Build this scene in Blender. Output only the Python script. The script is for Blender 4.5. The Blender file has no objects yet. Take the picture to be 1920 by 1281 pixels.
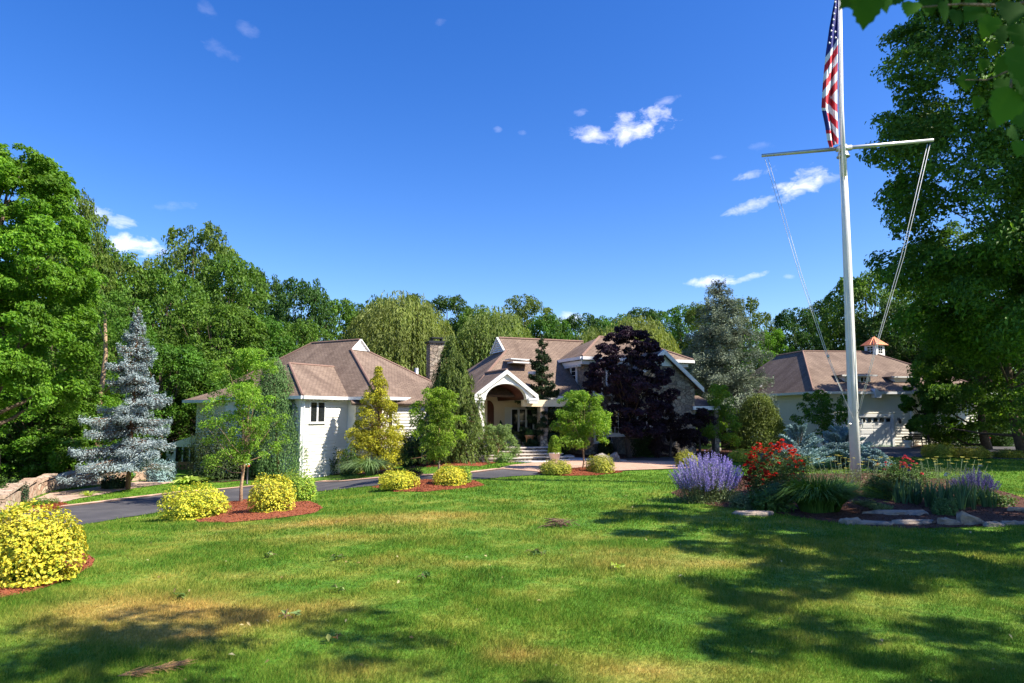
import bpy, math, random
import numpy as np
from mathutils import Vector, geometry
R_ = np.random.default_rng
pi = math.pi
SC = bpy.context.scene
COL = SC.collection
# ------------------------------------------------------------------ camera model
CAMZ, FPX, CX, CY, HOR = 2.2, 1280.0, 960.0, 640.5, 775.0
TH = math.atan((HOR - CY) / FPX)
def ray(px, py):
    dx, dy = (px - CX) / FPX, (CY - py) / FPX
    return np.array([dx, math.cos(TH) - dy * math.sin(TH), math.sin(TH) + dy * math.cos(TH)])
def P(px, py, D):
    r = ray(px, py); k = D / r[1]
    return np.array([r[0] * k, D, CAMZ + r[2] * k])
def sm(t):
    t = np.clip(t, 0, 1); return t * t * (3 - 2 * t)
def terrain(x, y):
    x = np.asarray(x, float); y = np.asarray(y, float)
    z = -1.05 * sm((-x - 1.5) / 9.0) * sm((y - 8) / 20.0)
    z = z - 0.5 * sm((-x - 20) / 25.0) * sm((y - 25) / 30.0)
    z = z + 5.0 * sm((y - 66) / 60.0)
    z = z + 0.02 * np.sin(x * 0.9 + 1.3) * np.cos(y * 0.7) + 0.015 * np.sin(x * 0.37 + y * 0.53)
    return z
def G(px, py, lift=0.0):
    """point where the sight line through a photo pixel meets the ground"""
    r = ray(px, py); D = 3.0
    for i in range(4000):
        p = np.array([0, 0, CAMZ]) + r * (D / r[1])
        if p[2] <= terrain(p[0], p[1]): break
        D += 0.03
    p[2] = float(terrain(p[0], p[1])) + lift
    return p
def push(q, dy):
    """move a ground point further along its sight line"""
    f = (q[1] + dy) / q[1]; x, y = q[0] * f, q[1] * f
    return np.array([x, y, float(terrain(x, y))])
# ------------------------------------------------------------------ object helpers
def tag(o, label=None, cat=None, group=None, kind=None):
    if label: o['label'] = label
    if cat: o['category'] = cat
    if group: o['group'] = group
    if kind: o['kind'] = kind
    return o
def empty(name, loc, label, cat, group=None, rz=0.0):
    o = bpy.data.objects.new(name, None); COL.objects.link(o)
    o.location = Vector([float(c) for c in loc]); o.rotation_euler = (0, 0, rz); o.empty_display_size = 0.2
    return tag(o, label, cat, group)
def mesh_np(name, V, F, mats, midx=None, smooth=False, uv=None):
    """V (N,3); F: (M,k) array or list of arrays of equal k"""
    me = bpy.data.meshes.new(name)
    V = np.asarray(V, np.float32)
    blocks = F if isinstance(F, list) else [F]
    blocks = [np.asarray(b, np.int32) for b in blocks if len(b)]
    tot = np.concatenate([np.full(len(b), b.shape[1], np.int32) for b in blocks])
    loops = np.concatenate([b.ravel() for b in blocks])
    start = np.concatenate([[0], np.cumsum(tot)[:-1]]).astype(np.int32)
    me.vertices.add(len(V)); me.vertices.foreach_set('co', V.ravel())
    me.loops.add(len(loops)); me.loops.foreach_set('vertex_index', loops)
    me.polygons.add(len(tot)); me.polygons.foreach_set('loop_start', start)
    try: me.polygons.foreach_set('loop_total', tot)
    except Exception: pass
    for m in (mats if isinstance(mats, (list, tuple)) else [mats]): me.materials.append(m)
    if midx is not None: me.polygons.foreach_set('material_index', np.asarray(midx, np.int32))
    if uv is not None:
        l = me.uv_layers.new(name='UVMap'); l.data.foreach_set('uv', np.asarray(uv, np.float32).ravel())
    me.polygons.foreach_set('use_smooth', np.full(len(tot), bool(smooth)))
    me.update(calc_edges=True)
    return me
def link(name, me, parent=None, loc=(0, 0, 0), rot=(0, 0, 0), scale=(1, 1, 1), kind=None, label=None, cat=None, group=None):
    o = bpy.data.objects.new(name, me); COL.objects.link(o)
    o.location = Vector([float(c) for c in loc]); o.rotation_euler = rot; o.scale = scale
    if parent: o.parent = parent
    tag(o, label, cat, group, kind)
    return o
class MB:
    """polygon collector with planar uvs in metres (u level, v up the slope)"""
    def __init__(s): s.v = []; s.f = []; s.m = []; s.uv = []
    def poly(s, pts, m=0):
        pts = [np.asarray(p, float) for p in pts]
        n = np.zeros(3)
        for i in range(len(pts)):
            a, b = pts[i], pts[(i + 1) % len(pts)]
            n += np.cross(a, b)
        n = n / (np.linalg.norm(n) + 1e-12)
        h = np.cross([0, 0, 1.0], n)
        if np.linalg.norm(h) < 1e-3: h = np.array([1.0, 0, 0])
        h /= np.linalg.norm(h); u = np.cross(n, h)
        k = len(s.v); s.v += pts; s.f.append(list(range(k, k + len(pts)))); s.m.append(m)
        s.uv += [(float(p @ h), float(p @ u)) for p in pts]
    def prism(s, pts, d, m=0):
        d = np.asarray(d, float); a = [np.asarray(p, float) for p in pts]; b = [p + d for p in a]
        s.poly(a[::-1], m); s.poly(b, m)
        for i in range(len(a)):
            j = (i + 1) % len(a); s.poly([a[i], a[j], b[j], b[i]], m)
    def box(s, o, ax, ay, az, m=0):
        o, ax, ay, az = [np.asarray(q, float) for q in (o, ax, ay, az)]
        if np.cross(ax, ay) @ az < 0: ax, ay = ay, ax
        s.prism([o, o + ax, o + ax + ay, o + ay], az, m)
    def cbox(s, c, sx, sy, sz, rz=0, m=0):
        ca, sa = math.cos(rz), math.sin(rz)
        ax = np.array([ca, sa, 0]) * sx; ay = np.array([-sa, ca, 0]) * sy; az = np.array([0, 0, sz])
        s.box(np.asarray(c, float) - ax / 2 - ay / 2 - az / 2, ax, ay, az, m)
    def tube(s, pts, rad, n=6, m=0, cap=True):
        pts = [np.asarray(p, float) for p in pts]
        if not isinstance(rad, (list, tuple, np.ndarray)): rad = [rad] * len(pts)
        rings = []
        up = np.array([0.31, 0.17, 0.93])
        for i, p in enumerate(pts):
            t = pts[min(i + 1, len(pts) - 1)] - pts[max(i - 1, 0)]; t /= np.linalg.norm(t) + 1e-9
            a = np.cross(t, up)
            if np.linalg.norm(a) < .15: a = np.cross(t, [1, 0, 0])
            a /= np.linalg.norm(a); b = np.cross(t, a)
            rings.append([p + rad[i] * (a * math.cos(2 * pi * k / n) + b * math.sin(2 * pi * k / n)) for k in range(n)])
        k0 = len(s.v)
        for i, r in enumerate(rings):
            s.v += r; s_ = [(k / n, i * 1.0) for k in range(n)]
        for i in range(len(rings) - 1):
            for k in range(n):
                a = k0 + i * n + k; b = k0 + i * n + (k + 1) % n
                s.f.append([a, a + n, b + n, b]); s.m.append(m); s.uv += [(0, 0)] * 4
        if cap:
            s.f.append([k0 + k for k in range(n)]); s.m.append(m); s.uv += [(0, 0)] * n
            kk = k0 + (len(rings) - 1) * n
            s.f.append([kk + n - 1 - k for k in range(n)]); s.m.append(m); s.uv += [(0, 0)] * n
    def lathe(s, c, prof, n=16, m=0):
        k0 = len(s.v); c = np.asarray(c, float)
        for r, z in prof:
            s.v += [c + np.array([r * math.cos(2 * pi * k / n), r * math.sin(2 * pi * k / n), z]) for k in range(n)]
        for i in range(len(prof) - 1):
            for k in range(n):
                a = k0 + i * n + k; b = k0 + i * n + (k + 1) % n
                s.f.append([a, b, b + n, a + n]); s.m.append(m); s.uv += [(0, 0)] * 4
    def build(s, name, mats, parent=None, smooth=False, bevel=0, **kw):
        me = bpy.data.meshes.new(name)
        me.from_pydata([tuple(map(float, v)) for v in s.v], [], s.f)
        for mm in (mats if isinstance(mats, (list, tuple)) else [mats]): me.materials.append(mm)
        me.polygons.foreach_set('material_index', s.m)
        l = me.uv_layers.new(name='UVMap'); l.data.foreach_set('uv', [c for q in s.uv for c in q])
        me.polygons.foreach_set('use_smooth', [smooth] * len(s.f))
        me.update()
        loc = kw.pop('loc', (0, 0, 0))
        o = link(name, me, parent, loc, **kw)
        if parent is not None and not kw.get('local'):
            pass
        if bevel:
            b = o.modifiers.new('bevel', 'BEVEL'); b.width = bevel; b.segments = 2; b.limit_method = 'ANGLE'
        return o
# ------------------------------------------------------------------ materials
class NT:
    def __init__(s, name):
        s.m = bpy.data.materials.new(name); s.m.use_nodes = True
        s.t = s.m.node_tree; s.t.nodes.clear()
    def n(s, typ, **kw):
        nd = s.t.nodes.new(typ)
        for k, v in kw.items():
            if k.startswith('i_'):
                nd.inputs[k[2:].replace('_', ' ')].default_value = v
            else: setattr(nd, k, v)
        return nd
    def l(s, a, b): s.t.links.new(a, b)
def c4(c): return (c[0], c[1], c[2], 1)
def ramp(nt, fac, stops):
    r = nt.n('ShaderNodeValToRGB'); e = r.color_ramp.elements
    while len(e) < len(stops): e.new(0.5)
    for i, (p, c) in enumerate(stops): e[i].position = p; e[i].color = c4(c)
    nt.l(fac, r.inputs[0]); return r.outputs[0]
def leaf_mat(name, cols, trans=0.35, tcol=None, rough=0.55, spec=0.25, clump=0.35, scale=0.6):
    """cols: list of colours spread at random over the single leaves"""
    nt = NT(name)
    geo = nt.n('ShaderNodeNewGeometry')
    st = [(i / max(1, len(cols) - 1), c) for i, c in enumerate(cols)]
    col = ramp(nt, geo.outputs['Random Per Island'], st)
    oi = nt.n('ShaderNodeObjectInfo')
    hs = nt.n('ShaderNodeHueSaturation')
    mr = nt.n('ShaderNodeMapRange'); mr.inputs[3].default_value = 0.488; mr.inputs[4].default_value = 0.512
    nt.l(oi.outputs['Random'], mr.inputs[0]); nt.l(mr.outputs[0], hs.inputs['Hue'])
    tc = nt.n('ShaderNodeTexCoord'); no = nt.n('ShaderNodeTexNoise', i_Scale=scale, i_Detail=2.0)
    nt.l(tc.outputs['Object'], no.inputs['Vector'])
    mv = nt.n('ShaderNodeMapRange'); mv.inputs[1].default_value = 0.3; mv.inputs[2].default_value = 0.7
    mv.inputs[3].default_value = 1 - clump; mv.inputs[4].default_value = 1 + clump
    nt.l(no.outputs['Fac'], mv.inputs[0]); nt.l(mv.outputs[0], hs.inputs['Value'])
    nt.l(col, hs.inputs['Color'])
    b = nt.n('ShaderNodeBsdfPrincipled'); b.inputs['Roughness'].default_value = rough
    b.inputs['Specular IOR Level'].default_value = spec
    nt.l(hs.outputs[0], b.inputs['Base Color'])
    tr = nt.n('ShaderNodeBsdfTranslucent')
    mx = nt.n('ShaderNodeMix', data_type='RGBA', blend_type='MULTIPLY'); mx.inputs[0].default_value = 1
    nt.l(hs.outputs[0], mx.inputs[6]); mx.inputs[7].default_value = c4(tcol or (1.25, 1.25, 0.5))
    nt.l(mx.outputs[2], tr.inputs['Color'])
    ms = nt.n('ShaderNodeMixShader'); ms.inputs[0].default_value = trans
    nt.l(b.outputs[0], ms.inputs[1]); nt.l(tr.outputs[0], ms.inputs[2])
    o = nt.n('ShaderNodeOutputMaterial'); nt.l(ms.outputs[0], o.inputs[0])
    return nt.m
def mat(name, c1, c2=None, scale=5.0, rough=0.6, bump=0.0, bscale=None, metal=0.0, spec=0.4, detail=5, coord='Object', dist=0.02, c3=None):
    nt = NT(name); tc = nt.n('ShaderNodeTexCoord')
    b = nt.n('ShaderNodeBsdfPrincipled'); b.inputs['Roughness'].default_value = rough
    b.inputs['Metallic'].default_value = metal; b.inputs['Specular IOR Level'].default_value = spec
    no = nt.n('ShaderNodeTexNoise', i_Scale=scale, i_Detail=float(detail), i_Roughness=0.65)
    nt.l(tc.outputs[coord], no.inputs['Vector'])
    c2 = c2 or tuple(x * 0.88 for x in c1)
    st = [(0.33, c1), (0.67, c2)] if c3 is None else [(0.3, c1), (0.5, c3), (0.7, c2)]
    nt.l(ramp(nt, no.outputs['Fac'], st), b.inputs['Base Color'])
    if bump:
        n2 = nt.n('ShaderNodeTexNoise', i_Scale=bscale or scale * 4, i_Detail=4.0)
        nt.l(tc.outputs[coord], n2.inputs['Vector'])
        bp = nt.n('ShaderNodeBump', i_Strength=bump, i_Distance=dist); nt.l(n2.outputs['Fac'], bp.inputs['Height'])
        nt.l(bp.outputs[0], b.inputs['Normal'])
    o = nt.n('ShaderNodeOutputMaterial'); nt.l(b.outputs[0], o.inputs[0])
    return nt.m
def brick_mat(name, ca, cb, mortar, bw, bh, ms=0.01, rough=0.8, bump=0.6, blot=None, offset=0.5, dist=0.015):
    nt = NT(name); tc = nt.n('ShaderNodeTexCoord')
    br = nt.n('ShaderNodeTexBrick', offset=offset); br.inputs['Scale'].default_value = 1.0
    br.inputs['Brick Width'].default_value = bw; br.inputs['Row Height'].default_value = bh
    br.inputs['Mortar Size'].default_value = ms; br.inputs['Mortar Smooth'].default_value = 0.3
    br.inputs['Color1'].default_value = c4(ca); br.inputs['Color2'].default_value = c4(cb); br.inputs['Mortar'].default_value = c4(mortar)
    nt.l(tc.outputs['UV'], br.inputs['Vector'])
    no = nt.n('ShaderNodeTexNoise', i_Scale=1.1, i_Detail=4.0)
    mp = nt.n('ShaderNodeMapping'); mp.inputs['Scale'].default_value = (1.0, 0.28, 1.0)
    nt.l(tc.outputs['UV'], mp.inputs[0]); nt.l(mp.outputs[0], no.inputs['Vector'])
    mx = nt.n('ShaderNodeMix', data_type='RGBA', blend_type='MULTIPLY'); mx.inputs[0].default_value = 1
    nt.l(br.outputs['Color'], mx.inputs[6])
    nt.l(ramp(nt, no.outputs['Fac'], [(0.35, blot or (0.8, 0.8, 0.8)), (0.62, (1.0, 1.0, 1.0))]), mx.inputs[7])
    b = nt.n('ShaderNodeBsdfPrincipled'); b.inputs['Roughness'].default_value = rough; b.inputs['Specular IOR Level'].default_value = 0.2
    nt.l(mx.outputs[2], b.inputs['Base Color'])
    bp = nt.n('ShaderNodeBump', i_Strength=bump, i_Distance=dist); bp.invert = True
    nt.l(br.outputs['Fac'], bp.inputs['Height']); nt.l(bp.outputs[0], b.inputs['Normal'])
    o = nt.n('ShaderNodeOutputMaterial'); nt.l(b.outputs[0], o.inputs[0])
    return nt.m
def stone_mat(name, cols, mortar, scale=2.2, coord='UV', gap=0.06, bump=1.0, dist=0.05, rough=0.8):
    nt = NT(name); tc = nt.n('ShaderNodeTexCoord')
    wn = nt.n('ShaderNodeTexNoise', i_Scale=scale * 1.2, i_Detail=2.0); nt.l(tc.outputs[coord], wn.inputs['Vector'])
    ad = nt.n('ShaderNodeMix', data_type='RGBA', blend_type='ADD'); ad.inputs[0].default_value = 0.18
    nt.l(tc.outputs[coord], ad.inputs[6]); nt.l(wn.outputs['Color'], ad.inputs[7])
    mp = nt.n('ShaderNodeMapping'); mp.inputs['Scale'].default_value = (1, 1.35, 1.0); nt.l(ad.outputs[2], mp.inputs[0])
    vo = nt.n('ShaderNodeTexVoronoi', feature='F1', i_Scale=scale); nt.l(mp.outputs[0], vo.inputs['Vector'])
    ve = nt.n('ShaderNodeTexVoronoi', feature='DISTANCE_TO_EDGE', i_Scale=scale); nt.l(mp.outputs[0], ve.inputs['Vector'])
    sep = nt.n('ShaderNodeSeparateColor'); nt.l(vo.outputs['Color'], sep.inputs[0])
    st = [(i / (len(cols) - 1), c) for i, c in enumerate(cols)]
    col = ramp(nt, sep.outputs[0], st)
    no = nt.n('ShaderNodeTexNoise', i_Scale=9.0, i_Detail=6.0); nt.l(tc.outputs[coord], no.inputs['Vector'])
    mx = nt.n('ShaderNodeMix', data_type='RGBA', blend_type='MULTIPLY'); mx.inputs[0].default_value = 1
    nt.l(col, mx.inputs[6]); nt.l(ramp(nt, no.outputs['Fac'], [(0.3, (.62, .62, .62)), (0.7, (1.1, 1.1, 1.1))]), mx.inputs[7])
    g = nt.n('ShaderNodeMapRange'); g.inputs[1].default_value = gap * .35; g.inputs[2].default_value = gap; nt.l(ve.outputs['Distance'], g.inputs[0])
    mm = nt.n('ShaderNodeMix', data_type='RGBA'); nt.l(g.outputs[0], mm.inputs[0]); mm.inputs[6].default_value = c4(mortar); nt.l(mx.outputs[2], mm.inputs[7])
    b = nt.n('ShaderNodeBsdfPrincipled'); b.inputs['Roughness'].default_value = rough; b.inputs['Specular IOR Level'].default_value = 0.2
    nt.l(mm.outputs[2], b.inputs['Base Color'])
    sm_ = nt.n('ShaderNodeMath', operation='MULTIPLY_ADD'); nt.l(no.outputs['Fac'], sm_.inputs[0]); sm_.inputs[1].default_value = 0.35; nt.l(g.outputs[0], sm_.inputs[2])
    bp = nt.n('ShaderNodeBump', i_Strength=bump, i_Distance=dist); nt.l(sm_.outputs[0], bp.inputs['Height']); nt.l(bp.outputs[0], b.inputs['Normal'])
    o = nt.n('ShaderNodeOutputMaterial'); nt.l(b.outputs[0], o.inputs[0])
    return nt.m
def glass_mat(name, c=(0.015, 0.018, 0.02), rough=0.06):
    nt = NT(name); b = nt.n('ShaderNodeBsdfPrincipled'); b.inputs['Base Color'].default_value = c4(c)
    b.inputs['Roughness'].default_value = rough; b.inputs['Specular IOR Level'].default_value = 0.8
    o = nt.n('ShaderNodeOutputMaterial'); nt.l(b.outputs[0], o.inputs[0]); return nt.m

def lawn_mat(name, blade=False):
    nt = NT(name); tc = nt.n('ShaderNodeNewGeometry')
    at = nt.n('ShaderNodeAttribute', attribute_name='dry')
    n1 = nt.n('ShaderNodeTexNoise', i_Scale=0.9, i_Detail=5.0, i_Roughness=0.7); nt.l(tc.outputs['Position'], n1.inputs['Vector'])
    n2 = nt.n('ShaderNodeTexNoise', i_Scale=0.28, i_Detail=3.0); nt.l(tc.outputs['Position'], n2.inputs['Vector'])
    n3 = nt.n('ShaderNodeTexNoise', i_Scale=14.0, i_Detail=4.0); nt.l(tc.outputs['Position'], n3.inputs['Vector'])
    green = ramp(nt, n1.outputs['Fac'], [(0.3, (0.062, 0.155, 0.015)), (0.5, (0.105, 0.225, 0.021)), (0.72, (0.19, 0.305, 0.032))])
    dryc = ramp(nt, n3.outputs['Fac'], [(0.3, (0.38, 0.27, 0.075)), (0.7, (0.56, 0.36, 0.12))])
    # dryness: attribute + broken up by noise
    ma = nt.n('ShaderNodeMath', operation='MULTIPLY_ADD'); nt.l(n1.outputs['Fac'], ma.inputs[0]); ma.inputs[1].default_value = 1.35; ma.inputs[2].default_value = -0.72
    mb = nt.n('ShaderNodeMath', operation='MULTIPLY'); nt.l(at.outputs['Fac'], mb.inputs[0])
    mc = nt.n('ShaderNodeMath', operation='MULTIPLY_ADD'); nt.l(n2.outputs['Fac'], mc.inputs[0]); mc.inputs[1].default_value = 1.2; mc.inputs[2].default_value = -0.52
    mb.inputs[1].default_value = 1.0
    md = nt.n('ShaderNodeMath', operation='ADD'); nt.l(ma.outputs[0], md.inputs[0]); nt.l(mb.outputs[0], md.inputs[1])
    me_ = nt.n('ShaderNodeMath', operation='MULTIPLY_ADD', use_clamp=True); nt.l(mc.outputs[0], me_.inputs[0]); me_.inputs[1].default_value = 0.5; nt.l(md.outputs[0], me_.inputs[2])
    last = me_.outputs[0]
    if blade:
        rp = nt.n('ShaderNodeMath', operation='MULTIPLY_ADD', use_clamp=True); nt.l(tc.outputs['Random Per Island'], rp.inputs[0]); rp.inputs[1].default_value = 0.5; rp.inputs[2].default_value = -0.25
        ad = nt.n('ShaderNodeMath', operation='ADD', use_clamp=True); nt.l(last, ad.inputs[0]); nt.l(rp.outputs[0], ad.inputs[1]); last = ad.outputs[0]
    mx = nt.n('ShaderNodeMix', data_type='RGBA'); nt.l(last, mx.inputs[0]); nt.l(green, mx.inputs[6]); nt.l(dryc, mx.inputs[7])
    mul = nt.n('ShaderNodeMix', data_type='RGBA', blend_type='MULTIPLY'); mul.inputs[0].default_value = 1; nt.l(mx.outputs[2], mul.inputs[6])
    if blade: nt.l(ramp(nt, tc.outputs['Random Per Island'], [(0, (0.7, 0.75, 0.6)), (1, (1.3, 1.25, 1.15))]), mul.inputs[7])
    else: nt.l(ramp(nt, n3.outputs['Fac'], [(0.25, (0.6, 0.6, 0.6)), (0.7, (1.1, 1.1, 1.0))]), mul.inputs[7])
    b = nt.n('ShaderNodeBsdfPrincipled'); b.inputs['Roughness'].default_value = 0.7; b.inputs['Specular IOR Level'].default_value = 0.15
    nt.l(mul.outputs[2], b.inputs['Base Color'])
    o = nt.n('ShaderNodeOutputMaterial')
    if blade:
        tr = nt.n('ShaderNodeBsdfTranslucent'); nt.l(mul.outputs[2], tr.inputs[0])
        ms = nt.n('ShaderNodeMixShader'); ms.inputs[0].default_value = 0.35
        nt.l(b.outputs[0], ms.inputs[1]); nt.l(tr.outputs[0], ms.inputs[2]); nt.l(ms.outputs[0], o.inputs[0])
    else:
        bp = nt.n('ShaderNodeBump', i_Strength=0.9, i_Distance=0.03); nt.l(n3.outputs['Fac'], bp.inputs['Height']); nt.l(bp.outputs[0], b.inputs['Normal'])
        nt.l(b.outputs[0], o.inputs[0])
    return nt.m

M = {}
M['lawn'] = lawn_mat('lawn'); M['blade'] = lawn_mat('grass_blades', True)
M['asphalt'] = mat('asphalt', (0.05, 0.048, 0.052), (0.105, 0.098, 0.10), 0.8, 0.85, 0.5, 60, c3=(0.065, 0.06, 0.065), dist=0.01)
M['paver'] = brick_mat('pavers', (0.50, 0.30, 0.21), (0.58, 0.39, 0.29), (0.30, 0.2, 0.15), 0.24, 0.12, 0.008, bump=0.4, dist=0.005)
M['walk'] = brick_mat('bluestone', (0.60, 0.56, 0.55), (0.52, 0.49, 0.49), (0.3, 0.28, 0.27), 0.9, 0.6, 0.01, bump=0.3, dist=0.004)
M['court'] = brick_mat('court_pavers', (0.52, 0.36, 0.27), (0.60, 0.44, 0.34), (0.3, 0.2, 0.15), 0.24, 0.16, 0.01, bump=0.4, dist=0.005)
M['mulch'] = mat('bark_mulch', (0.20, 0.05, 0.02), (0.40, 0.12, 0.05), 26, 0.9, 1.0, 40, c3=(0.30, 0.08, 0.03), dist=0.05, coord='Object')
M['darkmulch'] = mat('shaded_bark_mulch', (0.06, 0.022, 0.012), (0.13, 0.05, 0.028), 26, 0.9, 1.0, 40, dist=0.05)  # darker copy of the bark mulch, shade of the beds put into its colour
M['forestfloor'] = mat('forest_floor', (0.05, 0.07, 0.02), (0.09, 0.07, 0.035), 1.5, 0.95, 0.8, 8, dist=0.1)
M['shingle'] = brick_mat('brown_shingles', (0.265, 0.192, 0.145), (0.205, 0.146, 0.112), (0.11, 0.078, 0.062), 0.26, 0.13, 0.012, 0.9, 0.8, (0.68, 0.66, 0.66), dist=0.02)
M['ridgecap'] = mat('ridge_shingle', (0.25, 0.155, 0.12), (0.19, 0.115, 0.09), 8, 0.9, 0.5)
M['siding'] = mat('cream_clapboard', (0.82, 0.79, 0.71), (0.78, 0.75, 0.67), 1.5, 0.55)
M['greysiding'] = mat('dull_cream_clapboard', (0.76, 0.72, 0.62), (0.70, 0.66, 0.57), 1.5, 0.6)  # slightly darker, duller cream than the other clapboard
M['stucco'] = mat('cream_stucco', (0.80, 0.66, 0.44), (0.76, 0.62, 0.42), 3, 0.7, 0.15, 50)
M['trim'] = mat('white_trim', (0.80, 0.79, 0.77), (0.74, 0.73, 0.71), 2, 0.45)
M['gutter'] = mat('white_gutter', (0.78, 0.78, 0.78), (0.70, 0.70, 0.72), 3, 0.35)
M['fieldstone'] = stone_mat('fieldstone', [(0.30, 0.23, 0.17), (0.42, 0.33, 0.24), (0.25, 0.2, 0.17), (0.47, 0.40, 0.31), (0.34, 0.25, 0.19)], (0.15, 0.12, 0.095), 3.7)
M['rwall'] = stone_mat('retaining_stone', [(0.52, 0.36, 0.25), (0.62, 0.48, 0.36), (0.44, 0.28, 0.2), (0.66, 0.55, 0.43)], (0.32, 0.22, 0.16), 3.0)
M['glass'] = glass_mat('window_glass')
M['door'] = mat('mahogany', (0.13, 0.035, 0.018), (0.08, 0.02, 0.01), 6, 0.4)
M['vault'] = mat('stained_wood_vault', (0.12, 0.035, 0.02), (0.075, 0.022, 0.014), 4, 0.5)
M['copper'] = mat('copper', (0.72, 0.27, 0.13), (0.62, 0.20, 0.09), 3, 0.5, metal=0.35)
M['black'] = mat('black_metal', (0.02, 0.02, 0.022), (0.03, 0.03, 0.032), 4, 0.4)
M['pole'] = mat('painted_white_pole', (0.80, 0.79, 0.76), (0.66, 0.65, 0.62), 2.2, 0.4)
M['alu'] = mat('grey_aluminium', (0.45, 0.45, 0.45), (0.55, 0.55, 0.54), 5, 0.35, metal=0.6)
M['rope'] = mat('white_rope', (0.75, 0.75, 0.74), (0.6, 0.6, 0.6), 30, 0.8)
M['bark'] = mat('bark', (0.16, 0.115, 0.075), (0.08, 0.055, 0.038), 9, 0.9, 1.0, 18, dist=0.05)
M['palebark'] = mat('pale_bark', (0.42, 0.29, 0.17), (0.26, 0.17, 0.10), 9, 0.85, 0.8, 18, dist=0.03)
M['darkbark'] = mat('dark_bark', (0.07, 0.05, 0.04), (0.035, 0.025, 0.02), 9, 0.9, 0.9, 18, dist=0.03)
M['redbark'] = mat('reddish_bark', (0.25, 0.13, 0.07), (0.14, 0.07, 0.04), 9, 0.9, 0.9, 18, dist=0.03)
M['rock'] = mat('granite', (0.36, 0.33, 0.29), (0.19, 0.18, 0.165), 3.0, 0.85, 1.0, 9, c3=(0.30, 0.26, 0.22), dist=0.06)
M['flatrock'] = mat('flat_ledge_stone', (0.27, 0.225, 0.185), (0.13, 0.13, 0.135), 5.0, 0.85, 1.0, 10, c3=(0.36, 0.28, 0.21), dist=0.05)
M['terracotta'] = mat('terracotta', (0.52, 0.26, 0.13), (0.44, 0.21, 0.1), 6, 0.7)
M['whitepot'] = mat('pale_cast_stone', (0.74, 0.66, 0.60), (0.62, 0.54, 0.49), 6, 0.7, 0.3, 30)
M['stick'] = mat('dead_twigs', (0.20, 0.12, 0.08), (0.12, 0.07, 0.05), 8, 0.9)
M['straw'] = mat('dry_frond', (0.46, 0.27, 0.12), (0.33, 0.17, 0.08), 18, 0.8)
M['tread'] = mat('stone_tread', (0.55, 0.50, 0.45), (0.46, 0.41, 0.37), 4, 0.75, 0.3, 20)
# foliage
L = {}
L['bright'] = leaf_mat('bright_maple_leaves', [(0.075, 0.19, 0.014), (0.12, 0.27, 0.018), (0.19, 0.35, 0.03)], 0.4)
L['mid'] = leaf_mat('woodland_leaves', [(0.055, 0.14, 0.014), (0.085, 0.185, 0.018), (0.13, 0.24, 0.028)], 0.35)
L['olive'] = leaf_mat('olive_green_leaves', [(0.075, 0.13, 0.018), (0.11, 0.17, 0.022), (0.155, 0.21, 0.032)], 0.35)
L['deep'] = leaf_mat('deep_green_leaves', [(0.028, 0.075, 0.012), (0.045, 0.105, 0.016), (0.07, 0.14, 0.02)], 0.3)
L['maple'] = leaf_mat('shade_maple_leaves', [(0.045, 0.12, 0.014), (0.08, 0.18, 0.02), (0.15, 0.27, 0.03)], 0.4)
L['dogwood'] = leaf_mat('dogwood_leaves', [(0.12, 0.25, 0.02), (0.19, 0.34, 0.03), (0.31, 0.44, 0.06)], 0.4)
L['willow'] = leaf_mat('willow_leaves', [(0.15, 0.20, 0.045), (0.20, 0.26, 0.06), (0.26, 0.31, 0.085)], 0.35)
L['spruce'] = leaf_mat('blue_spruce_needles', [(0.17, 0.225, 0.23), (0.28, 0.35, 0.37), (0.46, 0.52, 0.54)], 0.08, (1, 1, 1), clump=0.25)
L['twig'] = leaf_mat('brown_inner_twigs', [(0.10, 0.06, 0.035), (0.18, 0.10, 0.05)], 0.05)
L['dwarf'] = leaf_mat('dwarf_spruce_needles', [(0.16, 0.26, 0.26), (0.23, 0.35, 0.35), (0.33, 0.46, 0.45)], 0.1, (1, 1, 1))
L['cedar'] = leaf_mat('atlas_cedar_needles', [(0.14, 0.185, 0.13), (0.19, 0.24, 0.165), (0.26, 0.31, 0.215)], 0.15, (1, 1, 1))
L['juniper'] = leaf_mat('juniper_sprays', [(0.075, 0.16, 0.045), (0.11, 0.20, 0.06), (0.15, 0.25, 0.075)], 0.15)
L['nootka'] = leaf_mat('weeping_cypress_sprays', [(0.07, 0.115, 0.025), (0.115, 0.165, 0.034), (0.18, 0.23, 0.05)], 0.2)
L['gold'] = leaf_mat('golden_cypress_sprays', [(0.17, 0.18, 0.015), (0.38, 0.36, 0.025), (0.62, 0.54, 0.05)], 0.25, (1.2, 1.1, 0.4))
L['euony'] = leaf_mat('golden_euonymus_leaves', [(0.18, 0.27, 0.025), (0.46, 0.46, 0.03), (0.66, 0.58, 0.045), (0.74, 0.66, 0.08)], 0.25, (1.15, 1.05, 0.4), spec=0.35, clump=0.2)
L['euonyg'] = leaf_mat('green_euonymus_leaves', [(0.14, 0.26, 0.03), (0.24, 0.36, 0.035), (0.48, 0.50, 0.05)], 0.25, spec=0.35, clump=0.35, scale=1.5)
L['euonyo'] = leaf_mat('olive_euonymus_leaves', [(0.20, 0.24, 0.03), (0.34, 0.34, 0.04), (0.50, 0.46, 0.06)], 0.25, spec=0.35, clump=0.3)
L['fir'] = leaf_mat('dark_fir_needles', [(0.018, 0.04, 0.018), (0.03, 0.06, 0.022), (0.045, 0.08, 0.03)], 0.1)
L['yew'] = leaf_mat('yew_sprays', [(0.09, 0.13, 0.02), (0.13, 0.17, 0.026), (0.20, 0.24, 0.035)], 0.15)
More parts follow.
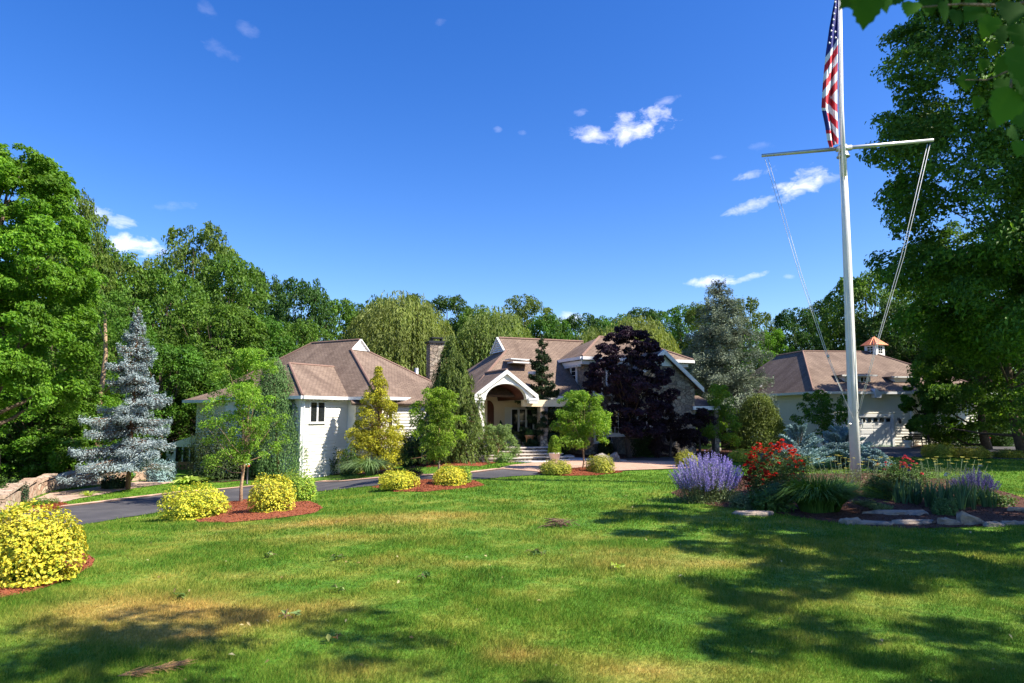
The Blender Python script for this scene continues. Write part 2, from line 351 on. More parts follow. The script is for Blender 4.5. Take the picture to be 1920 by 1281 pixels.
L['darkyew'] = leaf_mat('dark_yew_sprays', [(0.02, 0.04, 0.012), (0.035, 0.06, 0.016), (0.05, 0.085, 0.02)], 0.1)
L['mugo'] = leaf_mat('mugo_pine_needles', [(0.13, 0.21, 0.05), (0.20, 0.29, 0.08), (0.30, 0.38, 0.14)], 0.15)
L['rust'] = leaf_mat('rusty_pine_needles', [(0.10, 0.16, 0.04), (0.16, 0.20, 0.06), (0.36, 0.17, 0.06)], 0.15)
L['purple'] = leaf_mat('purple_maple_leaves', [(0.012, 0.008, 0.014), (0.022, 0.011, 0.022), (0.028, 0.013, 0.028), (0.036, 0.014, 0.030)], 0.2, (1.5, 0.8, 1.0))
L['purple2'] = leaf_mat('purple_beech_leaves', [(0.016, 0.010, 0.012), (0.03, 0.014, 0.016), (0.045, 0.02, 0.02)], 0.2, (1.5, 0.8, 0.8))
L['rosel'] = leaf_mat('rose_leaves', [(0.04, 0.09, 0.018), (0.065, 0.125, 0.025), (0.11, 0.17, 0.035)], 0.2)
L['red'] = leaf_mat('red_petals', [(0.40, 0.003, 0.005), (0.56, 0.006, 0.009), (0.66, 0.014, 0.018)], 0.25, (1, 1, 1))
L['pink'] = leaf_mat('pink_petals', [(0.55, 0.03, 0.07), (0.7, 0.06, 0.12), (0.75, 0.12, 0.17)], 0.25, (1, 1, 1))
L['catmint'] = leaf_mat('catmint_florets', [(0.27, 0.20, 0.55), (0.40, 0.32, 0.70), (0.55, 0.47, 0.80)], 0.3, (1, 1, 1))
L['catleaf'] = leaf_mat('grey_green_leaves', [(0.10, 0.15, 0.06), (0.16, 0.21, 0.09), (0.22, 0.27, 0.13)], 0.3)
L['daylily'] = leaf_mat('daylily_blades', [(0.035, 0.10, 0.014), (0.065, 0.155, 0.022), (0.12, 0.23, 0.04)], 0.25)
L['iris'] = leaf_mat('iris_blades', [(0.05, 0.115, 0.05), (0.08, 0.16, 0.07), (0.12, 0.21, 0.10)], 0.3)
L['yarrow'] = leaf_mat('yarrow_heads', [(0.50, 0.46, 0.08), (0.62, 0.56, 0.14)], 0.2, (1, 1, 1))
L['lav'] = leaf_mat('lavender_florets', [(0.09, 0.07, 0.26), (0.13, 0.10, 0.34)], 0.2, (1, 1, 1))
L['hosta'] = leaf_mat('hosta_leaves', [(0.28, 0.40, 0.05), (0.42, 0.52, 0.09), (0.5, 0.58, 0.14)], 0.35)
L['herb'] = leaf_mat('perennial_leaves', [(0.05, 0.11, 0.025), (0.08, 0.16, 0.035), (0.13, 0.22, 0.05)], 0.3)
L['zebra'] = leaf_mat('fountain_grass_blades', [(0.12, 0.20, 0.07), (0.18, 0.27, 0.10), (0.26, 0.34, 0.15)], 0.3)
L['white'] = leaf_mat('white_petals', [(0.7, 0.7, 0.62), (0.78, 0.76, 0.7)], 0.2, (1, 1, 1))
L['backlit'] = leaf_mat('hanging_leaves', [(0.028, 0.065, 0.014), (0.045, 0.10, 0.018), (0.085, 0.17, 0.022)], 0.35, (1.3, 1.4, 0.5), rough=.8, spec=.05)
def wbuild(mb, name, mats, parent, **kw):
    """mesh given in world coordinates under its thing (an Empty) or under a part (a mesh)"""
    loc = (0, 0, 0)
    if parent is not None and parent.type == 'EMPTY': loc = tuple(-c for c in parent.location)
    return mb.build(name, mats, parent, loc=loc, **kw)
# ------------------------------------------------------------------ leaf cards
def unit(a): return a / (np.linalg.norm(a, axis=-1, keepdims=True) + 1e-9)
def cards(pos, nrm, length, width, rng, tan=None, fold=0.18, base=0.5):
    n = len(pos); nrm = unit(nrm)
    if tan is None: tan = rng.normal(size=(n, 3))
    tan = unit(tan - nrm * np.sum(tan * nrm, 1, keepdims=True)); bi = np.cross(nrm, tan)
    L_ = np.broadcast_to(np.asarray(length, float), (n,))[:, None]; W = np.broadcast_to(np.asarray(width, float), (n,))[:, None]
    L_ = L_ * (0.62 + 0.76 * rng.random((n, 1))); W = W * (0.65 + 0.7 * rng.random((n, 1)))
    v0 = pos - tan * L_ * base; v2 = pos + tan * L_ * (1 - base) - nrm * L_ * 0.12
    mid = pos + tan * L_ * (0.42 - base)
    v1 = mid + bi * W / 2 + nrm * W * fold; v3 = mid - bi * W / 2 + nrm * W * fold
    V = np.stack([v0, v1, v2, v3], 1).reshape(-1, 3)
    return V, np.arange(4 * n, dtype=np.int32).reshape(-1, 4)
def cards_obj(name, parts, mats, **kw):
    """parts: list of (V,F,material index)"""
    Vs, Fs, Ms, o = [], [], [], 0
    for V, F, m in parts:
        Vs.append(V); Fs.append(F + o); Ms.append(np.full(len(F), m)); o += len(V)
    same = all(f.shape[1] == Fs[0].shape[1] for f in Fs)
    me = mesh_np(name, np.concatenate(Vs), np.concatenate(Fs) if same else Fs, mats, np.concatenate(Ms))
    return me
def rdir(rng, n): return unit(rng.normal(size=(n, 3)))
# ------------------------------------------------------------------ broadleaf crowns
def broad_crown(seed, R, z0, z1, nb, nl, leaf, blob=(0.2, 0.34), shape=0.45, flat=0.75, droop=0.0, inner=0.25, rag=0.25, lw=0.6, sq=2.3, low=0.18, sub=5, spread=.5):
    rng = R_(seed); H = z1 - z0
    C, RB = [], []
    for i in range(nb):
        t = rng.random() ** 0.85
        env = R * max(0.06, 1 - (abs(t - shape) / (1.02 - shape if t > shape else shape + low)) ** sq) ** (1 / sq)
        rb = R * rng.uniform(*blob) * (1 - (0.25 if sq > 1.5 else .72) * t)
        a = i * 2.39996 + rng.normal() * 0.3
        rr = max(0, env - rb * 0.75) * (1.0 if rng.random() > inner else rng.random()) * (1 + rng.normal() * rag * 0.5)
        C.append([rr * math.cos(a), rr * math.sin(a), z0 + t * (H - rb * flat)]); RB.append(rb)
    C = np.array(C); RB = np.array(RB)
    w = RB ** 2 / np.sum(RB ** 2); k = rng.choice(nb, nl, p=w)
    out = unit(C * [1, 1, 0] + 1e-6)[k]
    # every clump is a handful of leafy sprays
    SD = unit(rng.normal(size=(nb, sub * 2, 3)) + [0, 0, .35] + unit(C * [1, 1, 0] + 1e-6)[:, None] * .35)
    sd_ = SD[k, rng.integers(0, sub * 2, nl)]
    d = unit(rdir(rng, nl) + sd_ * 0.5 + np.array([0, 0, 0.25]))
    sr = RB[k][:, None] * spread
    p = C[k] + (sd_ * RB[k][:, None] * (.62 + .2 * rng.random((nl, 1))) + d * sr * (0.6 + 0.5 * rng.random((nl, 1)))) * [1, 1, flat]
    p[:, 2] -= droop * np.maximum(0, np.linalg.norm(p[:, :2], axis=1) - R * .4)
    nrm = d * 0.9 + rng.normal(size=(nl, 3)) * 0.55 + [0, 0, 0.35]
    tan = out * 0.8 + rng.normal(size=(nl, 3)) * 0.6 + [0, 0, -0.5]
    V, F = cards(p, nrm, leaf, leaf * lw, rng, tan)
    return V, F, C, RB
def limbs(mb, H0, C, RB, r0, seed, frac=1.0, ztop=None, n=6, lean=(0, 0), wig=0.03):
    """tapering trunk plus a limb to most of the leaf clumps"""
    rng = R_(seed + 77); ztop = ztop or max(c[2] for c in C) * 0.9
    tp = []
    for i in range(9):
        t = i / 8; tp.append(np.array([lean[0] * t + wig * ztop * math.sin(3.1 * t + seed), lean[1] * t + wig * ztop * math.cos(2.3 * t + seed) - wig * ztop * math.cos(seed), ztop * t - (0.25 if i == 0 else 0)]))
    tp[0][:2] = 0
    mb.tube(tp, [r0 * (1.25 if i == 0 else 1) * (1 - 0.9 * (i / 8)) + 0.006 for i in range(9)], n)
    for c in C:
        if rng.random() > frac: continue
        zb = max(H0, min(c[2] * rng.uniform(0.4, 0.75), ztop * 0.9)); t = zb / ztop
        i = min(7, int(t * 8)); f = t * 8 - i
        b = tp[i] * (1 - f) + tp[i + 1] * f
        rb = r0 * (1 - 0.9 * t) * 0.38
        m1 = b + (c - b) * 0.4 + np.array([0, 0, -0.06 * np.linalg.norm(c - b)]) + rng.normal(size=3) * 0.03 * np.linalg.norm(c - b)
        m2 = b + (c - b) * 0.75 + rng.normal(size=3) * 0.03 * np.linalg.norm(c - b)
        mb.tube([b, m1, m2, c], [rb, rb * 0.7, rb * 0.45, rb * 0.18], 5, cap=False)
    return tp
CACHE = {}
def plant(name, cat, label, loc, build, key=None, scale=(1, 1, 1), rz=0.0, group=None):
    """build() -> list of (part name, mesh); meshes are shared through key"""
    if key is None or key not in CACHE:
        ps = build()
        if key is not None: CACHE[key] = ps
    else: ps = CACHE[key]
    root = empty(name, loc, label, cat, group, rz)
    for nm, me in ps: link(nm, me, root, scale=scale)
    return root
def mbmesh(mb, name, mats, smooth=True):
    me = bpy.data.meshes.new(name); me.from_pydata([tuple(map(float, v)) for v in mb.v], [], mb.f)
    for mm in (mats if isinstance(mats, (list, tuple)) else [mats]): me.materials.append(mm)
    me.polygons.foreach_set('material_index', mb.m); me.polygons.foreach_set('use_smooth', [smooth] * len(mb.f)); me.update(); return me
def broad(seed, R, z0, z1, nb, nl, leaf, lm, bark, r0, ztop=None, frac=0.8, **kw):
    def f():
        V, F, C, RB = broad_crown(seed, R, z0, z1, nb, nl, leaf, **kw)
        mb = MB(); limbs(mb, z0 * 0.8, C, RB, r0, seed, frac, ztop)
        return [('trunk', mbmesh(mb, 'trunk', M[bark])), ('crown', mesh_np('crown', V, F, L[lm]))]
    return f
# ------------------------------------------------------------------ willow
def willow(seed, R, H, ns, per, leaf):
    def f():
        rng = R_(seed); pos, tan, nr = [], [], []; C = []
        for i in range(ns):
            a = rng.random() * 2 * pi; q = math.sqrt(rng.random())
            rr = R * q * 0.97; zt = H * (0.62 + 0.38 * math.sqrt(max(0, 1 - q * q))) * rng.uniform(0.9, 1.0) + 0.25 * math.sin(a * 5 + q * 9)
            ln = rng.uniform(0.22, 0.6) * H * (0.6 + 0.6 * q); ln = min(ln, zt - 0.4)
            k = int(per * (0.6 + 0.8 * rng.random())); t = np.sort(rng.random(k)) ** 0.8
            sway = rng.normal() * 0.15
            bow = 1 - np.exp(-t * 5)
            x = (rr + 0.5 * bow + sway * t) * math.cos(a) + rng.normal(size=k) * 0.05
            y = (rr + 0.5 * bow + sway * t) * math.sin(a) + rng.normal(size=k) * 0.05
            z = zt + 0.3 * np.sin(np.minimum(t * 6, pi)) * 0.4 - ln * t
            pos.append(np.stack([x, y, z], 1)); tan.append(np.tile([math.cos(a) * .2, math.sin(a) * .2, -1.0], (k, 1)) + rng.normal(size=(k, 3)) * 0.3)
            nr.append(np.tile([math.cos(a), math.sin(a), 0.5], (k, 1)) + rng.normal(size=(k, 3)) * 0.5)
            if i % 60 == 0: C.append([rr * .9 * math.cos(a), rr * .9 * math.sin(a), zt - 0.4])
        V, F = cards(np.concatenate(pos), np.concatenate(nr), leaf, leaf * 0.28, rng, np.concatenate(tan))
        mb = MB(); limbs(mb, 2.0, np.array(C), None, 0.4, seed, 1.0, H * 0.7)
        return [('trunk', mbmesh(mb, 'trunk', M['bark'])), ('crown', mesh_np('crown', V, F, L['willow']))]
    return f
# ------------------------------------------------------------------ conifers
def conifer(seed, H, R, whorls, nb, ncard, cl, cw, lm, bark, r0, base=0.08, droop=0.25, tip=0.2, prof=0.9, rag=0.2, inner=None, lat=0.38, open_=0.0, layer=0.0, lean=(0, 0), lift=0.25, bottom=1.0, jit=.55):
    def f():
        rng = R_(seed); mb = MB(); pos, tan, nr, ipos, itan = [], [], [], [], []
        tp = [np.array([lean[0] * (i / 8) ** 1.3, lean[1] * (i / 8) ** 1.3, H * i / 8 - (0.2 if i == 0 else 0)]) for i in range(9)]
        mb.tube(tp, [r0 * (1 - 0.95 * i / 8) + 0.006 for i in range(9)], 7)
        tot = 0; br = []
        for w in range(whorls):
            for b in range(nb):
                t = base + (1 - base) * (w + .2 + rng.normal() * jit) / whorls
                if t > 0.985 or t < base * .8: continue
                if rng.random() < open_: continue
                a = 2 * pi * (b + rng.random() * 0.8) / nb + w * 1.3
                Ln = R * (1 - t) ** prof * (1 + rng.normal() * rag) * (bottom if t < base + .12 else 1) + 0.04 * R
                br.append((t, a, max(0.06 * R, Ln)))
        wts = np.array([b[2] ** 1.5 for b in br]); wts /= wts.sum()
        for (t, a, Ln), ww in zip(br, wts):
            k = max(6, int(ncard * ww)); d = np.array([math.cos(a), math.sin(a), 0]); s_ = np.array([-d[1], d[0], 0])
            z0 = t * H; bx = lean[0] * t ** 1.3; by = lean[1] * t ** 1.3
            s = 0.12 + 0.88 * rng.random(k) ** 0.75
            side = rng.choice([-1, 1], k); q = rng.random(k) ** 0.8
            width = lat * Ln * (1 - s) ** 0.55 * np.minimum(1, s * 3)
            off = side * q * width; along = s * Ln - 0.0
            dr = droop * (1 - t * 0.6)
            zc = lambda s: z0 + Ln * (lift * s - (dr + lift) * s ** 1.8 + tip * s ** 4)
            p = np.array([bx, by, 0]) + d * (along - np.abs(off) * 0.15)[:, None] + s_ * off[:, None]
            p[:, 2] = zc(s) - np.abs(off) * 0.18 + rng.normal(size=k) * (0.02 * R + layer)
            tn = d * 0.8 + s_ * (side * 0.75 * (q > .15))[:, None] + rng.normal(size=(k, 3)) * 0.25 + [0, 0, 0.12]
            pos.append(p); tan.append(tn); nr.append(np.tile([0, 0, 1.0], (k, 1)) + rng.normal(size=(k, 3)) * 0.55 + d * .15)
            mb.tube([np.array([bx, by, z0]), np.array([bx, by, 0]) + d * Ln * .45 + [0, 0, zc(.45)], np.array([bx, by, 0]) + d * Ln * .93 + [0, 0, zc(.93)]], [0.012 * R + .008, 0.008 * R + .005, 0.003], 4, cap=False)
            if inner:
                kk = int(k * inner); si = rng.random(kk) * 0.75
                pi_ = np.array([bx, by, 0]) + d * (si * Ln)[:, None] + s_ * (rng.normal(size=kk) * 0.1 * Ln)[:, None]; pi_[:, 2] = zc(si) - 0.04 * R + rng.normal(size=kk) * .02 * R
                ipos.append(pi_); itan.append(d * 0.7 + rng.normal(size=(kk, 3)) * .7)
        # leader
        k = 30; z = H * (0.93 + 0.07 * rng.random(k)); pos.append(np.stack([lean[0] + rng.normal(size=k) * .015 * R, lean[1] + rng.normal(size=k) * .015 * R, z], 1)); tan.append(np.tile([0, 0, 1.0], (k, 1)) + rng.normal(size=(k, 3)) * .5); nr.append(rng.normal(size=(k, 3)))
        V, F = cards(np.concatenate(pos), np.concatenate(nr), cl, cw, rng, np.concatenate(tan))
        parts = [(V, F, 0)]
        if inner:
            ip = np.concatenate(ipos); V2, F2 = cards(ip, rng.normal(size=ip.shape), cl * .9, cw * .35, rng, np.concatenate(itan)); parts.append((V2, F2, 1))
        me = cards_obj('crown', parts, [L[lm], L['twig']])
        return [('trunk', mbmesh(mb, 'trunk', M[bark])), ('crown', me)]
    return f
def weeper(seed, H, R, lm, ns=900, per=26, cl=0.13, cw=0.035, lobes=5):
    """weeping false cypress: short limbs hung with long curtains, several leaders"""
    def f():
        rng = R_(seed); mb = MB(); pos, tan, nr = [], [], []
        mb.tube([[0, 0, -.2], [0.05, 0, H * .5], [0, 0.04, H * .97]], [0.13, 0.08, 0.01], 7)
        for i in range(ns):
            t = rng.random() ** 0.8; a = rng.random() * 2 * pi
            lob = 1 + 0.42 * math.sin(a * 3 + t * 13) * math.sin(t * 9 + a) + 0.32 * math.sin(a * 5 - t * 19)
            Ln = R * (1 - t) ** 0.75 * lob * rng.uniform(0.45, 1.0)
            d = np.array([math.cos(a), math.sin(a), 0]); zt = t * H * 0.97 + 0.15
            hang = min(zt - 0.05, rng.uniform(0.15, 0.5) * R * 0.9 + 0.1)
            k = int(per * rng.uniform(.7, 1.3)); u = rng.random(k)
            p = d * (Ln * (0.9 + 0.1 * u))[:, None] + rng.normal(size=(k, 3)) * 0.035
            p[:, 2] = zt - hang * u
            pos.append(p); tan.append(np.tile([0, 0, -1.0], (k, 1)) + rng.normal(size=(k, 3)) * .35 + d * .2); nr.append(np.tile(d, (k, 1)) + rng.normal(size=(k, 3)) * .5 + [0, 0, .3])
            if i % 9 == 0: mb.tube([[0, 0, zt * .97], d * Ln * .5 + [0, 0, zt + .05], d * Ln * .92 + [0, 0, zt - .03]], [.02, .012, .005], 4, cap=False)
        V, F = cards(np.concatenate(pos), np.concatenate(nr), cl, cw, rng, np.concatenate(tan))
        return [('trunk', mbmesh(mb, 'trunk', M['redbark'])), ('crown', mesh_np('crown', V, F, L[lm]))]
    return f
def column(seed, H, R, lm, n, cl, cw, lean=(0, 0), prof=1.0, tufts=60, vs=2.4):
    """dense upright conifer: vertical tufts on a spindle"""
    def f():
        rng = R_(seed); mb = MB(); mb.tube([[0, 0, -.2], [lean[0] * .5, lean[1] * .5, H * .5], [lean[0], lean[1], H * .95]], [.1, .06, .01], 6)
        T = []
        for i in range(tufts):
            t = (i + .5) / tufts; a = i * 2.39996
            r = R * math.sin(min(1, (1 - t) * 1.25 * prof) * pi / 2) ** 0.8 * (0.75 if t > .05 else .6) * rng.uniform(.8, 1.1)
            T.append([r * math.cos(a), r * math.sin(a), t * H * .9, R * rng.uniform(.22, .36)])
        T = np.array(T); k = rng.integers(0, tufts, n); c = T[k]
        d = unit(rdir(rng, n) + unit(c[:, :3] * [1, 1, 0]) * .6)
        p = c[:, :3] + d * c[:, 3:4] * [1, 1, vs] * (0.8 + .25 * rng.random((n, 1)))
        p[:, 2] = np.clip(p[:, 2], 0.03, H * 1.02); p[:, 0] += lean[0] * p[:, 2] / H; p[:, 1] += lean[1] * p[:, 2] / H
        V, F = cards(p, d + rng.normal(size=(n, 3)) * .4, cl, cw, rng, d * .35 + [0, 0, 1.0] + rng.normal(size=(n, 3)) * .3)
        return [('trunk', mbmesh(mb, 'trunk', M['redbark'])), ('crown', mesh_np('crown', V, F, L[lm]))]
    return f
def mound(seed, rx, ry, h, n, cl, cw, lm, lump=0.1, shoots=0, bare=0.0, up=0.25, mats2=None, frac2=0.0, stem='bark', squash=0.5):
    """rounded shrub: twigs from the ground and leaves through the outer layer of a lumpy dome"""
    def f():
        rng = R_(seed); d = rdir(rng, n); d[:, 2] = np.abs(d[:, 2]) * 1.02 - 0.12
        low = rng.random(n) < .35; d[low, 2] = rng.random(low.sum()) * .45 - .1; d = unit(d)
        ph = rng.random(6) * 6
        rr = 1 + lump * (np.sin(d[:, 0] * 5 + ph[0]) * np.cos(d[:, 1] * 4 + ph[1]) + 0.6 * np.sin(d[:, 0] * 11 + d[:, 2] * 9 + ph[2]) * np.cos(d[:, 1] * 12 + ph[3])+ 0.35 * np.sin(d[:, 0] * 23 + ph[4]) * np.cos(d[:, 1] * 21 + d[:, 2] * 17 + ph[5]))
        depth = 1 - (0.32 * rng.random(n) ** 1.5)
        sx = np.sign(d[:, 2]) * np.abs(d[:, 2]) ** squash
        p = np.stack([d[:, 0] * rx, d[:, 1] * ry, np.maximum(0.0, sx) * h], 1) * (rr * depth)[:, None]
        hor = np.maximum(0, 1 - np.clip(sx, 0, 1) ** 3.0) ** .42 * (1 - .10 * np.clip(1 - sx * 5, 0, 1))
        hd = unit(d * [1, 1, 0]); p[:, 0] = hd[:, 0] * rx * hor * rr * depth + 0 * p[:, 0]; p[:, 1] = hd[:, 1] * ry * hor * rr * depth
        p[:, 2] = np.clip(p[:, 2], 0.02, None) + rng.random(n) * .03
        nrm = unit(np.stack([p[:, 0] / rx ** 2, p[:, 1] / ry ** 2, (p[:, 2] + .15 * h) / h ** 2 * 1.1], 1))
        V, F = cards(p, nrm + rng.normal(size=(n, 3)) * .45 + [0, 0, up], cl, cw, rng, nrm * .3 + rng.normal(size=(n, 3)) * .6 + [0, 0, .2])
        parts = [(V, F, 0)]
        if shoots:
            sp, st, sn = [], [], []
            for i in range(shoots):
                a = rng.random() * 2 * pi; q = math.sqrt(rng.random()) * .9
                b = np.array([q * rx * math.cos(a), q * ry * math.sin(a), h * math.sqrt(max(0, 1 - q ** 2.4)) * .97])
                dr = unit(np.array([math.cos(a) * q, math.sin(a) * q, 1.0]) + rng.normal(size=3) * .25); ln = rng.uniform(.06, .16) * (h ** .5)
                for s in np.linspace(.2, 1, 6): sp.append(b + dr * ln * s); st.append(rng.normal(size=3)); sn.append(rng.normal(size=3) + dr)
            V2, F2 = cards(np.array(sp), np.array(sn), cl * .8, cw * .8, rng, np.array(st)); parts.append((V2, F2, 0))
        # inner twigs and leaves keep the middle opaque
        m = int(n * .25); q = rng.random((m, 1)) ** .5 * .7; dd = rdir(rng, m); dd[:, 2] = np.abs(dd[:, 2])
        V3, F3 = cards(dd * q * [rx, ry, h], rng.normal(size=(m, 3)), cl * 1.3, cw * 1.3, rng); parts.append((V3, F3, 1))
        mb = MB()
        for i in range(14):
            a = i * 2.4; e = np.array([rx * .65 * math.cos(a), ry * .65 * math.sin(a), h * rng.uniform(.4, .75)])
            mb.tube([[e[0] * .1, e[1] * .1, -.05], e * [.55, .55, .6], e], [.018, .012, .005], 4, cap=False)
        return [('stem', mbmesh(mb, 'stem', M[stem])), ('foliage', cards_obj('foliage', parts, [L[lm], L[mats2 or lm]]))]
    return f
def blades(n, R, H, w, rng, seg=5, spread=0.5, curve=1.0, r0=0.15, hvar=0.3):
    """arching strap leaves as strips; returns V,F"""
    a = rng.random(n) * 2 * pi; b = np.sqrt(rng.random(n)) * r0; hh = H * (1 - hvar * rng.random(n)); sp = R * (0.15 + 0.85 * rng.random(n)) * spread
    aa = a + rng.normal(size=n) * .3; t = np.linspace(0, 1, seg + 1)
    out = b[:, None] + sp[:, None] * (t[None] ** 1.5) * (1 + curve * .3)
    over = (np.clip(sp / (R * spread), 0, 1) * .75 + .25 * rng.random(n))[:, None] * curve
    z = hh[:, None] * (t[None] * (1 + .55 * over) - 1.2 * over * t[None] ** 2.5)
    x = b[:, None] * np.cos(a)[:, None] + (out - b[:, None]) * np.cos(aa)[:, None]; y = b[:, None] * np.sin(a)[:, None] + (out - b[:, None]) * np.sin(aa)[:, None]
    side = np.stack([-np.sin(aa + .6), np.cos(aa + .6), np.zeros(n)], 1)
    ww = w * (0.7 + .6 * rng.random(n))[:, None] * np.array([.7, 1, 1, .85, .55, .06][:seg + 1] if seg == 5 else np.linspace(1, .05, seg + 1))[None]
    c = np.stack([x, y, np.maximum(z, .01)], 2)
    l = c + side[:, None] * ww[..., None] / 2; r = c - side[:, None] * ww[..., None] / 2
    V = np.stack([l, r], 2).reshape(n, (seg + 1) * 2, 3)
    base = np.arange(n)[:, None] * (seg + 1) * 2
    q = np.concatenate([base + np.array([2 * i, 2 * i + 1, 2 * i + 3, 2 * i + 2])[None] for i in range(seg)], 0)
    return V.reshape(-1, 3), q.astype(np.int32)
def flowers(centres, rad, rng, npet=9, petal=0.6):
    """small rosettes of petals; centres (n,3)"""
    n = len(centres); k = np.repeat(np.arange(n), npet); a = np.tile(np.arange(npet) * 2.4, n) + rng.random(len(k))
    tilt = np.tile(np.linspace(.25, 1.1, npet), n)
    d = np.stack([np.cos(a) * np.sin(tilt), np.sin(a) * np.sin(tilt), np.cos(tilt)], 1)
    r = np.broadcast_to(rad, (n,))[k][:, None]
    p = centres[k] + d * r * .55
    return cards(p, d * .6 + [0, 0, .5] + rng.normal(size=d.shape) * .3, r[:, 0] * petal * 1.6, r[:, 0] * petal * 1.5, rng, d)
def spikes(n, rx, ry, h, rng, flor=14, fl=0.022, lean=.35, hv=.35, frac=.5):
    """flower spikes: returns stems(list of pts) and floret positions"""
    pos = []; st = []
    for i in range(n):
        a = rng.random() * 2 * pi; q = math.sqrt(rng.random())
        b = np.array([q * rx * .55 * math.cos(a), q * ry * .55 * math.sin(a), 0]); hh = h * (1 - hv * q ** 1.5 - .2 * rng.random())
        e = np.array([q * rx * math.cos(a) + rng.normal() * .03, q * ry * math.sin(a) + rng.normal() * .03, hh])
        st.append((b, e)); s = 1 - frac * (np.repeat(np.linspace(0, 1, flor), 4))
        p = b + (e - b) * s[:, None]; ang = rng.random(len(s)) * 2 * pi; rr = fl * (.5 + .9 * (1 - s) / frac) * .9
        p = p + np.stack([np.cos(ang) * rr, np.sin(ang) * rr, rng.normal(size=len(s)) * .006], 1); pos.append(p)
    return st, np.concatenate(pos)
# ------------------------------------------------------------------ ground
def in_poly(X, Y, poly):
    inside = np.zeros(X.shape, bool); n = len(poly); j = n - 1
    for i in range(n):
        xi, yi = poly[i]; xj, yj = poly[j]
        c = ((yi > Y) != (yj > Y)) & (X < (xj - xi) * (Y - yi) / (yj - yi + 1e-12) + xi)
        inside ^= c; j = i
    return inside
# dry patches of the lawn in metres on the ground: (photo x, y, radius x, radius y, strength)
DRYPX = [(330, 1160, 1.3, 0.8, .75), (250, 1130, .9, .45, .45), (345, 1195, .35, .22, .5), (700, 975, 2.3, .8, .55), (560, 985, 1.3, .5, .3), (965, 1232, .30, .22, .75),
         (1270, 1055, 1.5, .5, .55), (1180, 1035, 1.0, .3, .35), (630, 1140, .6, .35, .55), (1240, 1262, .8, .35, .5), (720, 1055, 1.0, .4, .25), (640, 1010, 1.5, .6, .3), (860, 1060, .9, .3, .2),
         (840, 965, 1.6, .5, .3), (1080, 1010, .8, .3, .25), (450, 1080, .8, .3, .25), (150, 1150, .5, .3, .4), (1450, 1120, .6, .3, .25), (480, 1160, .5, .3, .3), (650, 1265, .6, .25, .35)]
DRY = [(G(px, py)[0], G(px, py)[1], a, b, s) for px, py, a, b, s in DRYPX]
def dryness(x, y):
    d = np.full(np.shape(x), 0.05)
    for cx, cy, a, b, s in DRY:
        q = ((x - cx) / a) ** 2 + ((y - cy) / b) ** 2
        d = d + 0.95 * s * np.exp(-q * 1.1)
    far = sm((y - 17) / 6)
    return np.clip(d - .22 * far, -0.35, 0.8)
def grid_axis(a, b, fine0, fine1, fs, cs):
    xs = list(np.arange(fine0, fine1 + 1e-6, fs)); s = cs
    x = fine0
    while x > a: s = min(s * 1.12, 12); x -= s; xs.insert(0, x)
    x = fine1; s = cs
    while x < b: s = min(s * 1.12, 12); x += s; xs.append(x)
    return np.array(xs)
gx = grid_axis(-900, 900, -26, 34, 0.3, 0.35); gy = grid_axis(-500, 1500, -4, 48, 0.3, 0.35)
X, Y = np.meshgrid(gx, gy); Z = terrain(X, Y)
V = np.stack([X.ravel(), Y.ravel(), Z.ravel()], 1); nx, ny = len(gx), len(gy)
ii, jj = np.meshgrid(np.arange(nx - 1), np.arange(ny - 1)); a = (jj * nx + ii).ravel()
F = np.stack([a, a + 1, a + nx + 1, a + nx], 1)
fc = V[F].mean(1); wild = (fc[:, 1] > 50) | ((fc[:, 0] < -22 + .15 * (fc[:, 1] - 30)) & (fc[:, 1] > 24)) | (fc[:, 1] < -30)
me = mesh_np('lawn', V, F, [M['lawn'], M['forestfloor']], wild.astype(int), True)
at = me.attributes.new('dry', 'FLOAT', 'POINT'); at.data.foreach_set('value', dryness(V[:, 0], V[:, 1]).astype(np.float32))
link('lawn', me, kind='structure', label='broad mown lawn with straw coloured dry patches')
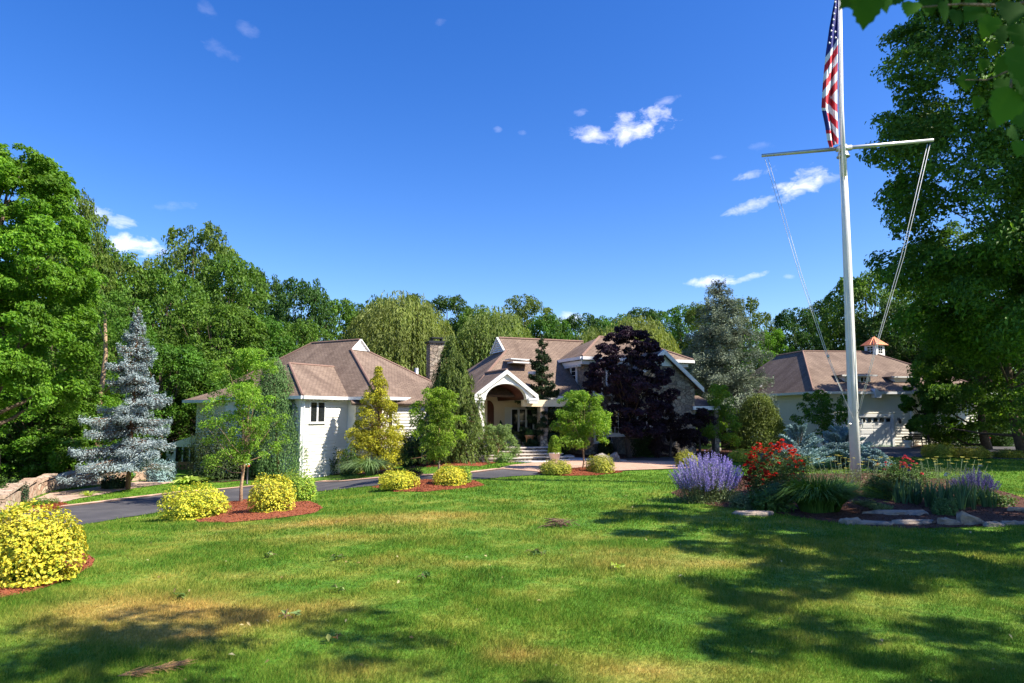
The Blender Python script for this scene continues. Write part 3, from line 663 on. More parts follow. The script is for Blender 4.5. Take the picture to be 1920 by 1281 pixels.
def sheet(name, poly, m, lift=0.02, step=0.45, kind='structure', label=None, mound_h=0.0, thick=0.0, rough=0.0, chips=0, **kw):
    """a flat covering draped on the ground inside a polygon of world xy points"""
    poly = [np.array(p[:2], float) for p in poly]
    dense = []
    for i in range(len(poly)):
        p, q = poly[i], poly[(i + 1) % len(poly)]; k = max(1, int(np.linalg.norm(q - p) / step))
        dense += [p + (q - p) * t / k for t in range(k)]
    A = np.array(dense); x0, y0 = A.min(0); x1, y1 = A.max(0)
    gx_, gy_ = np.meshgrid(np.arange(x0, x1, step), np.arange(y0, y1, step)); gx_, gy_ = gx_.ravel(), gy_.ravel()
    ins = in_poly(gx_, gy_, A); inner = np.stack([gx_, gy_], 1)[ins]
    if len(inner):
        dd = np.min(np.linalg.norm(inner[:, None] - A[None], axis=2), 1); inner = inner[dd > step * .4]
    pts = [Vector(p) for p in dense] + [Vector(p) for p in inner]
    vs, es, fs, *_ = geometry.delaunay_2d_cdt(pts, [], [list(range(len(dense)))], 1, 1e-5)
    P2 = np.array([tuple(v) for v in vs]); z = terrain(P2[:, 0], P2[:, 1]) + lift
    if mound_h:
        dd = np.min(np.linalg.norm(P2[:, None] - A[None], axis=2), 1)
        z = z + mound_h * sm(dd / max(.4, dd.max()))
        if rough: z = z + rough * np.random.default_rng(3).normal(size=len(z)) * (dd > .05)
    tri = np.array([f for f in fs if len(f) == 3]); V = np.column_stack([P2, z])
    n = np.cross(V[tri[:, 1]] - V[tri[:, 0]], V[tri[:, 2]] - V[tri[:, 0]])[:, 2]; tri[n < 0] = tri[n < 0][:, ::-1]
    uv = V[tri].reshape(-1, 3)[:, :2]
    mats = m
    blocks = tri
    if thick:   # a skirt down into the ground
        k = len(V); nb = len(dense); V = np.concatenate([V, V[:nb] - [0, 0, thick]])
        sk = np.array([[i, (i + 1) % nb, k + (i + 1) % nb, k + i] for i in range(nb)]); blocks = [tri, sk]
        uv = np.concatenate([uv, V[sk].reshape(-1, 3)[:, [0, 2]]])
    if chips:
        rng = R_(len(V)); a = V[tri]; ar = np.linalg.norm(np.cross(a[:, 1] - a[:, 0], a[:, 2] - a[:, 0]), axis=1); k = rng.choice(len(tri), chips, p=ar / ar.sum()); u = rng.random((chips, 2)); f = u.sum(1) > 1; u[f] = 1 - u[f]
        c = a[k, 0] + (a[k, 1] - a[k, 0]) * u[:, :1] + (a[k, 2] - a[k, 0]) * u[:, 1:]; c[:, 2] += .008; Vc, Fc = cards(c, rng.normal(size=(chips, 3)) * .55 + [0, 0, 1], .06, .02, rng)
        blocks = [tri, Fc + len(V)]; V = np.concatenate([V, Vc]); uv = np.concatenate([uv, V[Fc + len(V) - len(Vc)].reshape(-1, 3)[:, :2]])
    me = mesh_np(name, V, blocks, mats, None, True, uv)
    return link(name, me, kind=kind, label=label, **kw)
def gp(L_): return [G(px, py)[:2] for px, py in L_]
far_edge = [(60, 962), (95, 955), (150, 949), (240, 937), (340, 925), (470, 914), (600, 904.5), (700, 899), (820, 893), (890, 888), (945, 881)]
near_edge = [(1040, 890), (960, 894), (870, 902), (700, 912), (600, 922), (440, 945), (300, 962), (230, 972), (150, 986), (60, 1004), (-60, 1034), (-200, 1070)]
FE, NE = gp(far_edge), gp(near_edge)
drive_poly = [G(-260, 1000)[:2] + [-2, 0]] + [G(-40, 975)[:2]] + FE + [G(1000, 885)[:2]] + NE
sheet('driveway', drive_poly, M['asphalt'], 0.02, label='dark asphalt driveway crossing in front of the left house')
def strip(line, w, side=1):
    A = np.array(line); T = np.gradient(A, axis=0); T /= np.linalg.norm(T, axis=1, keepdims=True); N = np.stack([-T[:, 1], T[:, 0]], 1) * side
    return list(A) + list((A + N * w)[::-1])
border_poly = strip(FE, 0.42)
sheet('paver_border', border_poly, M['paver'], 0.045, 0.3, thick=.08, label='pinkish paver edging along the far side of the driveway')
apron_poly = gp([(945, 881), (935, 880), (960, 873), (1000, 868.5), (1060, 864.5), (1100, 864.5), (1180, 865), (1290, 866), (1300, 879), (1240, 881), (1180, 883), (1110, 886), (1040, 890), (1000, 885)])
sheet('paver_apron', apron_poly, M['paver'], 0.035, 0.4, label='pinkish paver turnaround before the front walk')
walk_poly = gp([(905, 860), (930, 858.5), (1045, 858), (1095, 861), (1175, 865), (1100, 864.5), (1060, 864.5), (1000, 868.5), (965, 867), (940, 864)])
sheet('front_walk', walk_poly, M['walk'], 0.06, 0.4, thick=.08, label='pale stone front walk below the porch steps')
road_poly = gp([(1175, 865), (1150, 861), (1290, 857), (1450, 850), (1570, 843), (1700, 842), (1745, 835), (1860, 833), (1872, 822), (2150, 818), (2200, 868), (1920, 862), (1760, 858), (1600, 858), (1440, 862), (1300, 870), (1290, 866)])
sheet('garage_court', road_poly, M['asphalt'], 0.012, 0.6, label='asphalt court in the shade before the garage')
gs_poly = gp([(1560, 843), (1560, 838.5), (1700, 838), (1745, 835), (1700, 842)])
sheet('garage_threshold', gs_poly, M['court'], 0.03, 0.5, label='paver threshold at the garage door')
court_poly = gp([(30, 945), (95, 925), (200, 912), (300, 898), (330, 905), (240, 918), (150, 935), (110, 944), (70, 950)])
sheet('terrace', court_poly, M['court'], 0.02, 0.4, label='sunlit paver terrace inside the curved stone wall')
# mulch beds
B1 = gp([(352, 968), (372, 980), (430, 981), (520, 973), (590, 963), (606, 953), (590, 944), (540, 936), (470, 936), (400, 945)])
B2 = gp([(695, 915), (740, 923), (800, 923), (870, 917), (910, 911), (893, 903), (830, 900), (740, 904)])
B3 = gp([(1006, 889), (1060, 893), (1120, 892), (1168, 886), (1155, 879), (1090, 877), (1020, 881)])
B4 = gp([(-160, 1105), (0, 1124), (60, 1113), (130, 1087), (172, 1064), (178, 1050), (150, 1032), (60, 1015), (-160, 1030)])
BF = gp([(1258, 925), (1285, 938), (1345, 951), (1450, 963), (1560, 981), (1700, 993), (1850, 988), (1940, 980), (1960, 950), (1890, 925), (1800, 902), (1650, 888), (1450, 888), (1320, 900)])
B5 = gp([(752, 872), (800, 877), (900, 875), (940, 866), (930, 858), (860, 855), (760, 862)])
B6 = gp([(1055, 857), (1100, 862), (1160, 861), (1330, 856), (1480, 848), (1480, 838), (1300, 843), (1060, 848)])
B7 = gp([(60, 962), (105, 957), (135, 948), (110, 942), (60, 944)])
B8 = gp([(350, 905), (420, 905), (560, 893), (640, 890), (720, 889), (760, 880), (700, 876), (560, 884), (400, 888), (340, 896)])
B9 = gp([(1700, 838), (1860, 833), (1872, 826), (1800, 822), (1700, 828)])
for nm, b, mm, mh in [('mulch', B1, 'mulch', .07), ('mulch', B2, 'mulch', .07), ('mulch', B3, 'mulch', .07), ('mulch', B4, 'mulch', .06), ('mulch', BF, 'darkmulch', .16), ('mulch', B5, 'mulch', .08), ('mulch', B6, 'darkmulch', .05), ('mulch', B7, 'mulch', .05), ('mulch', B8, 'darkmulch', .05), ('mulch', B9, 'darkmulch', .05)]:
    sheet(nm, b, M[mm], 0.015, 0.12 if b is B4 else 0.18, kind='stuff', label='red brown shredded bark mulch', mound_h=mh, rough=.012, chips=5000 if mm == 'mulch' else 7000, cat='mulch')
BEDS = [drive_poly, border_poly, apron_poly, walk_poly, road_poly, B1, B2, B3, B4, BF, B5, B6, B7, B8, B9, court_poly, gs_poly]
# ------------------------------------------------------------------ grass blades
def make_grass():
    rng = R_(5); xs, ys, ws, hs = [], [], [], []
    bands = [(4.6, 6.5, 9000, .0048, .046), (6.5, 9, 5200, .0065, .047), (9, 12.5, 2500, .0095, .049), (12.5, 17, 1050, .015, .052), (17, 24, 400, .024, .056), (24, 36, 120, .04, .06)]
    for d0, d1, dens, w, h in bands:
        xr = d1 * .80 + .3; A = 2 * xr * (d1 - d0); n = int(A * dens)
        x = (rng.random(n) * 2 - 1) * xr; y = d0 + (d1 - d0) * rng.random(n)
        k = np.abs(x) < y * .79 + .4; x, y = x[k], y[k]
        bad = np.zeros(len(x), bool)
        for b in BEDS: bad |= in_poly(x, y, [tuple(p) for p in b])
        bad |= (y > 33) & (x < -3.5)
        xs.append(x[~bad]); ys.append(y[~bad]); ws.append(np.full((~bad).sum(), w)); hs.append(np.full((~bad).sum(), h))
    x = np.concatenate(xs); y = np.concatenate(ys); w = np.concatenate(ws); h = np.concatenate(hs); n = len(x)
    tuft = 1 + .45 * np.sin(x * 2.1 + np.sin(y * 1.7) * 1.5) * np.cos(y * 2.4 + np.sin(x * 1.3)) + .3 * np.sin(x * 9.7 + y * 3) * np.cos(y * 8.3 - x * 2)
    h = h * (0.45 + .8 * rng.random(n)) * np.clip(tuft, .5, 1.9); z = terrain(x, y)
    a = rng.random(n) * 2 * pi; wind = np.stack([np.cos(1.2 * np.sin(x * .8 + y * .6)), np.sin(1.2 * np.sin(x * .8 + y * .6))], 1)
    ln = (rng.normal(size=(n, 2)) * .42 + wind * .2) * h[:, None]
    b = np.stack([x, y, z - .004], 1); s = np.stack([np.cos(a), np.sin(a), np.zeros(n)], 1) * (w * (.6 + .8 * rng.random(n)))[:, None] * .5
    tip = b + np.column_stack([ln, h])
    V = np.stack([b - s, b + s, tip], 1).reshape(-1, 3); F = np.arange(3 * n, dtype=np.int32).reshape(-1, 3)
    me = mesh_np('grass', V, F, M['blade']); at = me.attributes.new('dry', 'FLOAT', 'POINT')
    at.data.foreach_set('value', np.repeat(dryness(x, y), 3).astype(np.float32))
    m = 420; x = (rng.random(m) * 2 - 1) * 14; y = 4.5 + rng.random(m) ** 1.4 * 20; ok = np.ones(m, bool)
    for b in BEDS: ok &= ~in_poly(x, y, [tuple(p) for p in b])
    x, y = x[ok], y[ok]; c = np.stack([x, y, terrain(x, y) + .05], 1); Vl, Fl_ = cards(c, rng.normal(size=c.shape) * .5 + [0, 0, 1], .05, .03, rng); link('fallen_leaves', mesh_np('fallen_leaves', Vl, Fl_, leaf_mat('dry_fallen_leaves', [(.10, .07, .03), (.35, .26, .1), (.45, .40, .22), (.14, .2, .05)], .2)), kind='stuff', label='scattered small dry leaves on the lawn', cat='leaves')
    link('grass', me, kind='stuff', label='short mown grass blades of the lawn', cat='grass'); print('grass blades', n)
make_grass()
# ------------------------------------------------------------------ building tools
class Fr:
    def __init__(s, o, r, b): s.o = np.array(o, float); s.r = np.array(r, float) / np.linalg.norm(r); s.b = np.array(b, float) / np.linalg.norm(b)
    def W(s, r, b, z): p = s.o + s.r * r + s.b * b; return np.array([p[0], p[1], z])
    def Ws(s, L_): return [s.W(*p) for p in L_]
def outward(n, pts, c):
    return
def lapwall(mb, p, q, z0, z1, n, lap=0.17, m=0, d=0.04):
    """clapboard: every board leans out a little over the one below"""
    p = np.array([p[0], p[1]]); q = np.array([q[0], q[1]]); n = np.array(n[:2]) / np.linalg.norm(n[:2]); k = max(1, int(round((z1 - z0) / lap))); st = (z1 - z0) / k
    def pt(e, z, o): return np.array([e[0] + n[0] * o, e[1] + n[1] * o, z])
    flip = np.cross(np.append(q - p, 0), [0, 0, 1.0])[:2] @ n < 0
    if flip: p, q = q, p
    for i in range(k):
        a = z0 + i * st; b = a + st
        mb.poly([pt(p, a, d), pt(q, a, d), pt(q, b, 0), pt(p, b, 0)], m)
        mb.poly([pt(p, a, 0), pt(q, a, 0), pt(q, a, d), pt(p, a, d)], m)
class Wall:
    """vertical wall piece between two ground points, normal n pointing out"""
    def __init__(s, p, q, ref):
        s.p = np.array(p[:2], float); s.q = np.array(q[:2], float); t = (s.q - s.p); s.len = np.linalg.norm(t); s.t = t / s.len
        n = np.array([s.t[1], -s.t[0]]); s.n = n if n @ (np.array(ref[:2]) - s.p) > 0 else -n
    def hit(s, px, py):
        r = ray(px, py); k = (s.p @ s.n) / (r[:2] @ s.n); x = np.array([r[0] * k, r[1] * k]); return float((x - s.p) @ s.t), CAMZ + r[2] * k
    def at(s, u, z, o=0.0): p = s.p + s.t * u + s.n * o; return np.array([p[0], p[1], z])
def window(parent, w, u0, u1, z0, z1, cols=2, rows=1, fr=0.07, sill=True, mun=0.035, name='window', trim='trim', lead=1):
    """frame with muntins as one part, glass as its sub-part"""
    if u0 > u1: u0, u1 = u1, u0
    mb = MB(); t3 = np.append(w.t, 0); n3 = np.append(w.n, 0); up = np.array([0, 0, 1.0])
    def bar(a, b, c, d, o0=0.012, o1=0.07): mb.box(w.at(a, c, o0), t3 * (b - a), up * (d - c), n3 * (o1 - o0))
    bar(u0 - fr, u0, z0 - fr, z1 + fr); bar(u1, u1 + fr, z0 - fr, z1 + fr); bar(u0, u1, z1, z1 + fr); bar(u0, u1, z0 - fr, z0)
    if sill: bar(u0 - fr * 1.5, u1 + fr * 1.5, z0 - fr * 1.6, z0 - fr - .002, .012, .12)
    for i in range(1, cols): u = u0 + (u1 - u0) * i / cols; bar(u - mun, u + mun, z0, z1, .012, .055)
    for j in range(1, rows):
        z = z0 + (z1 - z0) * j / rows
        for i in range(cols):
            a = u0 + (u1 - u0) * i / cols + (mun if i else 0); b = u0 + (u1 - u0) * (i + 1) / cols - (mun if i < cols - 1 else 0); bar(a, b, z - mun * .5, z + mun * .5, .012, .05)
    o = wbuild(mb, name, M[trim], parent)
    g = MB(); g.box(w.at(u0, z0, .032), t3 * (u1 - u0), up * (z1 - z0), n3 * .008); wbuild(g, 'pane', M['glass'], o)
    return o
def win_px(parent, w, x0, y0, x1, y1, **kw):
    ua, za = w.hit(x0, (y0 + y1) / 2); ub, _ = w.hit(x1, (y0 + y1) / 2); xm = (x0 + x1) / 2
    _, zt = w.hit(xm, y0); _, zb = w.hit(xm, y1)
    return window(parent, w, ua, ub, zb, zt, **kw)
def fascia(mb, a, b, n, h=0.2, t=0.12, soff=0.0, m=0):
    """gutter box hung on the eave from a to b, n horizontal outward"""
    a = np.array(a, float); b = np.array(b, float); n = np.append(np.array(n[:2]) / np.linalg.norm(n[:2]), 0)
    mb.box(a - [0, 0, h] + n * -.02, b - a, n * t, [0, 0, h - .01], m)
def solidify(o, t=0.12):
    md = o.modifiers.new('thickness', 'SOLIDIFY'); md.thickness = t; md.offset = -1; md.use_rim = True
def roof(parent, polys, name='roof', m='shingle', t=0.12, caps=None, label=None):
    mb = MB()
    for p in polys:
        p = [np.asarray(q, float) for q in p]; n = np.zeros(3)
        for i in range(len(p)): n += np.cross(p[i], p[(i + 1) % len(p)])
        if n[2] < 0: p = p[::-1]
        mb.poly(p)
    o = wbuild(mb, name, M[m], parent, label=label)
    solidify(o, t)
    if caps:
        c = MB()
        for a, b in caps:
            a = np.asarray(a, float) + [0, 0, .015]; b = np.asarray(b, float) + [0, 0, .015]; c.tube([a, b], .07, 6)
        wbuild(c, 'ridge_cap', M['ridgecap'], o)
    return o
# ================================================================== LEFT WING
FA = Fr((-10.4, 34), (.5, .866), (-.866, .5)); E = 3.08
houseA = empty('house', FA.W(5, 4, -1.1), 'low cream clapboard house with brown hipped roof and white gablet vent at left', 'house')
W = FA.Ws
G1, G2, A1, A2 = FA.W(6.7, 3.19, 6.06), FA.W(8.2, 3.19, 6.06), FA.W(7.45, 3.19, 6.72), FA.W(7.45, 7.28, 6.72)
M0, M1, M2, M3 = W([(3.2, -2.05, E), (11.7, -2.05, E), (11.7, 12.5, E), (3.2, 12.5, E)])
midL = FA.W(5.0, 0.7, 4.5)
roof(houseA, [[M0, G1, A1, A2, M3], [M0, M1, G2, G1], [M1, M2, A2, A1, G2], [M2, M3, A2]], caps=[(M0, G1), (G2, M1), (A1, A2), (A2, M2), (A2, M3)])
p_a, p_b, p_c, p_d = W([(0, 0, E), (3.35, 0, E + .01), (5.38, 3.26, 4.92), (2.0, 3.26, 4.92)])
roof(houseA, [[p_a, p_b, p_c, p_d], [FA.W(0, 6.5, E), p_a, p_d], [FA.W(0, 6.5, E), p_d, p_c, FA.W(3.3, 6.5, E)]], caps=[(p_a, p_d), (p_d, p_c)], label='lower hipped roof over the front corner')
roof(houseA, [W([(0, 9.4, 2.95), (0, 6.55, 2.95), (2.4, 7.3, 3.75), (2.4, 8.6, 3.75)]), W([(0, 9.4, 2.95), (2.4, 8.6, 3.75), (3.4, 8.6, 3.75), (3.4, 9.4, 2.95)]), W([(0, 6.55, 2.95), (3.4, 6.55, 2.95), (3.4, 7.3, 3.75), (2.4, 7.3, 3.75)])], label='small porch roof at the far left corner')
wl = MB(); ZB = -1.6
def perim(mb, fr, pts, z0, z1, wallf, closed=True, d=.02, m=0):
    c = np.mean([fr.W(r, b, 0)[:2] for r, b in pts], 0); n = len(pts)
    for i in range(n if closed else n - 1):
        (r0, b0), (r1, b1) = pts[i], pts[(i + 1) % n]; p, q = fr.W(r0, b0, 0), fr.W(r1, b1, 0)
        area = sum(pts[k][0] * pts[(k + 1) % n][1] - pts[(k + 1) % n][0] * pts[k][1] for k in range(n))
        t = (q - p)[:2]; nr = np.array([t[1], -t[0]]) if area > 0 else np.array([-t[1], t[0]])
        # local frames here are right-handed, so ccw order keeps the outside on the right
        wallf(mb, p, q, z0, z1, nr, m=m)
def stonewall(mb, p, q, z0, z1, n, m=0):
    p = np.array([p[0], p[1], z0]); q = np.array([q[0], q[1], z0]); n = np.append(np.array(n[:2]), 0)
    pts = [p, q, q + [0, 0, z1 - z0], p + [0, 0, z1 - z0]]
    if np.cross(q - p, [0, 0, 1.0]) @ n < 0: pts = pts[::-1]
    mb.poly(pts, m)
plA = [(.25, .35), (3.55, .35), (3.55, -1.7), (11.3, -1.7), (11.3, 12.1), (3.55, 12.1), (3.55, 6.1), (.25, 6.1)]
perim(wl, FA, plA, ZB, E - .06, lapwall); wbuild(wl, 'wall', M['siding'], houseA)
# soffit and gutters
sf = MB(); sf.poly(W([(0.03, .03, E - .1), (3.4, .03, E - .1), (3.4, 6.4, E - .1), (.03, 6.4, E - .1)])); sf.poly(W([(3.23, -2.0, E - .103), (11.65, -2.0, E - .103), (11.65, 12.4, E - .103), (3.23, 12.4, E - .103)])); sf.poly(W([(.03, 6.6, 2.83), (3.3, 6.6, 2.83), (3.3, 9.3, 2.83), (.03, 9.3, 2.83)]))
for k in range(32):
    u = .3 + k * .26
    if u < 3.1: sf.box(FA.W(u, .10, E - .24), FA.W(.09, 0, 0) - FA.W(0, 0, 0), FA.W(0, .16, 0) - FA.W(0, 0, 0), [0, 0, .13])
    u2 = 3.6 + k * .26
    if u2 < 11: sf.box(FA.W(u2, -1.96, E - .24), FA.W(.09, 0, 0) - FA.W(0, 0, 0), FA.W(0, .16, 0) - FA.W(0, 0, 0), [0, 0, .13])
wbuild(sf, 'soffit', M['siding'], houseA)
gt = MB(); fA = lambda a, b, n: fascia(gt, a, b, n, .17, .12)
nf, nl = -FA.b, -FA.r
fA(FA.W(0, 0, E), FA.W(3.2, 0, E), nf); fA(FA.W(0, 6.5, E), FA.W(0, 0, E), nl); fA(FA.W(3.2, -2.05, E), FA.W(11.7, -2.05, E), nf); fA(FA.W(3.2, -.02, E), FA.W(3.2, -2.05, E), nl); fA(FA.W(0, 9.4, 2.95), FA.W(0, 6.7, 2.95), nl); fA(FA.W(11.7, -2.05, E), FA.W(11.7, 12.5, E), FA.r)
gt.tube([FA.W(.35, .22, E - .15), FA.W(.38, .28, E - .35), FA.W(.38, .28, ZB)], .05, 6)
wbuild(gt, 'gutter', M['gutter'], houseA)
cb = MB(); cb.box(FA.W(.22, .30, ZB), FA.W(.14, 0, 0) - FA.W(0, 0, 0), FA.W(0, .03, 0) - FA.W(0, 0, 0), [0, 0, E - .15 - ZB]); cb.box(FA.W(.2, .30, ZB), FA.W(.03, 0, 0) - FA.W(0, 0, 0), FA.W(0, .14, 0) - FA.W(0, 0, 0), [0, 0, E - .15 - ZB]); wbuild(cb, 'corner_board', M['trim'], houseA)
def gablet(parent, a, b, c, n, mm='trim', lab=None):
    """triangular louvred vent with white rakes standing between base points a,b and apex c"""
    a, b, c = [np.asarray(q, float) for q in (a, b, c)]; n = np.append(np.array(n[:2]), 0); n /= np.linalg.norm(n)
    mb = MB(); k = 7; w = b - a
    for i in range(k):
        t0, t1 = i / k, (i + .8) / k; l0 = a + (c - a) * t0; r0 = b + (c - b) * t0; l1 = a + (c - a) * t1; r1 = b + (c - b) * t1
        q = [l0 + n * .10, r0 + n * .10, r1 + n * .04, l1 + n * .04]
        mb.poly(q if np.cross(q[1] - q[0], q[2] - q[1]) @ n > 0 else q[::-1])
    q = [a + n * .03, b + n * .03, c + n * .03]; mb.poly(q if np.cross(q[1] - q[0], q[2] - q[1]) @ n > 0 else q[::-1])
    for p, q in ((a, c), (b, c)): mb.tube([p + n * .11, q + n * .11], .07, 4)
    return wbuild(mb, 'gable_vent', M[mm], parent, label=lab)
gablet(houseA, G1, G2, A1, nf)
w1 = Wall(FA.W(.25, .35, 0), FA.W(3.55, .35, 0), (0, 0)); win_px(houseA, w1, 581, 755, 607, 791, cols=2, fr=.06, mun=.05)
w2 = Wall(FA.W(3.55, -1.7, 0), FA.W(11.3, -1.7, 0), (0, 0))
for x0, x1 in ((727, 734), (738, 743), (746.5, 751), (754, 758)): win_px(houseA, w2, x0, 757, x1, 804, cols=1, fr=.05)
vp = MB(); q = P(781, 705, 43.5); vp.tube([q - [0, 0, 1], q + [0, 0, .5]], .13, 8); wbuild(vp, 'vent_pipe', M['alu'], houseA, smooth=True)
pc = MB(); perim(pc, FA, [(.5, 6.1), (3.2, 6.1), (3.2, 8.9), (.5, 8.9)], ZB, 2.8, lapwall); wbuild(pc, 'wall', M['greysiding'], houseA)
# ================================================================== MAIN HOUSE
FB = Fr((-2.13, 33.7), (.925, .38), (-.38, .925)); W = FB.Ws
houseB = empty('house', FB.W(6, 4, 0), 'main house with arched entry gable and fieldstone upper storey under brown roofs', 'house')
EB, E2 = 3.1, 5.2
g1, g2, ap, rr_ = FB.W(3.3, 3.3, 5.664), FB.W(3.3, 5.46, 5.664), FB.W(3.3, 4.38, 6.5), FB.W(8.75, 4.38, 6.5)
e0, e1, e2, e3, e4 = W([(0, 0, EB), (6.5, 0, EB), (6.5, 2.7, 5.2), (0, 8.76, EB), (6.5, 6.06, 5.2)])
roof(houseB, [[e0, e1, e2, rr_, ap, g1], [e3, e0, g1, g2], [e3, g2, ap, rr_, e4, FB.W(6.5, 8.76, EB)]], caps=[(e0, g1), (ap, rr_)])
gablet(houseB, g2, g1, ap, -FB.r)
h0, h1, h2, h3, k0, k1 = W([(6.27, -.09, E2), (13.4, -.09, E2), (13.4, 5.6, E2), (6.27, 5.6, E2), (8.95, 2.75, 6.63), (10.9, 2.75, 6.63)])
roof(houseB, [[h0, h1, k1, k0], [h3, h0, k0], [h1, h2, k1], [h2, h3, k0, k1]], label='hipped roof over the stone upper storey', caps=[(h0, k0), (k0, k1), (k1, h1)])
# entry gable with arch
ec, hw, fb, zf, za = 1.45, 1.62, -1.35, 3.12, 4.28
back = 1.55
gl, gr, ga = FB.W(ec - hw, fb - .08, zf), FB.W(ec + hw, fb - .08, zf), FB.W(ec, fb - .08, za)
roof(houseB, [[gl, ga, FB.W(ec, back, za), FB.W(ec - hw, 0.05, zf)], [gr, FB.W(ec + hw, .05, zf), FB.W(ec, back, za), ga]], label='gabled roof over the arched entry', caps=[(ga, FB.W(ec, back, za))])
face = MB(); aw, az, ah = 1.06, 2.86, .76; N = 20; hin = hw - .22
def archpts(b, s=1.0, dz=0): return [FB.W(ec - aw * s * math.cos(pi * i / N), b, az + dz + ah * s * math.sin(pi * i / N)) for i in range(N + 1)]
def gz(r): return za - .10 - (za - zf) * abs(r) / hw
for b_, flip in ((fb, 0), (fb + .3, 1)):
    A = archpts(b_)
    for i in range(N):
        r0 = -aw * math.cos(pi * i / N); r1 = -aw * math.cos(pi * (i + 1) / N)
        q = [A[i], A[i + 1], FB.W(ec + r1, b_, gz(r1)), FB.W(ec + r0, b_, gz(r0))]; face.poly(q if not flip else q[::-1])
    for s in (-1, 1):
        q = [FB.W(ec + s * aw, b_, az), FB.W(ec + s * hin, b_, az), FB.W(ec + s * hin, b_, gz(hin)), FB.W(ec + s * aw, b_, gz(aw))]
        if (s < 0) != bool(flip): q = q[::-1]
        face.poly(q)
A, B_ = archpts(fb), archpts(fb + .3)
for i in range(N): face.poly([A[i + 1], A[i], B_[i], B_[i + 1]])
for s in (-1,): face.box(FB.W(ec + s * hin - (.0 if s < 0 else .28), fb, .5), FB.W(.28, 0, 0) - FB.W(0, 0, 0), FB.W(0, .3, 0) - FB.W(0, 0, 0), [0, 0, az - .5 - .003])
wbuild(face, 'entry_arch', M['siding'], houseB)
pp_ = MB(); pp_.box(FB.W(ec + hin + .55, fb + .3, .5), FB.W(.4, 0, 0) - FB.W(0, 0, 0), FB.W(0, .4, 0) - FB.W(0, 0, 0), [0, 0, az - .5 - .34]); wbuild(pp_, 'stone_pier', M['fieldstone'], houseB)
tr = MB(); th = .17
for s in (-1, 1):
    a = FB.W(ec + s * (hw + .03), fb - .12, zf - .03); b = FB.W(ec, fb - .12, za + .02); d = np.array([0, 0, -th * 1.25]); n = (FB.W(0, .06, 0) - FB.W(0, 0, 0))
    tr.prism([a, b, b + d, a + d], n)
    c = FB.W(ec + s * (hw - .35), fb - .26, zf - .26); tr.box(FB.W(ec + s * (hw + .05) - (.0 if s < 0 else .55), fb - .14, zf - .30), FB.W(.55, 0, 0) - FB.W(0, 0, 0), FB.W(0, .35, 0) - FB.W(0, 0, 0), [0, 0, .12])
    tr.box(FB.W(ec + s * (hw + .0) - (.0 if s < 0 else .45), fb - .11, zf - .44), FB.W(.45, 0, 0) - FB.W(0, 0, 0), FB.W(0, .3, 0) - FB.W(0, 0, 0), [0, 0, .137])
A = archpts(fb - .03, 1.0); A2_ = archpts(fb - .03, 1.10)
for i in range(N): tr.prism([A[i], A[i + 1], A2_[i + 1], A2_[i]], FB.W(0, .027, 0) - FB.W(0, 0, 0))
wbuild(tr, 'rake_board', M['trim'], houseB)
va = MB(); A, B_ = archpts(fb + .3, .995), archpts(2.5, .995)
for i in range(N): va.poly([A[i + 1], A[i], B_[i], B_[i + 1]]); va.poly([p + [0, 0, .03] for p in (A[i], A[i + 1], B_[i + 1], B_[i])])
wbuild(va, 'barrel_vault', M['vault'], houseB)
# porch walls
pw = MB(); sub = lambda r, b, z=0: FB.W(r, b, z) - FB.W(0, 0, 0)
pw.poly(W([(-.2, 2.52, .5), (6.3, 2.52, .5), (6.3, 2.52, 4.85), (2.35, 2.52, 4.7), (.05, 2.52, 2.95), (-.2, 2.52, 2.9)]))
pw.box(FB.W(ec + aw - .02, fb + .32, az - .33), sub(3.4, 0), sub(0, .3), [0, 0, .33])
pw.box(FB.W(ec - aw - .28, fb + .32, az - .33), sub(.26, 0), sub(0, 3.5), [0, 0, .36])
pw.box(FB.W(ec - .12, 2.1, .5), sub(.42, 0), sub(0, .4), [0, 0, 2.7])
pw.poly(W([(2.45, fb + .65, az - .02), (6.3, fb + .65, az - .02), (6.3, 2.5, az - .02), (2.45, 2.5, az - .02)])[::-1])
wbuild(pw, 'porch_wall', M['stucco'], houseB)
wp = Wall(FB.W(-.2, 2.52, 0), FB.W(6.3, 2.52, 0), (0, 0))
lap = MB(); u0, _ = wp.hit(946, 790); lapwall(lap, wp.at(u0, 0)[:2], wp.at(6.3, 0)[:2] if False else wp.at(5.2, 0)[:2], .5, 2.53, wp.n); wbuild(lap, 'wall', M['greysiding'], houseB)
for x0, x1, rw in ((959, 970, 1), (973.5, 984, 2), (987.5, 998, 1)): win_px(houseB, wp, x0, 768, x1, 811, cols=1, rows=rw, fr=.055, name='window', sill=False)
dd = MB(); u0, _ = wp.hit(904, 790); u1, _ = wp.hit(925, 790); dz = 2.6
dd.box(wp.at(u0, .56, .03), np.append(wp.t, 0) * (u1 - u0), [0, 0, 1.9], np.append(wp.n, 0) * .06)
pts = [wp.at(u0 + (u1 - u0) * (.5 - .5 * math.cos(pi * i / 12)), 2.46 + .42 * math.sin(pi * i / 12), .03) for i in range(13)]; dd.prism(pts, np.append(wp.n, 0) * .06)
for i in range(2):
    for j in range(3): a = u0 + (u1 - u0) * (.08 + .47 * i); dd.box(wp.at(a, .7 + j * .6, .088), np.append(wp.t, 0) * (u1 - u0) * .37, [0, 0, .45], np.append(wp.n, 0) * .02)
do = wbuild(dd, 'door', M['door'], houseB); hd = MB(); hd.tube([wp.at((u0 + u1) / 2 + .08, 1.5, .13), wp.at((u0 + u1) / 2 + .08, 1.75, .13)], .02, 6); wbuild(hd, 'handle', M['copper'], do)
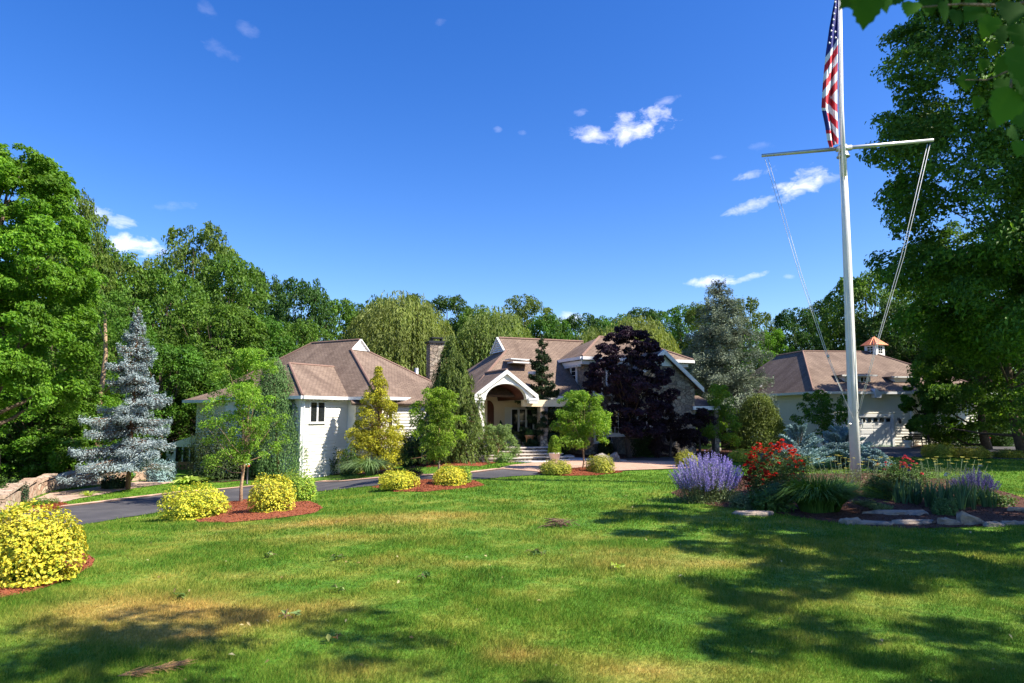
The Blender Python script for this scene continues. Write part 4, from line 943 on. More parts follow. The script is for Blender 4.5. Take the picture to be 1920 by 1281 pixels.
# steps and floor
st = MB(); st.box(FB.W(-.6, -1.5, -.2), sub(4.6, 0), sub(0, 4.1), [0, 0, .72])
for i in range(3): st.box(FB.W(-.9 + .1 * i, -2.75 + .42 * i, -.2), sub(5.2 - .45 * i, 0), sub(0, 1.24 + .5 - .42 * i), [0, 0, .2 + .13 * (i + 1)-.004*i])
stair = wbuild(st, 'stair', M['fieldstone'], houseB)
td = MB(); td.box(FB.W(-.65, -1.55, .525), sub(4.7, 0), sub(0, 4.1), [0, 0, .045])
for i in range(3): td.box(FB.W(-.94 + .1 * i, -2.79 + .42 * i, .13 * (i + 1)), sub(5.28 - .45 * i, 0), sub(0, .46), [0, 0, .04])
wbuild(td, 'tread', M['tread'], stair)
# left wall of the entry hall
lw = MB(); perim(lw, FB, [(.35, 2.55), (.35, 8.4), (6.4, 8.4)], -1.2, EB - .05, lapwall, closed=False); lapwall(lw, FB.W(.35, 2.55, 0), FB.W(.35, 8.4, 0), -1.2, EB - .06, -FB.r); lapwall(lw, FB.W(-.1, .35, 0), FB.W(.35, .35, 0), .4, EB - .06, -FB.b); wbuild(lw, 'wall', M['greysiding'], houseB)
# stone storey
sw = MB(); perim(sw, FB, [(6.6, .25), (13.1, .25), (13.1, 5.3), (6.6, 5.3)], -.5, E2 - .04, stonewall)
gc, gb, ghw, gza, gzf = 10.3, -1.75, 2.45, 5.55, 3.6
sw.poly(W([(gc - 2.1, gb + .3, -.5), (gc + 2.1, gb + .3, -.5), (gc + 2.1, gb + .3, gzf + .2), (gc, gb + .3, gza - .12), (gc - 2.1, gb + .3, gzf + .2)]))
for s in (-1, 1): stonewall(sw, FB.W(gc + s * 2.1, gb + .3, 0), FB.W(gc + s * 2.1, .25, 0), -.5, gzf + .15, FB.r * s)
wbuild(sw, 'stone_wall', M['fieldstone'], houseB)
roof(houseB, [W([(gc - ghw, gb, gzf), (gc, gb, gza), (gc, 1.0, gza), (gc - ghw, 1.0, gzf)]), W([(gc + ghw, gb, gzf), (gc, gb, gza), (gc, 1.0, gza), (gc + ghw, 1.0, gzf)])], label='roof of the projecting stone gable')
roof(houseB, [W([(gc + 1.9, gb + .2, 2.55), (gc + 3.6, gb + .2, 2.55), (gc + 3.6, .2, 3.2), (gc + 1.9, .2, 3.2)])], label='lean-to porch roof beside the stone gable')
tb = MB()
for s in (-1, 1):
    a = FB.W(gc + s * (ghw + .03), gb - .04, gzf - .03); b = FB.W(gc, gb - .04, gza + .02); d = np.array([0, 0, -.26]); tb.prism([a, b, b + d, a + d], sub(0, .07))
gab = FB.W(gc, gb + .24, 0)
tb.prism([FB.W(gc - .75, gb + .26, gza - .85), FB.W(gc + .75, gb + .26, gza - .85), FB.W(gc, gb + .26, gza - .15)], sub(0, .04))
tb.box(FB.W(gc + 1.85, gb + .12, 2.38), sub(1.8, 0), sub(0, .07), [0, 0, .2])
pp_ = MB(); pp_.box(FB.W(13.6, gb + .22, -.3), sub(.3, 0), sub(0, .3), [0, 0, 2.68]); wbuild(pp_, 'stone_pier', M['fieldstone'], houseB)
wbuild(tb, 'bargeboard', M['trim'], houseB)
fg = MB(); fB = lambda a, b, n, h=.2: fascia(fg, a, b, n, h, .13)
fB(FB.W(6.27, -.09, E2), FB.W(13.4, -.09, E2), -FB.b, .17); fB(FB.W(6.27, 5.6, E2), FB.W(6.27, -.09, E2), -FB.r, .17); fB(FB.W(ec + hw, 0, EB), FB.W(6.3, 0, EB), -FB.b); fB(FB.W(0, 0, EB), FB.W(0, 8.7, EB), -FB.r); fB(FB.W(13.4, -.09, E2), FB.W(13.4, 5.6, E2), FB.r, .17)
fg.box(FB.W(6.3, -.02, E2 - .40), sub(6.8, 0), sub(0, .25), [0, 0, .2]); fg.box(FB.W(6.33, .24, E2 - .40), sub(.25, 0), sub(0, 5.1), [0, 0, .2])
for k in range(26): fg.box(FB.W(6.31, .3 + k * .19, E2 - .52), sub(.12, 0), sub(0, .08), [0, 0, .119])
wbuild(fg, 'gutter', M['gutter'], houseB)
# little dormer eaves on the entry roof
dm = MB(); a = P(962, 680, 36.2); b = P(996, 682, 36.6)
dm.box(a, b - a, sub(0, .9), [0, 0, .07]); dmo = wbuild(dm, 'dormer', M['trim'], houseB); dm = MB(); dm.box(a + [-0.12, 0, .19], (b - a) * 1.05, sub(0, .9), [0, 0, .05]); wbuild(dm, 'eave', M['trim'], dmo)
dm = MB(); dm.box(P(999, 702, 34.6), sub(.4, 0), sub(0, .6), [0, 0, .16]); wbuild(dm, 'eave_return', M['trim'], houseB)
wseg = Wall(FB.W(6.6, .25, 0), FB.W(6.6, 5.3, 0), (-20, 30)); wfr = Wall(FB.W(6.6, .25, 0), FB.W(14.1, .25, 0), (0, 0)); wga = Wall(FB.W(8.2, gb + .3, 0), FB.W(12.4, gb + .3, 0), (0, 0))
for x0, y0, x1, y1 in ((1046, 687, 1052, 743), (1031, 692, 1036, 742), (1073, 681, 1081, 728)): win_px(houseB, wseg, x0, y0, x1, y1, cols=1, rows=6, fr=.14, mun=.02)
for u in (.55, 1.35, 2.15, 2.95, 3.75): window(houseB, wfr, u, u + .42, 3.25, 4.75, cols=2, rows=6, fr=.08, mun=.012)
for u in (.6, 1.35): window(houseB, wfr, u, u + .42, .75, 2.3, cols=2, rows=6, fr=.1, mun=.012)
win_px(houseB, wga, 1196, 777, 1226, 797, cols=2, rows=1, fr=.12); win_px(houseB, wga, 1145, 760, 1165, 812, cols=3, rows=5, fr=.12, mun=.015)
window(houseB, Wall(FB.W(12.4, .25, 0), FB.W(13.1, .25, 0), (0, 0)), .12, .5, .7, 2.1, cols=2, rows=3, fr=.1, mun=.02)
ch = MB(); q = P(818, 645, 46); ch.cbox(q + [0, 0, -4], 1.1, .9, 8.0, .4); chm = wbuild(ch, 'chimney', M['fieldstone'], houseB)
cc = MB(); cc.cbox(q + [0, 0, .08], 1.35, 1.1, .14, .4); cc.cbox(q + [0, 0, .38], .8, .7, .08, .4)
for s in (-1, 1): cc.cbox(q + [s * .3, s * .12, .25], .08, .5, .2, .4)
wbuild(cc, 'chimney_cap', M['black'], chm)
# link between the two houses
lk = MB(); c0 = FB.W(-4.6, 5.0, 0); Fl = Fr((c0[0], c0[1]), FB.r, FB.b)
perim(lk, Fl, [(0, 0), (5.2, 0), (5.2, 4), (0, 4)], -1.4, 2.7, lapwall); wbuild(lk, 'wall', M['greysiding'], houseB)
roof(houseB, [Fl.Ws([(-.3, -.3, 2.72), (5.2, -.3, 2.72), (5.2, 2, 4.0), (-.3, 2, 4.0)]), Fl.Ws([(-.3, 4.3, 2.72), (5.2, 4.3, 2.72), (5.2, 2, 4.0), (-.3, 2, 4.0)])], label='low connecting roof behind the weeping tree')
# ================================================================== GARAGE
FC = Fr((19.7, 44.7), (.995, .1), (-.1, .995)); W = FC.Ws; EC = 3.63; subc = lambda r, b, z=0: FC.W(r, b, z) - FC.W(0, 0, 0)
garage = empty('garage', FC.W(4, 4, 0), 'shaded cream clapboard garage with white panelled door and copper topped cupola', 'garage')
c0, c1, c2, c3 = W([(0, 0, EC), (13, 0, EC), (13, 16, EC), (0, 16, EC)]); r0, r1, r2 = W([(3.8, 8, 7.0), (9.3, 8, 7.0), (3.8, 12.2, 7.0)])
roof(garage, [[c0, c1, r1, r0], [c0, r0, r2, c3], [c1, c2, r1], [c3, r2, r0, r1, c2]], caps=[(c0, r0), (r0, r1), (r1, c1), (r0, r2)])
gw = MB(); plC = [(.4, .4), (7.0, .4), (7.0, 1.1), (12.6, 1.1), (12.6, 15.6), (.4, 15.6)]
perim(gw, FC, plC, -.3, EC - .06, lambda *a, **k: lapwall(*a, lap=.19, d=.045, **k)); wbuild(gw, 'wall', M['greysiding'], garage)
wc = Wall(FC.W(.4, .4, 0), FC.W(7.0, .4, 0), (0, 0)); wc2 = Wall(FC.W(7.0, 1.1, 0), FC.W(12.6, 1.1, 0), (0, 0)); wc3 = Wall(FC.W(.4, .4, 0), FC.W(.4, 15.6, 0), (0, 30))
gg = MB(); fascia(gg, FC.W(0, 0, EC), FC.W(13, 0, EC), -FC.b, .17, .13); fascia(gg, FC.W(0, 16, EC), FC.W(0, 0, EC), -FC.r, .17, .13)
gg.poly(W([(.03, .03, EC - .12), (12.9, .03, EC - .12), (12.9, 15.9, EC - .12), (.03, 15.9, EC - .12)])[::-1])
q = FC.W(4.15, -.2, EC - .42); gg.prism([q, q + subc(.42, 0), q + subc(.45, 0) + [0, 0, .3], q + subc(.1, 0) + [0, 0, .62], q + [0, 0, .62]], subc(0, .45))
gg.box(FC.W(6.9, .30, -.1), subc(.14, 0), subc(0, .09), [0, 0, EC - .1]); gg.box(FC.W(.35, .30, -.1), subc(.14, 0), subc(0, .09), [0, 0, EC - .1]); gg.tube([FC.W(7.12, 1.0, 0), FC.W(7.12, 1.0, EC - .2)], .05, 6)
wbuild(gg, 'gutter', M['gutter'], garage)
# garage door
ua, _ = wc.hit(1566, 810); ub, _ = wc.hit(1671, 810); _, zt = wc.hit(1630, 783); t3, n3 = np.append(wc.t, 0), np.append(wc.n, 0)
gd = MB(); gd.box(wc.at(ua, 0.02, -.05), t3 * (ub - ua), [0, 0, zt], n3 * .08)
nc = 9; rh = zt / 5; GP = []; dw = (ub - ua) / nc
for j in range(5):
    for i in range(nc):
        a = ua + i * dw
        if j == 4:
            x, y, w_, h_ = a + dw * .18, .02 + j * rh + rh * .22, dw * .64, rh * .62
            gb_ = MB(); gb_.box(wc.at(x, y, .055), t3 * w_, [0, 0, h_], n3 * .012); GP.append(gb_)
        elif i % 2 == 0:
            w2_ = dw * (1.8 if i < nc - 1 else .8); gd.box(wc.at(a + dw * .1, .02 + j * rh + rh * .16, .031), t3 * w2_, [0, 0, rh * .68], n3 * .016)
gdo = wbuild(gd, 'garage_door', M['trim'], garage)
for gb_ in GP: wbuild(gb_, 'pane', M['glass'], gdo)
gr_ = MB()
for a, b, c, d in ((ua - .16, ua, 0, zt + .22), (ub, ub + .16, 0, zt + .22), (ua, ub, zt + .03, zt + .22)): gr_.box(wc.at(a, c, .02), t3 * (b - a), [0, 0, d - c], n3 * .09)
wbuild(gr_, 'door_frame', M['trim'], gdo)
win_px(garage, wc2, 1707, 781, 1723, 810, cols=2, rows=1, fr=.1)
# wall lantern
lt = MB(); u, z = wc.hit(1683, 786); q = wc.at(u, z, .02); lt.box(q - [0.04, 0, .1], t3 * .08, [0, 0, .2], n3 * .03); lt.tube([q + n3 * .03, q + n3 * .14 + [0, 0, .1], q + n3 * .2], .015, 5); lt.lathe(q + n3 * .2 + [0, 0, -.3], [(.03, 0), (.09, .04), (.10, .2), (.13, .21), (.03, .33), (.01, .4)], 8)
wbuild(lt, 'wall_lantern', M['black'], garage)
# dormers on the front and left slopes
def front_dormer(px0, px1, pye, pyb, wx0, wx1, wy0, wy1, bface):
    w = Wall(FC.W(0, bface, 0), FC.W(13, bface, 0), (0, 0)); a, ze = w.hit(px0, pye); b, _ = w.hit(px1, pye); _, zb = w.hit((px0 + px1) / 2, pyb); m_ = (a + b) / 2
    zr = lambda bb: EC + (7.0 - EC) / 8 * bb
    be = (ze - EC) / ((7.0 - EC) / 8); top = ze + .38; bt = (top - EC) / ((7.0 - EC) / 8)
    Q = lambda r, bb, z: FC.W(r, bb, z)
    roof(garage, [[Q(a, bface - .25, ze), Q(b, bface - .25, ze), Q(m_, bface + .9, top)], [Q(a, bface - .25, ze), Q(m_, bface + .9, top), Q(m_, bt, top), Q(a, be, ze)], [Q(b, bface - .25, ze), Q(b, be, ze), Q(m_, bt, top), Q(m_, bface + .9, top)]], name='dormer_roof', t=.05)
    mb = MB(); i = .32
    mb.poly([Q(a + i, bface, zr(bface) - .3), Q(b - i, bface, zr(bface) - .3), Q(b - i, bface, ze), Q(a + i, bface, ze)])
    mb.poly([Q(a + i, bface, zr(bface) - .3), Q(a + i, bface, ze), Q(a + i, be, ze)]); mb.poly([Q(b - i, bface, zr(bface) - .3), Q(b - i, be, ze), Q(b - i, bface, ze)])
    mb.poly([Q(a, bface - .25, ze - .055), Q(a, be, ze - .055), Q(b, be, ze - .055), Q(b, bface - .25, ze - .055)])
    mb.box(Q(a - .02, bface - .3, ze - .1), subc(b - a + .04, 0), subc(0, .05), [0, 0, .1])
    wbuild(mb, 'dormer', M['trim'], garage)
    if wx0: win_px(garage, w, wx0, wy0, wx1, wy1, cols=2, rows=2, fr=.06, mun=.03)
front_dormer(1575, 1640, 703, 727, 1613, 1625, 708, 724, 1.7)
front_dormer(1668, 1724, 706, 727, 0, 0, 0, 0, 1.7)
ld = MB(); q = P(1401, 726, 53.0); ld.box(q, [1.2, 0, 0], [0, .8, 0], [0, 0, .7]); ldo = wbuild(ld, 'dormer', M['trim'], garage, label='small white dormer on the left slope'); ld = MB(); ld.box(q + [-.2, -.2, .702], [1.7, 0, 0], [0, 1.2, 0], [0, 0, .08]); wbuild(ld, 'dormer_roof', M['ridgecap'], ldo)
# cupola
q = FC.W(9.15, 8, 6.9); q[:2] = P(1640, 660, q[1])[:2]
cu = MB(); cu.cbox(q + [0, 0, .15], 1.0, 1.0, 1.0, .45); cup = wbuild(cu, 'cupola', M['trim'], garage)
zz = q[2] + .62; s = .72; ca, sa = math.cos(.45), math.sin(.45); cr = lambda x, y, z: np.array([q[0] + x * ca - y * sa, q[1] + x * sa + y * ca, z])
cp = MB(); top = cr(0, 0, zz + .72); cn = [cr(-s, -s, zz), cr(s, -s, zz), cr(s, s, zz), cr(-s, s, zz)]
for i in range(4):
    a, b = cn[i], cn[(i + 1) % 4]; mid = (a * .45 + b * .45 + top * .1) ; cp.poly([a, b, top])
    for k in range(1, 5): p0 = a + (b - a) * k / 5; cp.tube([p0 + [0, 0, .01], p0 + (top - p0) * (1 - abs(k / 5 - .5) * 1.3) + [0, 0, .01]], .014, 4)
cp.poly(cn[::-1]); wbuild(cp, 'cupola_roof', M['copper'], garage)
for (x0, y0, x1, y1) in ((-.5, -.5, .5, -.5), (-.5, .5, -.5, -.5)):
    w = Wall(cr(x0, y0, 0), cr(x1, y1, 0), (0, 0)); window(cup, w, .27, .73, q[2] + .02, q[2] + .5, cols=2, rows=3, fr=.04, mun=.015, sill=False) if False else None
    mb = MB(); t_ = np.append(w.t, 0); n_ = np.append(w.n, 0)
    for i in range(2):
        for j in range(3): mb.box(w.at(.27 + .25 * i, q[2] - .02 + .19 * j, .005), t_ * .19, [0, 0, .14], n_ * .012)
    wbuild(mb, 'pane', M['glass'], cup)
def mpp(D): return D / FPX   # metres per photo pixel at depth D
# ------------------------------------------------------------------ flagpole and flag
FD = 20.0
b0, b1 = P(1605.5, 912, FD), P(1580.5, 284, FD); t0, t1 = P(1576, 300, FD - .0), P(1570, -60, FD)
b0[2] = float(terrain(b0[0], b0[1])) + .05
fp = empty('flagpole', b0, 'tall white flagpole with a yardarm rising from the flower bed', 'flagpole')
mb = MB(); mb.tube([b0 + (b1 - b0) * t for t in (0, .3, .7, 1.0)], [.142, .138, .118, .098], 20); wbuild(mb, 'lower_mast', M['pole'], fp, smooth=True)
off = np.array([-.0, -.14, 0]); mb = MB(); mb.tube([P(1583, 330, FD - .16), P(1577, 200, FD - .16), t1 + off], [.072, .07, .055], 16); wbuild(mb, 'upper_mast', M['pole'], fp, smooth=True)
mb = MB(); ya, yb = P(1428, 292, 20.55), P(1750, 263, 19.3); ym = (ya + yb) / 2; mb.tube([ya, ym + [0, 0, .0], yb], [.05, .062, .05], 14); wbuild(mb, 'yardarm', M['alu'], fp, smooth=True)
mb = MB(); c = P(1581, 290, FD - .05); mb.lathe(c + [0, 0, -.08], [(0.0, 0), (.19, 0), (.19, .03), (.15, .05), (.15, .14), (0, .14)], 16); mb.tube([P(1568, 280, FD - .1), P(1596, 277, FD - .12)], .085, 12); mb.lathe(c + [0, 0, .18], [(0, 0), (.13, 0), (.13, .1), (0, .1)], 16); wbuild(mb, 'mast_bracket', M['alu'], fp, smooth=True)
def rope(pts, r=.0085, nm='halyard'):
    mb = MB(); mb.tube(pts, r, 5); return wbuild(mb, nm, M['rope'], fp, smooth=True)
ck = P(1604, 788, FD - .17)
rope([P(1434, 297, 20.5), P(1500, 520, 20.3), P(1550, 668, 20.15), P(1578, 735, FD - .05), P(1600, 786, FD - .16)]); rope([P(1440, 297, 20.5), P(1505, 521, 20.3), P(1553, 668, 20.15), P(1580, 735, FD - .05)])
rope([P(1739, 270, 19.35), P(1690, 480, 19.5), P(1640, 655, 19.7), P(1608, 775, FD - .17)]); rope([P(1744, 270, 19.35), P(1695, 480, 19.5), P(1643, 655, 19.7), P(1611, 775, FD - .17)])
rope([P(1572, 0, FD - .25), P(1578, 270, FD - .25), P(1590, 500, FD - .2), P(1600, 660, FD - .18), P(1610, 785, FD - .19)], .01)
rope([P(1567, 0, FD - .25), P(1573, 285, FD - .2), P(1583, 500, FD - .16), P(1600, 780, FD - .19)], .008)
mb = MB()
for dx in (-13, 13): mb = MB(); q = P(1604 + dx, 795, FD - .1); mb.tube([P(1604 + dx * .6, 795, FD - .08), q], .022, 6); mb.tube([q - [0, 0, .14], q, q + [0, 0, .14]], [.012, .024, .012], 6); wbuild(mb, 'cleat', M['alu'], fp)
mb = MB(); q = P(1553, 668, 20.15); mb.lathe(q + [0, 0, -.06], [(0, 0), (.035, .03), (.035, .09), (0, .12)], 8); wbuild(mb, 'snap_hook', M['alu'], fp)
# the flag hangs limp: narrow, folded, canton at the top, stripes slanting down
cols = [mat('flag_red', (0.56, 0.02, 0.035), (0.48, 0.015, 0.03), 3, .75), mat('flag_white', (0.80, 0.79, 0.80), (0.74, 0.73, 0.76), 3, .75), mat('flag_blue', (0.025, 0.03, 0.20), (0.02, 0.024, 0.16), 3, .75)]
NXF, NYF = 44, 260
def flagpt(s, t):
    y = -60 + 334 * t
    ytab = [-60, 0, 50, 100, 150, 200, 235, 258, 274]
    le = np.interp(y, ytab, [1568, 1564.5, 1555, 1548, 1543, 1540, 1547.5, 1551, 1556]); ri = np.interp(y, ytab, [1573, 1572, 1571.5, 1570.5, 1569.5, 1569.5, 1570.5, 1571.5, 1571])
    x = le + (ri - le) * s
    y = y - 3.5 * s * (t > .96) * (t - .96) * 25 + 4 * (s < .4) * t
    d = FD - .30 + (.10 * np.sin(s * 9.5 + t * 3.0) + .04 * np.sin(s * 21 - t * 9)) * min(1, .3 + t) * np.sin(pi * min(1, max(0, s * .9 + .1)))
    return P(x, y, d)
V = np.array([flagpt(i / NXF, j / NYF) for j in range(NYF + 1) for i in range(NXF + 1)]); F, Mi = [], []
for j in range(NYF):
    for i in range(NXF):
        a = j * (NXF + 1) + i; F.append([a, a + 1, a + NXF + 2, a + NXF + 1]); s, t = (i + .5) / NXF, (j + .5) / NYF; y = -60 + 334 * t
        if y < 190: q = y + 26 * (1 - s) * -1 + 24 * s * .9          # upper cloth: stripes climb to the right
        fold = 186 + 4 * math.sin(s * 6)
        if y + 0 < fold - (0 if s > .55 else 6):
            q = (y + 27 * s - 75 + 14) / 19.5
            blue = y + 40 * (s) < 112 and y + 32 * s < 106
            m = 2 if blue else (1 if int(math.floor((y + 36 * s - 104) / 16.5)) % 2 == 0 else 0)
        else:                                                   # back fold: stripes fall to the right
            if s < .26 + .1 * (y - 190) / 50: m = 0 if y < 200 else (2 if 205 < y < 240 else (1 if int(y / 13) % 2 else 0))
            else: m = 1 if int(math.floor((y - 30 * s - 150) / 16.0)) % 2 == 0 else 0
        Mi.append(m)
sv, sfc, smi = [], [], []
for k, (px, py) in enumerate([(1566.5, 15), (1564, 26), (1563, 37), (1561.5, 48), (1559, 58), (1558.5, 70), (1555.5, 81), (1566, 60), (1567, 71), (1567, -8), (1566, 4)]):
    pts = []
    for i in range(10): a = pi / 2 + i * pi / 5; r = (3.0 if i % 2 == 0 else 1.25); pts.append(P(px + r * math.cos(a) * .8, py - r * math.sin(a), FD - .47))
    o = len(V) + len(sv); sv += pts; ctr = P(px, py, FD - .48); sv.append(ctr)
    for i in range(10): sfc.append([o + i, o + (i + 1) % 10, o + 10, o + 10]); smi.append(1)
sfc = [[a, b, c] for a, b, c, d in sfc]
me = mesh_np('flag', np.concatenate([V, np.array(sv)]), [np.array(F), np.array(sfc)], cols, Mi + smi, True)
fo = link('flag', me, label='limp stars and stripes flag hanging down the upper mast', cat='flag'); md = fo.modifiers.new('t', 'SOLIDIFY'); md.thickness = .008
# ------------------------------------------------------------------ retaining wall
rw = [G(8, 962), G(40, 945), G(70, 930), G(105, 920), G(150, 913), G(200, 907), G(262, 901), G(300, 899)]
mb = MB()
for i in range(len(rw) - 1):
    a, b = np.array(rw[i]), np.array(rw[i + 1]); a[2] = float(terrain(a[0], a[1])) - .2; b[2] = float(terrain(b[0], b[1])) - .2
    t = unit(b - a); n = np.array([-t[1], t[0], 0]) * .42
    mb.prism([a, b, b + n, a + n], [0, 0, .66])
wall = mb.build('retaining_wall', M['rwall'], label='low curved sunlit fieldstone wall behind the blue spruce', cat='stone wall')
mb = MB(); rng = R_(8)
for i in range(len(rw) - 1):
    a, b = np.array(rw[i]), np.array(rw[i + 1]); a[2] = float(terrain(a[0], a[1])) + .462; b[2] = float(terrain(b[0], b[1])) + .652
    t = unit(b - a); n = np.array([-t[1], t[0], 0]); L0 = np.linalg.norm(b - a); k = max(1, int(L0 / .7))
    for j in range(k): p = a + (b - a) * (j / k) - n * .04; q = a + (b - a) * ((j + .96) / k) - n * .04; mb.prism([p, q, q + n * .5, p + n * .5], [0, 0, .06 + .03 * rng.random()])
wbuild(mb, 'coping', M['rwall'], wall)
# ------------------------------------------------------------------ sunroom at far left
q = P(337, 872, 40); zb = float(terrain(q[0], q[1])) - .3
sr = empty('sunroom', (q[0], q[1], zb), 'small white framed sunroom with dark glass beside the left house', 'sunroom')
mb = MB(); x0, x1 = P(312, 850, 40)[0], P(372, 850, 40)[0]; zt = P(340, 838, 40)[2]; mb.box([x0, 40, zb], [x1 - x0, 0, 0], [0, 3, 0], [0, 0, P(340, 866, 40)[2] - zb]); wbuild(mb, 'base_wall', M['terracotta'], sr)
z1 = P(340, 866, 40)[2]; mb = MB(); mb.box([x0 + .04, 40.04, z1], [x1 - x0 - .08, 0, 0], [0, 2.9, 0], [0, 0, zt - z1]); wbuild(mb, 'glazing', M['glass'], sr)
mb = MB()
for x in (x0, x0 + .42, x0 + .9, x1 - .55, x1 - .08): mb.box([x, 39.98, z1], [.07, 0, 0], [0, .05, 0], [0, 0, zt - z1])
mb.box([x0, 39.97, z1 + .002], [.55, 0, 0], [0, .012, 0], [0, 0, zt - z1 - .004]); mb.box([x0 - .05, 39.93, zt], [x1 - x0 + .1, 0, 0], [0, 3.1, 0], [0, 0, .1]); wbuild(mb, 'frame', M['trim'], sr)
mb = MB(); mb.box([x0 + .15, 39.955, z1 + .45], [.28, 0, 0], [0, .012, 0], [0, 0, .25]); wbuild(mb, 'pane', M['glass'], sr)
mb = MB(); mb.prism([[x0 - .1, 39.9, zt + .1], [x1 + .1, 39.9, zt + .75], [x1 + .1, 39.9, zt + .1]], [0, 3.2, 0]); wbuild(mb, 'roof', M['siding'], sr)
# ------------------------------------------------------------------ small objects
def pot(c, r, h, m, nm='pot'):
    mb = MB(); mb.lathe(c, [(r * .62, 0), (r * .66, .03 * h), (r * .9, h * .86), (r, h * .87), (r * 1.02, h), (r * .88, h), (r * .86, h * .9), (0, h * .9)], 20); return mb
q = G(1040, 866); hp = 23 * mpp(q[1])
r = empty('potted_topiary', q, 'pale stone pot with a clipped cone shrub on the front walk', 'planter')
wbuild(pot(q, 12 * mpp(q[1]), 17 * mpp(q[1]), 0), 'pot', M['whitepot'], r, smooth=True)
ps = column(31, 32 * mpp(q[1]), 12.5 * mpp(q[1]), 'dogwood', 2600, .075, .05, tufts=40)(); o = link('foliage', ps[1][1], r, loc=(0, 0, 15 * mpp(q[1])))
q = G(1702, 840); r = empty('planter_urn', q, 'pale urn planter standing by the garage corner', 'planter')
mb = MB(); k = mpp(q[1]); mb.lathe(q, [(6 * k, 0), (6 * k, 1.5 * k), (3 * k, 3 * k), (7 * k, 9 * k), (9 * k, 14 * k), (8 * k, 14 * k), (0, 13 * k)], 14); wbuild(mb, 'pot', M['greysiding'], r, smooth=True)
rng = R_(41); V, F = cards(rdir(rng, 260) * [8 * k, 8 * k, 5 * k] + [0, 0, 17 * k], rdir(rng, 260), .1, .07, rng); link('foliage', mesh_np('foliage', V, F, L['herb']), r)
q = G(1721, 838); r = empty('bench', q, 'dark garden bench against the wall beside the garage urn', 'bench', rz=0)
mb = MB(); k = mpp(q[1]); w = 26 * k
for i in range(3): mb.cbox(q + [0, -.22 + .17 * i, .44], w, .14, .04)
wbuild(mb, 'seat', M['black'], r); mb = MB()
for i in range(3): mb.cbox(q + [0, .22, .55 + .13 * i], w, .03, .1)
wbuild(mb, 'backrest', M['black'], r)
for sx in (-1, 1):
    for sy in (-.25, .2): mb = MB(); mb.cbox(q + [sx * w * .45, sy, .21], .05, .05, .42 + (.4 if sy > 0 else 0)); wbuild(mb, 'leg', M['black'], r)
    mb = MB(); mb.cbox(q + [sx * w * .48, 0, .64], .05, .5, .04); mb.cbox(q + [sx * w * .48, -.24, .53], .05, .04, .2); wbuild(mb, 'armrest', M['black'], r)
# porch chair, porch planter, topiary (porch floor at z .57)
wq = Wall(FB.W(0, 1.2, 0), FB.W(5, 1.2, 0), (0, 0)); 
def on_porch(px, b): w = Wall(FB.W(0, b, 0), FB.W(5, b, 0), (0, 0)); u, _ = w.hit(px, 830); return w.at(u, .572)
q = on_porch(983, 1.0); r = empty('porch_chair', q, 'dark chair standing on the porch below the triple window', 'chair')
mb = MB(); mb.cbox(q + [0, 0, .36], .4, .4, .06, .38); wbuild(mb, 'seat', M['stick'], r); mb = MB()
for i in range(5): mb.cbox(q + [.13, -.17 + .085 * i, .62], .03, .05, .5, .38)
mb.cbox(q + [.13, 0, .86], .035, .4, .06, .38); wbuild(mb, 'backrest', M['stick'], r)
for sx in (-1, 1):
    for sy in (-1, 1): mb = MB(); mb.cbox(q + [sx * .16, sy * .16, .18], .04, .04, .36, .38); wbuild(mb, 'leg', M['stick'], r)
q = on_porch(993, -.6); r = empty('porch_planter', q, 'terracotta coloured planter at the top of the porch steps', 'planter')
wbuild(pot(q, .22, .55, 0), 'pot', M['terracotta'], r, smooth=True); ps = mound(51, .22, .22, .3, 500, .06, .04, 'herb')(); link('foliage', ps[1][1], r, loc=(0, 0, .5))
q = on_porch(939, 1.9); r = empty('porch_topiary', q, 'slim dark topiary in a pot against the cream porch wall', 'planter')
wbuild(pot(q, .15, .35, 0), 'pot', M['black'], r, smooth=True); ps = column(52, .95, .13, 'darkyew', 1200, .07, .04, tufts=26)(); link('foliage', ps[1][1], r, loc=(0, 0, .32))
# path light
q = G(463, 908); k = mpp(q[1]); r = empty('path_light', q, 'short black post lamp with a round pale cap beside the driveway', 'lamp')
mb = MB(); mb.lathe(q, [(.07, -.1), (.07, .03), (.045, .05), (.045, 30 * k), (.06, 31 * k), (0, 31 * k)], 10); wbuild(mb, 'post', M['black'], r, smooth=True)
mb = MB(); mb.lathe(q + [0, 0, 31 * k], [(.05, 0), (.09, .05), (.09, .10), (0, .10)], 12); wbuild(mb, 'lens', cols[0], r, smooth=True); mb = MB(); mb.lathe(q + [0, 0, 31 * k + .10], [(.1, 0), (.08, .05), (0, .08)], 12); wbuild(mb, 'cap', M['trim'], r, smooth=True)
# garden figure by the court at far right: white body, red hood
q = G(1843, 836); k = mpp(q[1]); r = empty('garden_figure', q, 'small white and red garden ornament among the dark shrubs at right', 'ornament')
mb = MB(); mb.lathe(q, [(.30, 0), (.24, .12), (.12, .2), (.12, .5), (.22, .55), (0, .55)], 10); wbuild(mb, 'pedestal', M['rock'], r)
mb = MB(); mb.lathe(q + [0, 0, .55], [(.16, 0), (.25, .1), (.22, .32), (.12, .42), (.13, .52), (.07, .62), (0, .64)], 12); mb.tube([q + [-.14, -.05, .85], q + [-.36, -.1, .95]], [.07, .03], 6); mb.tube([q + [.14, -.05, .85], q + [.3, -.12, .78]], [.06, .03], 6); wbuild(mb, 'figure', M['trim'], r, smooth=True)
mb = MB(); mb.lathe(q + [.03, .02, 1.08], [(.14, 0), (.14, .1), (.05, .26), (0, .27)], 10); wbuild(mb, 'hood', cols[0], r, smooth=True); mb = MB(); mb.tube([q + [.2, 0, .6], q + [.55, 0, .5]], [.12, .05], 6); wbuild(mb, 'bag', cols[0], r, smooth=True)
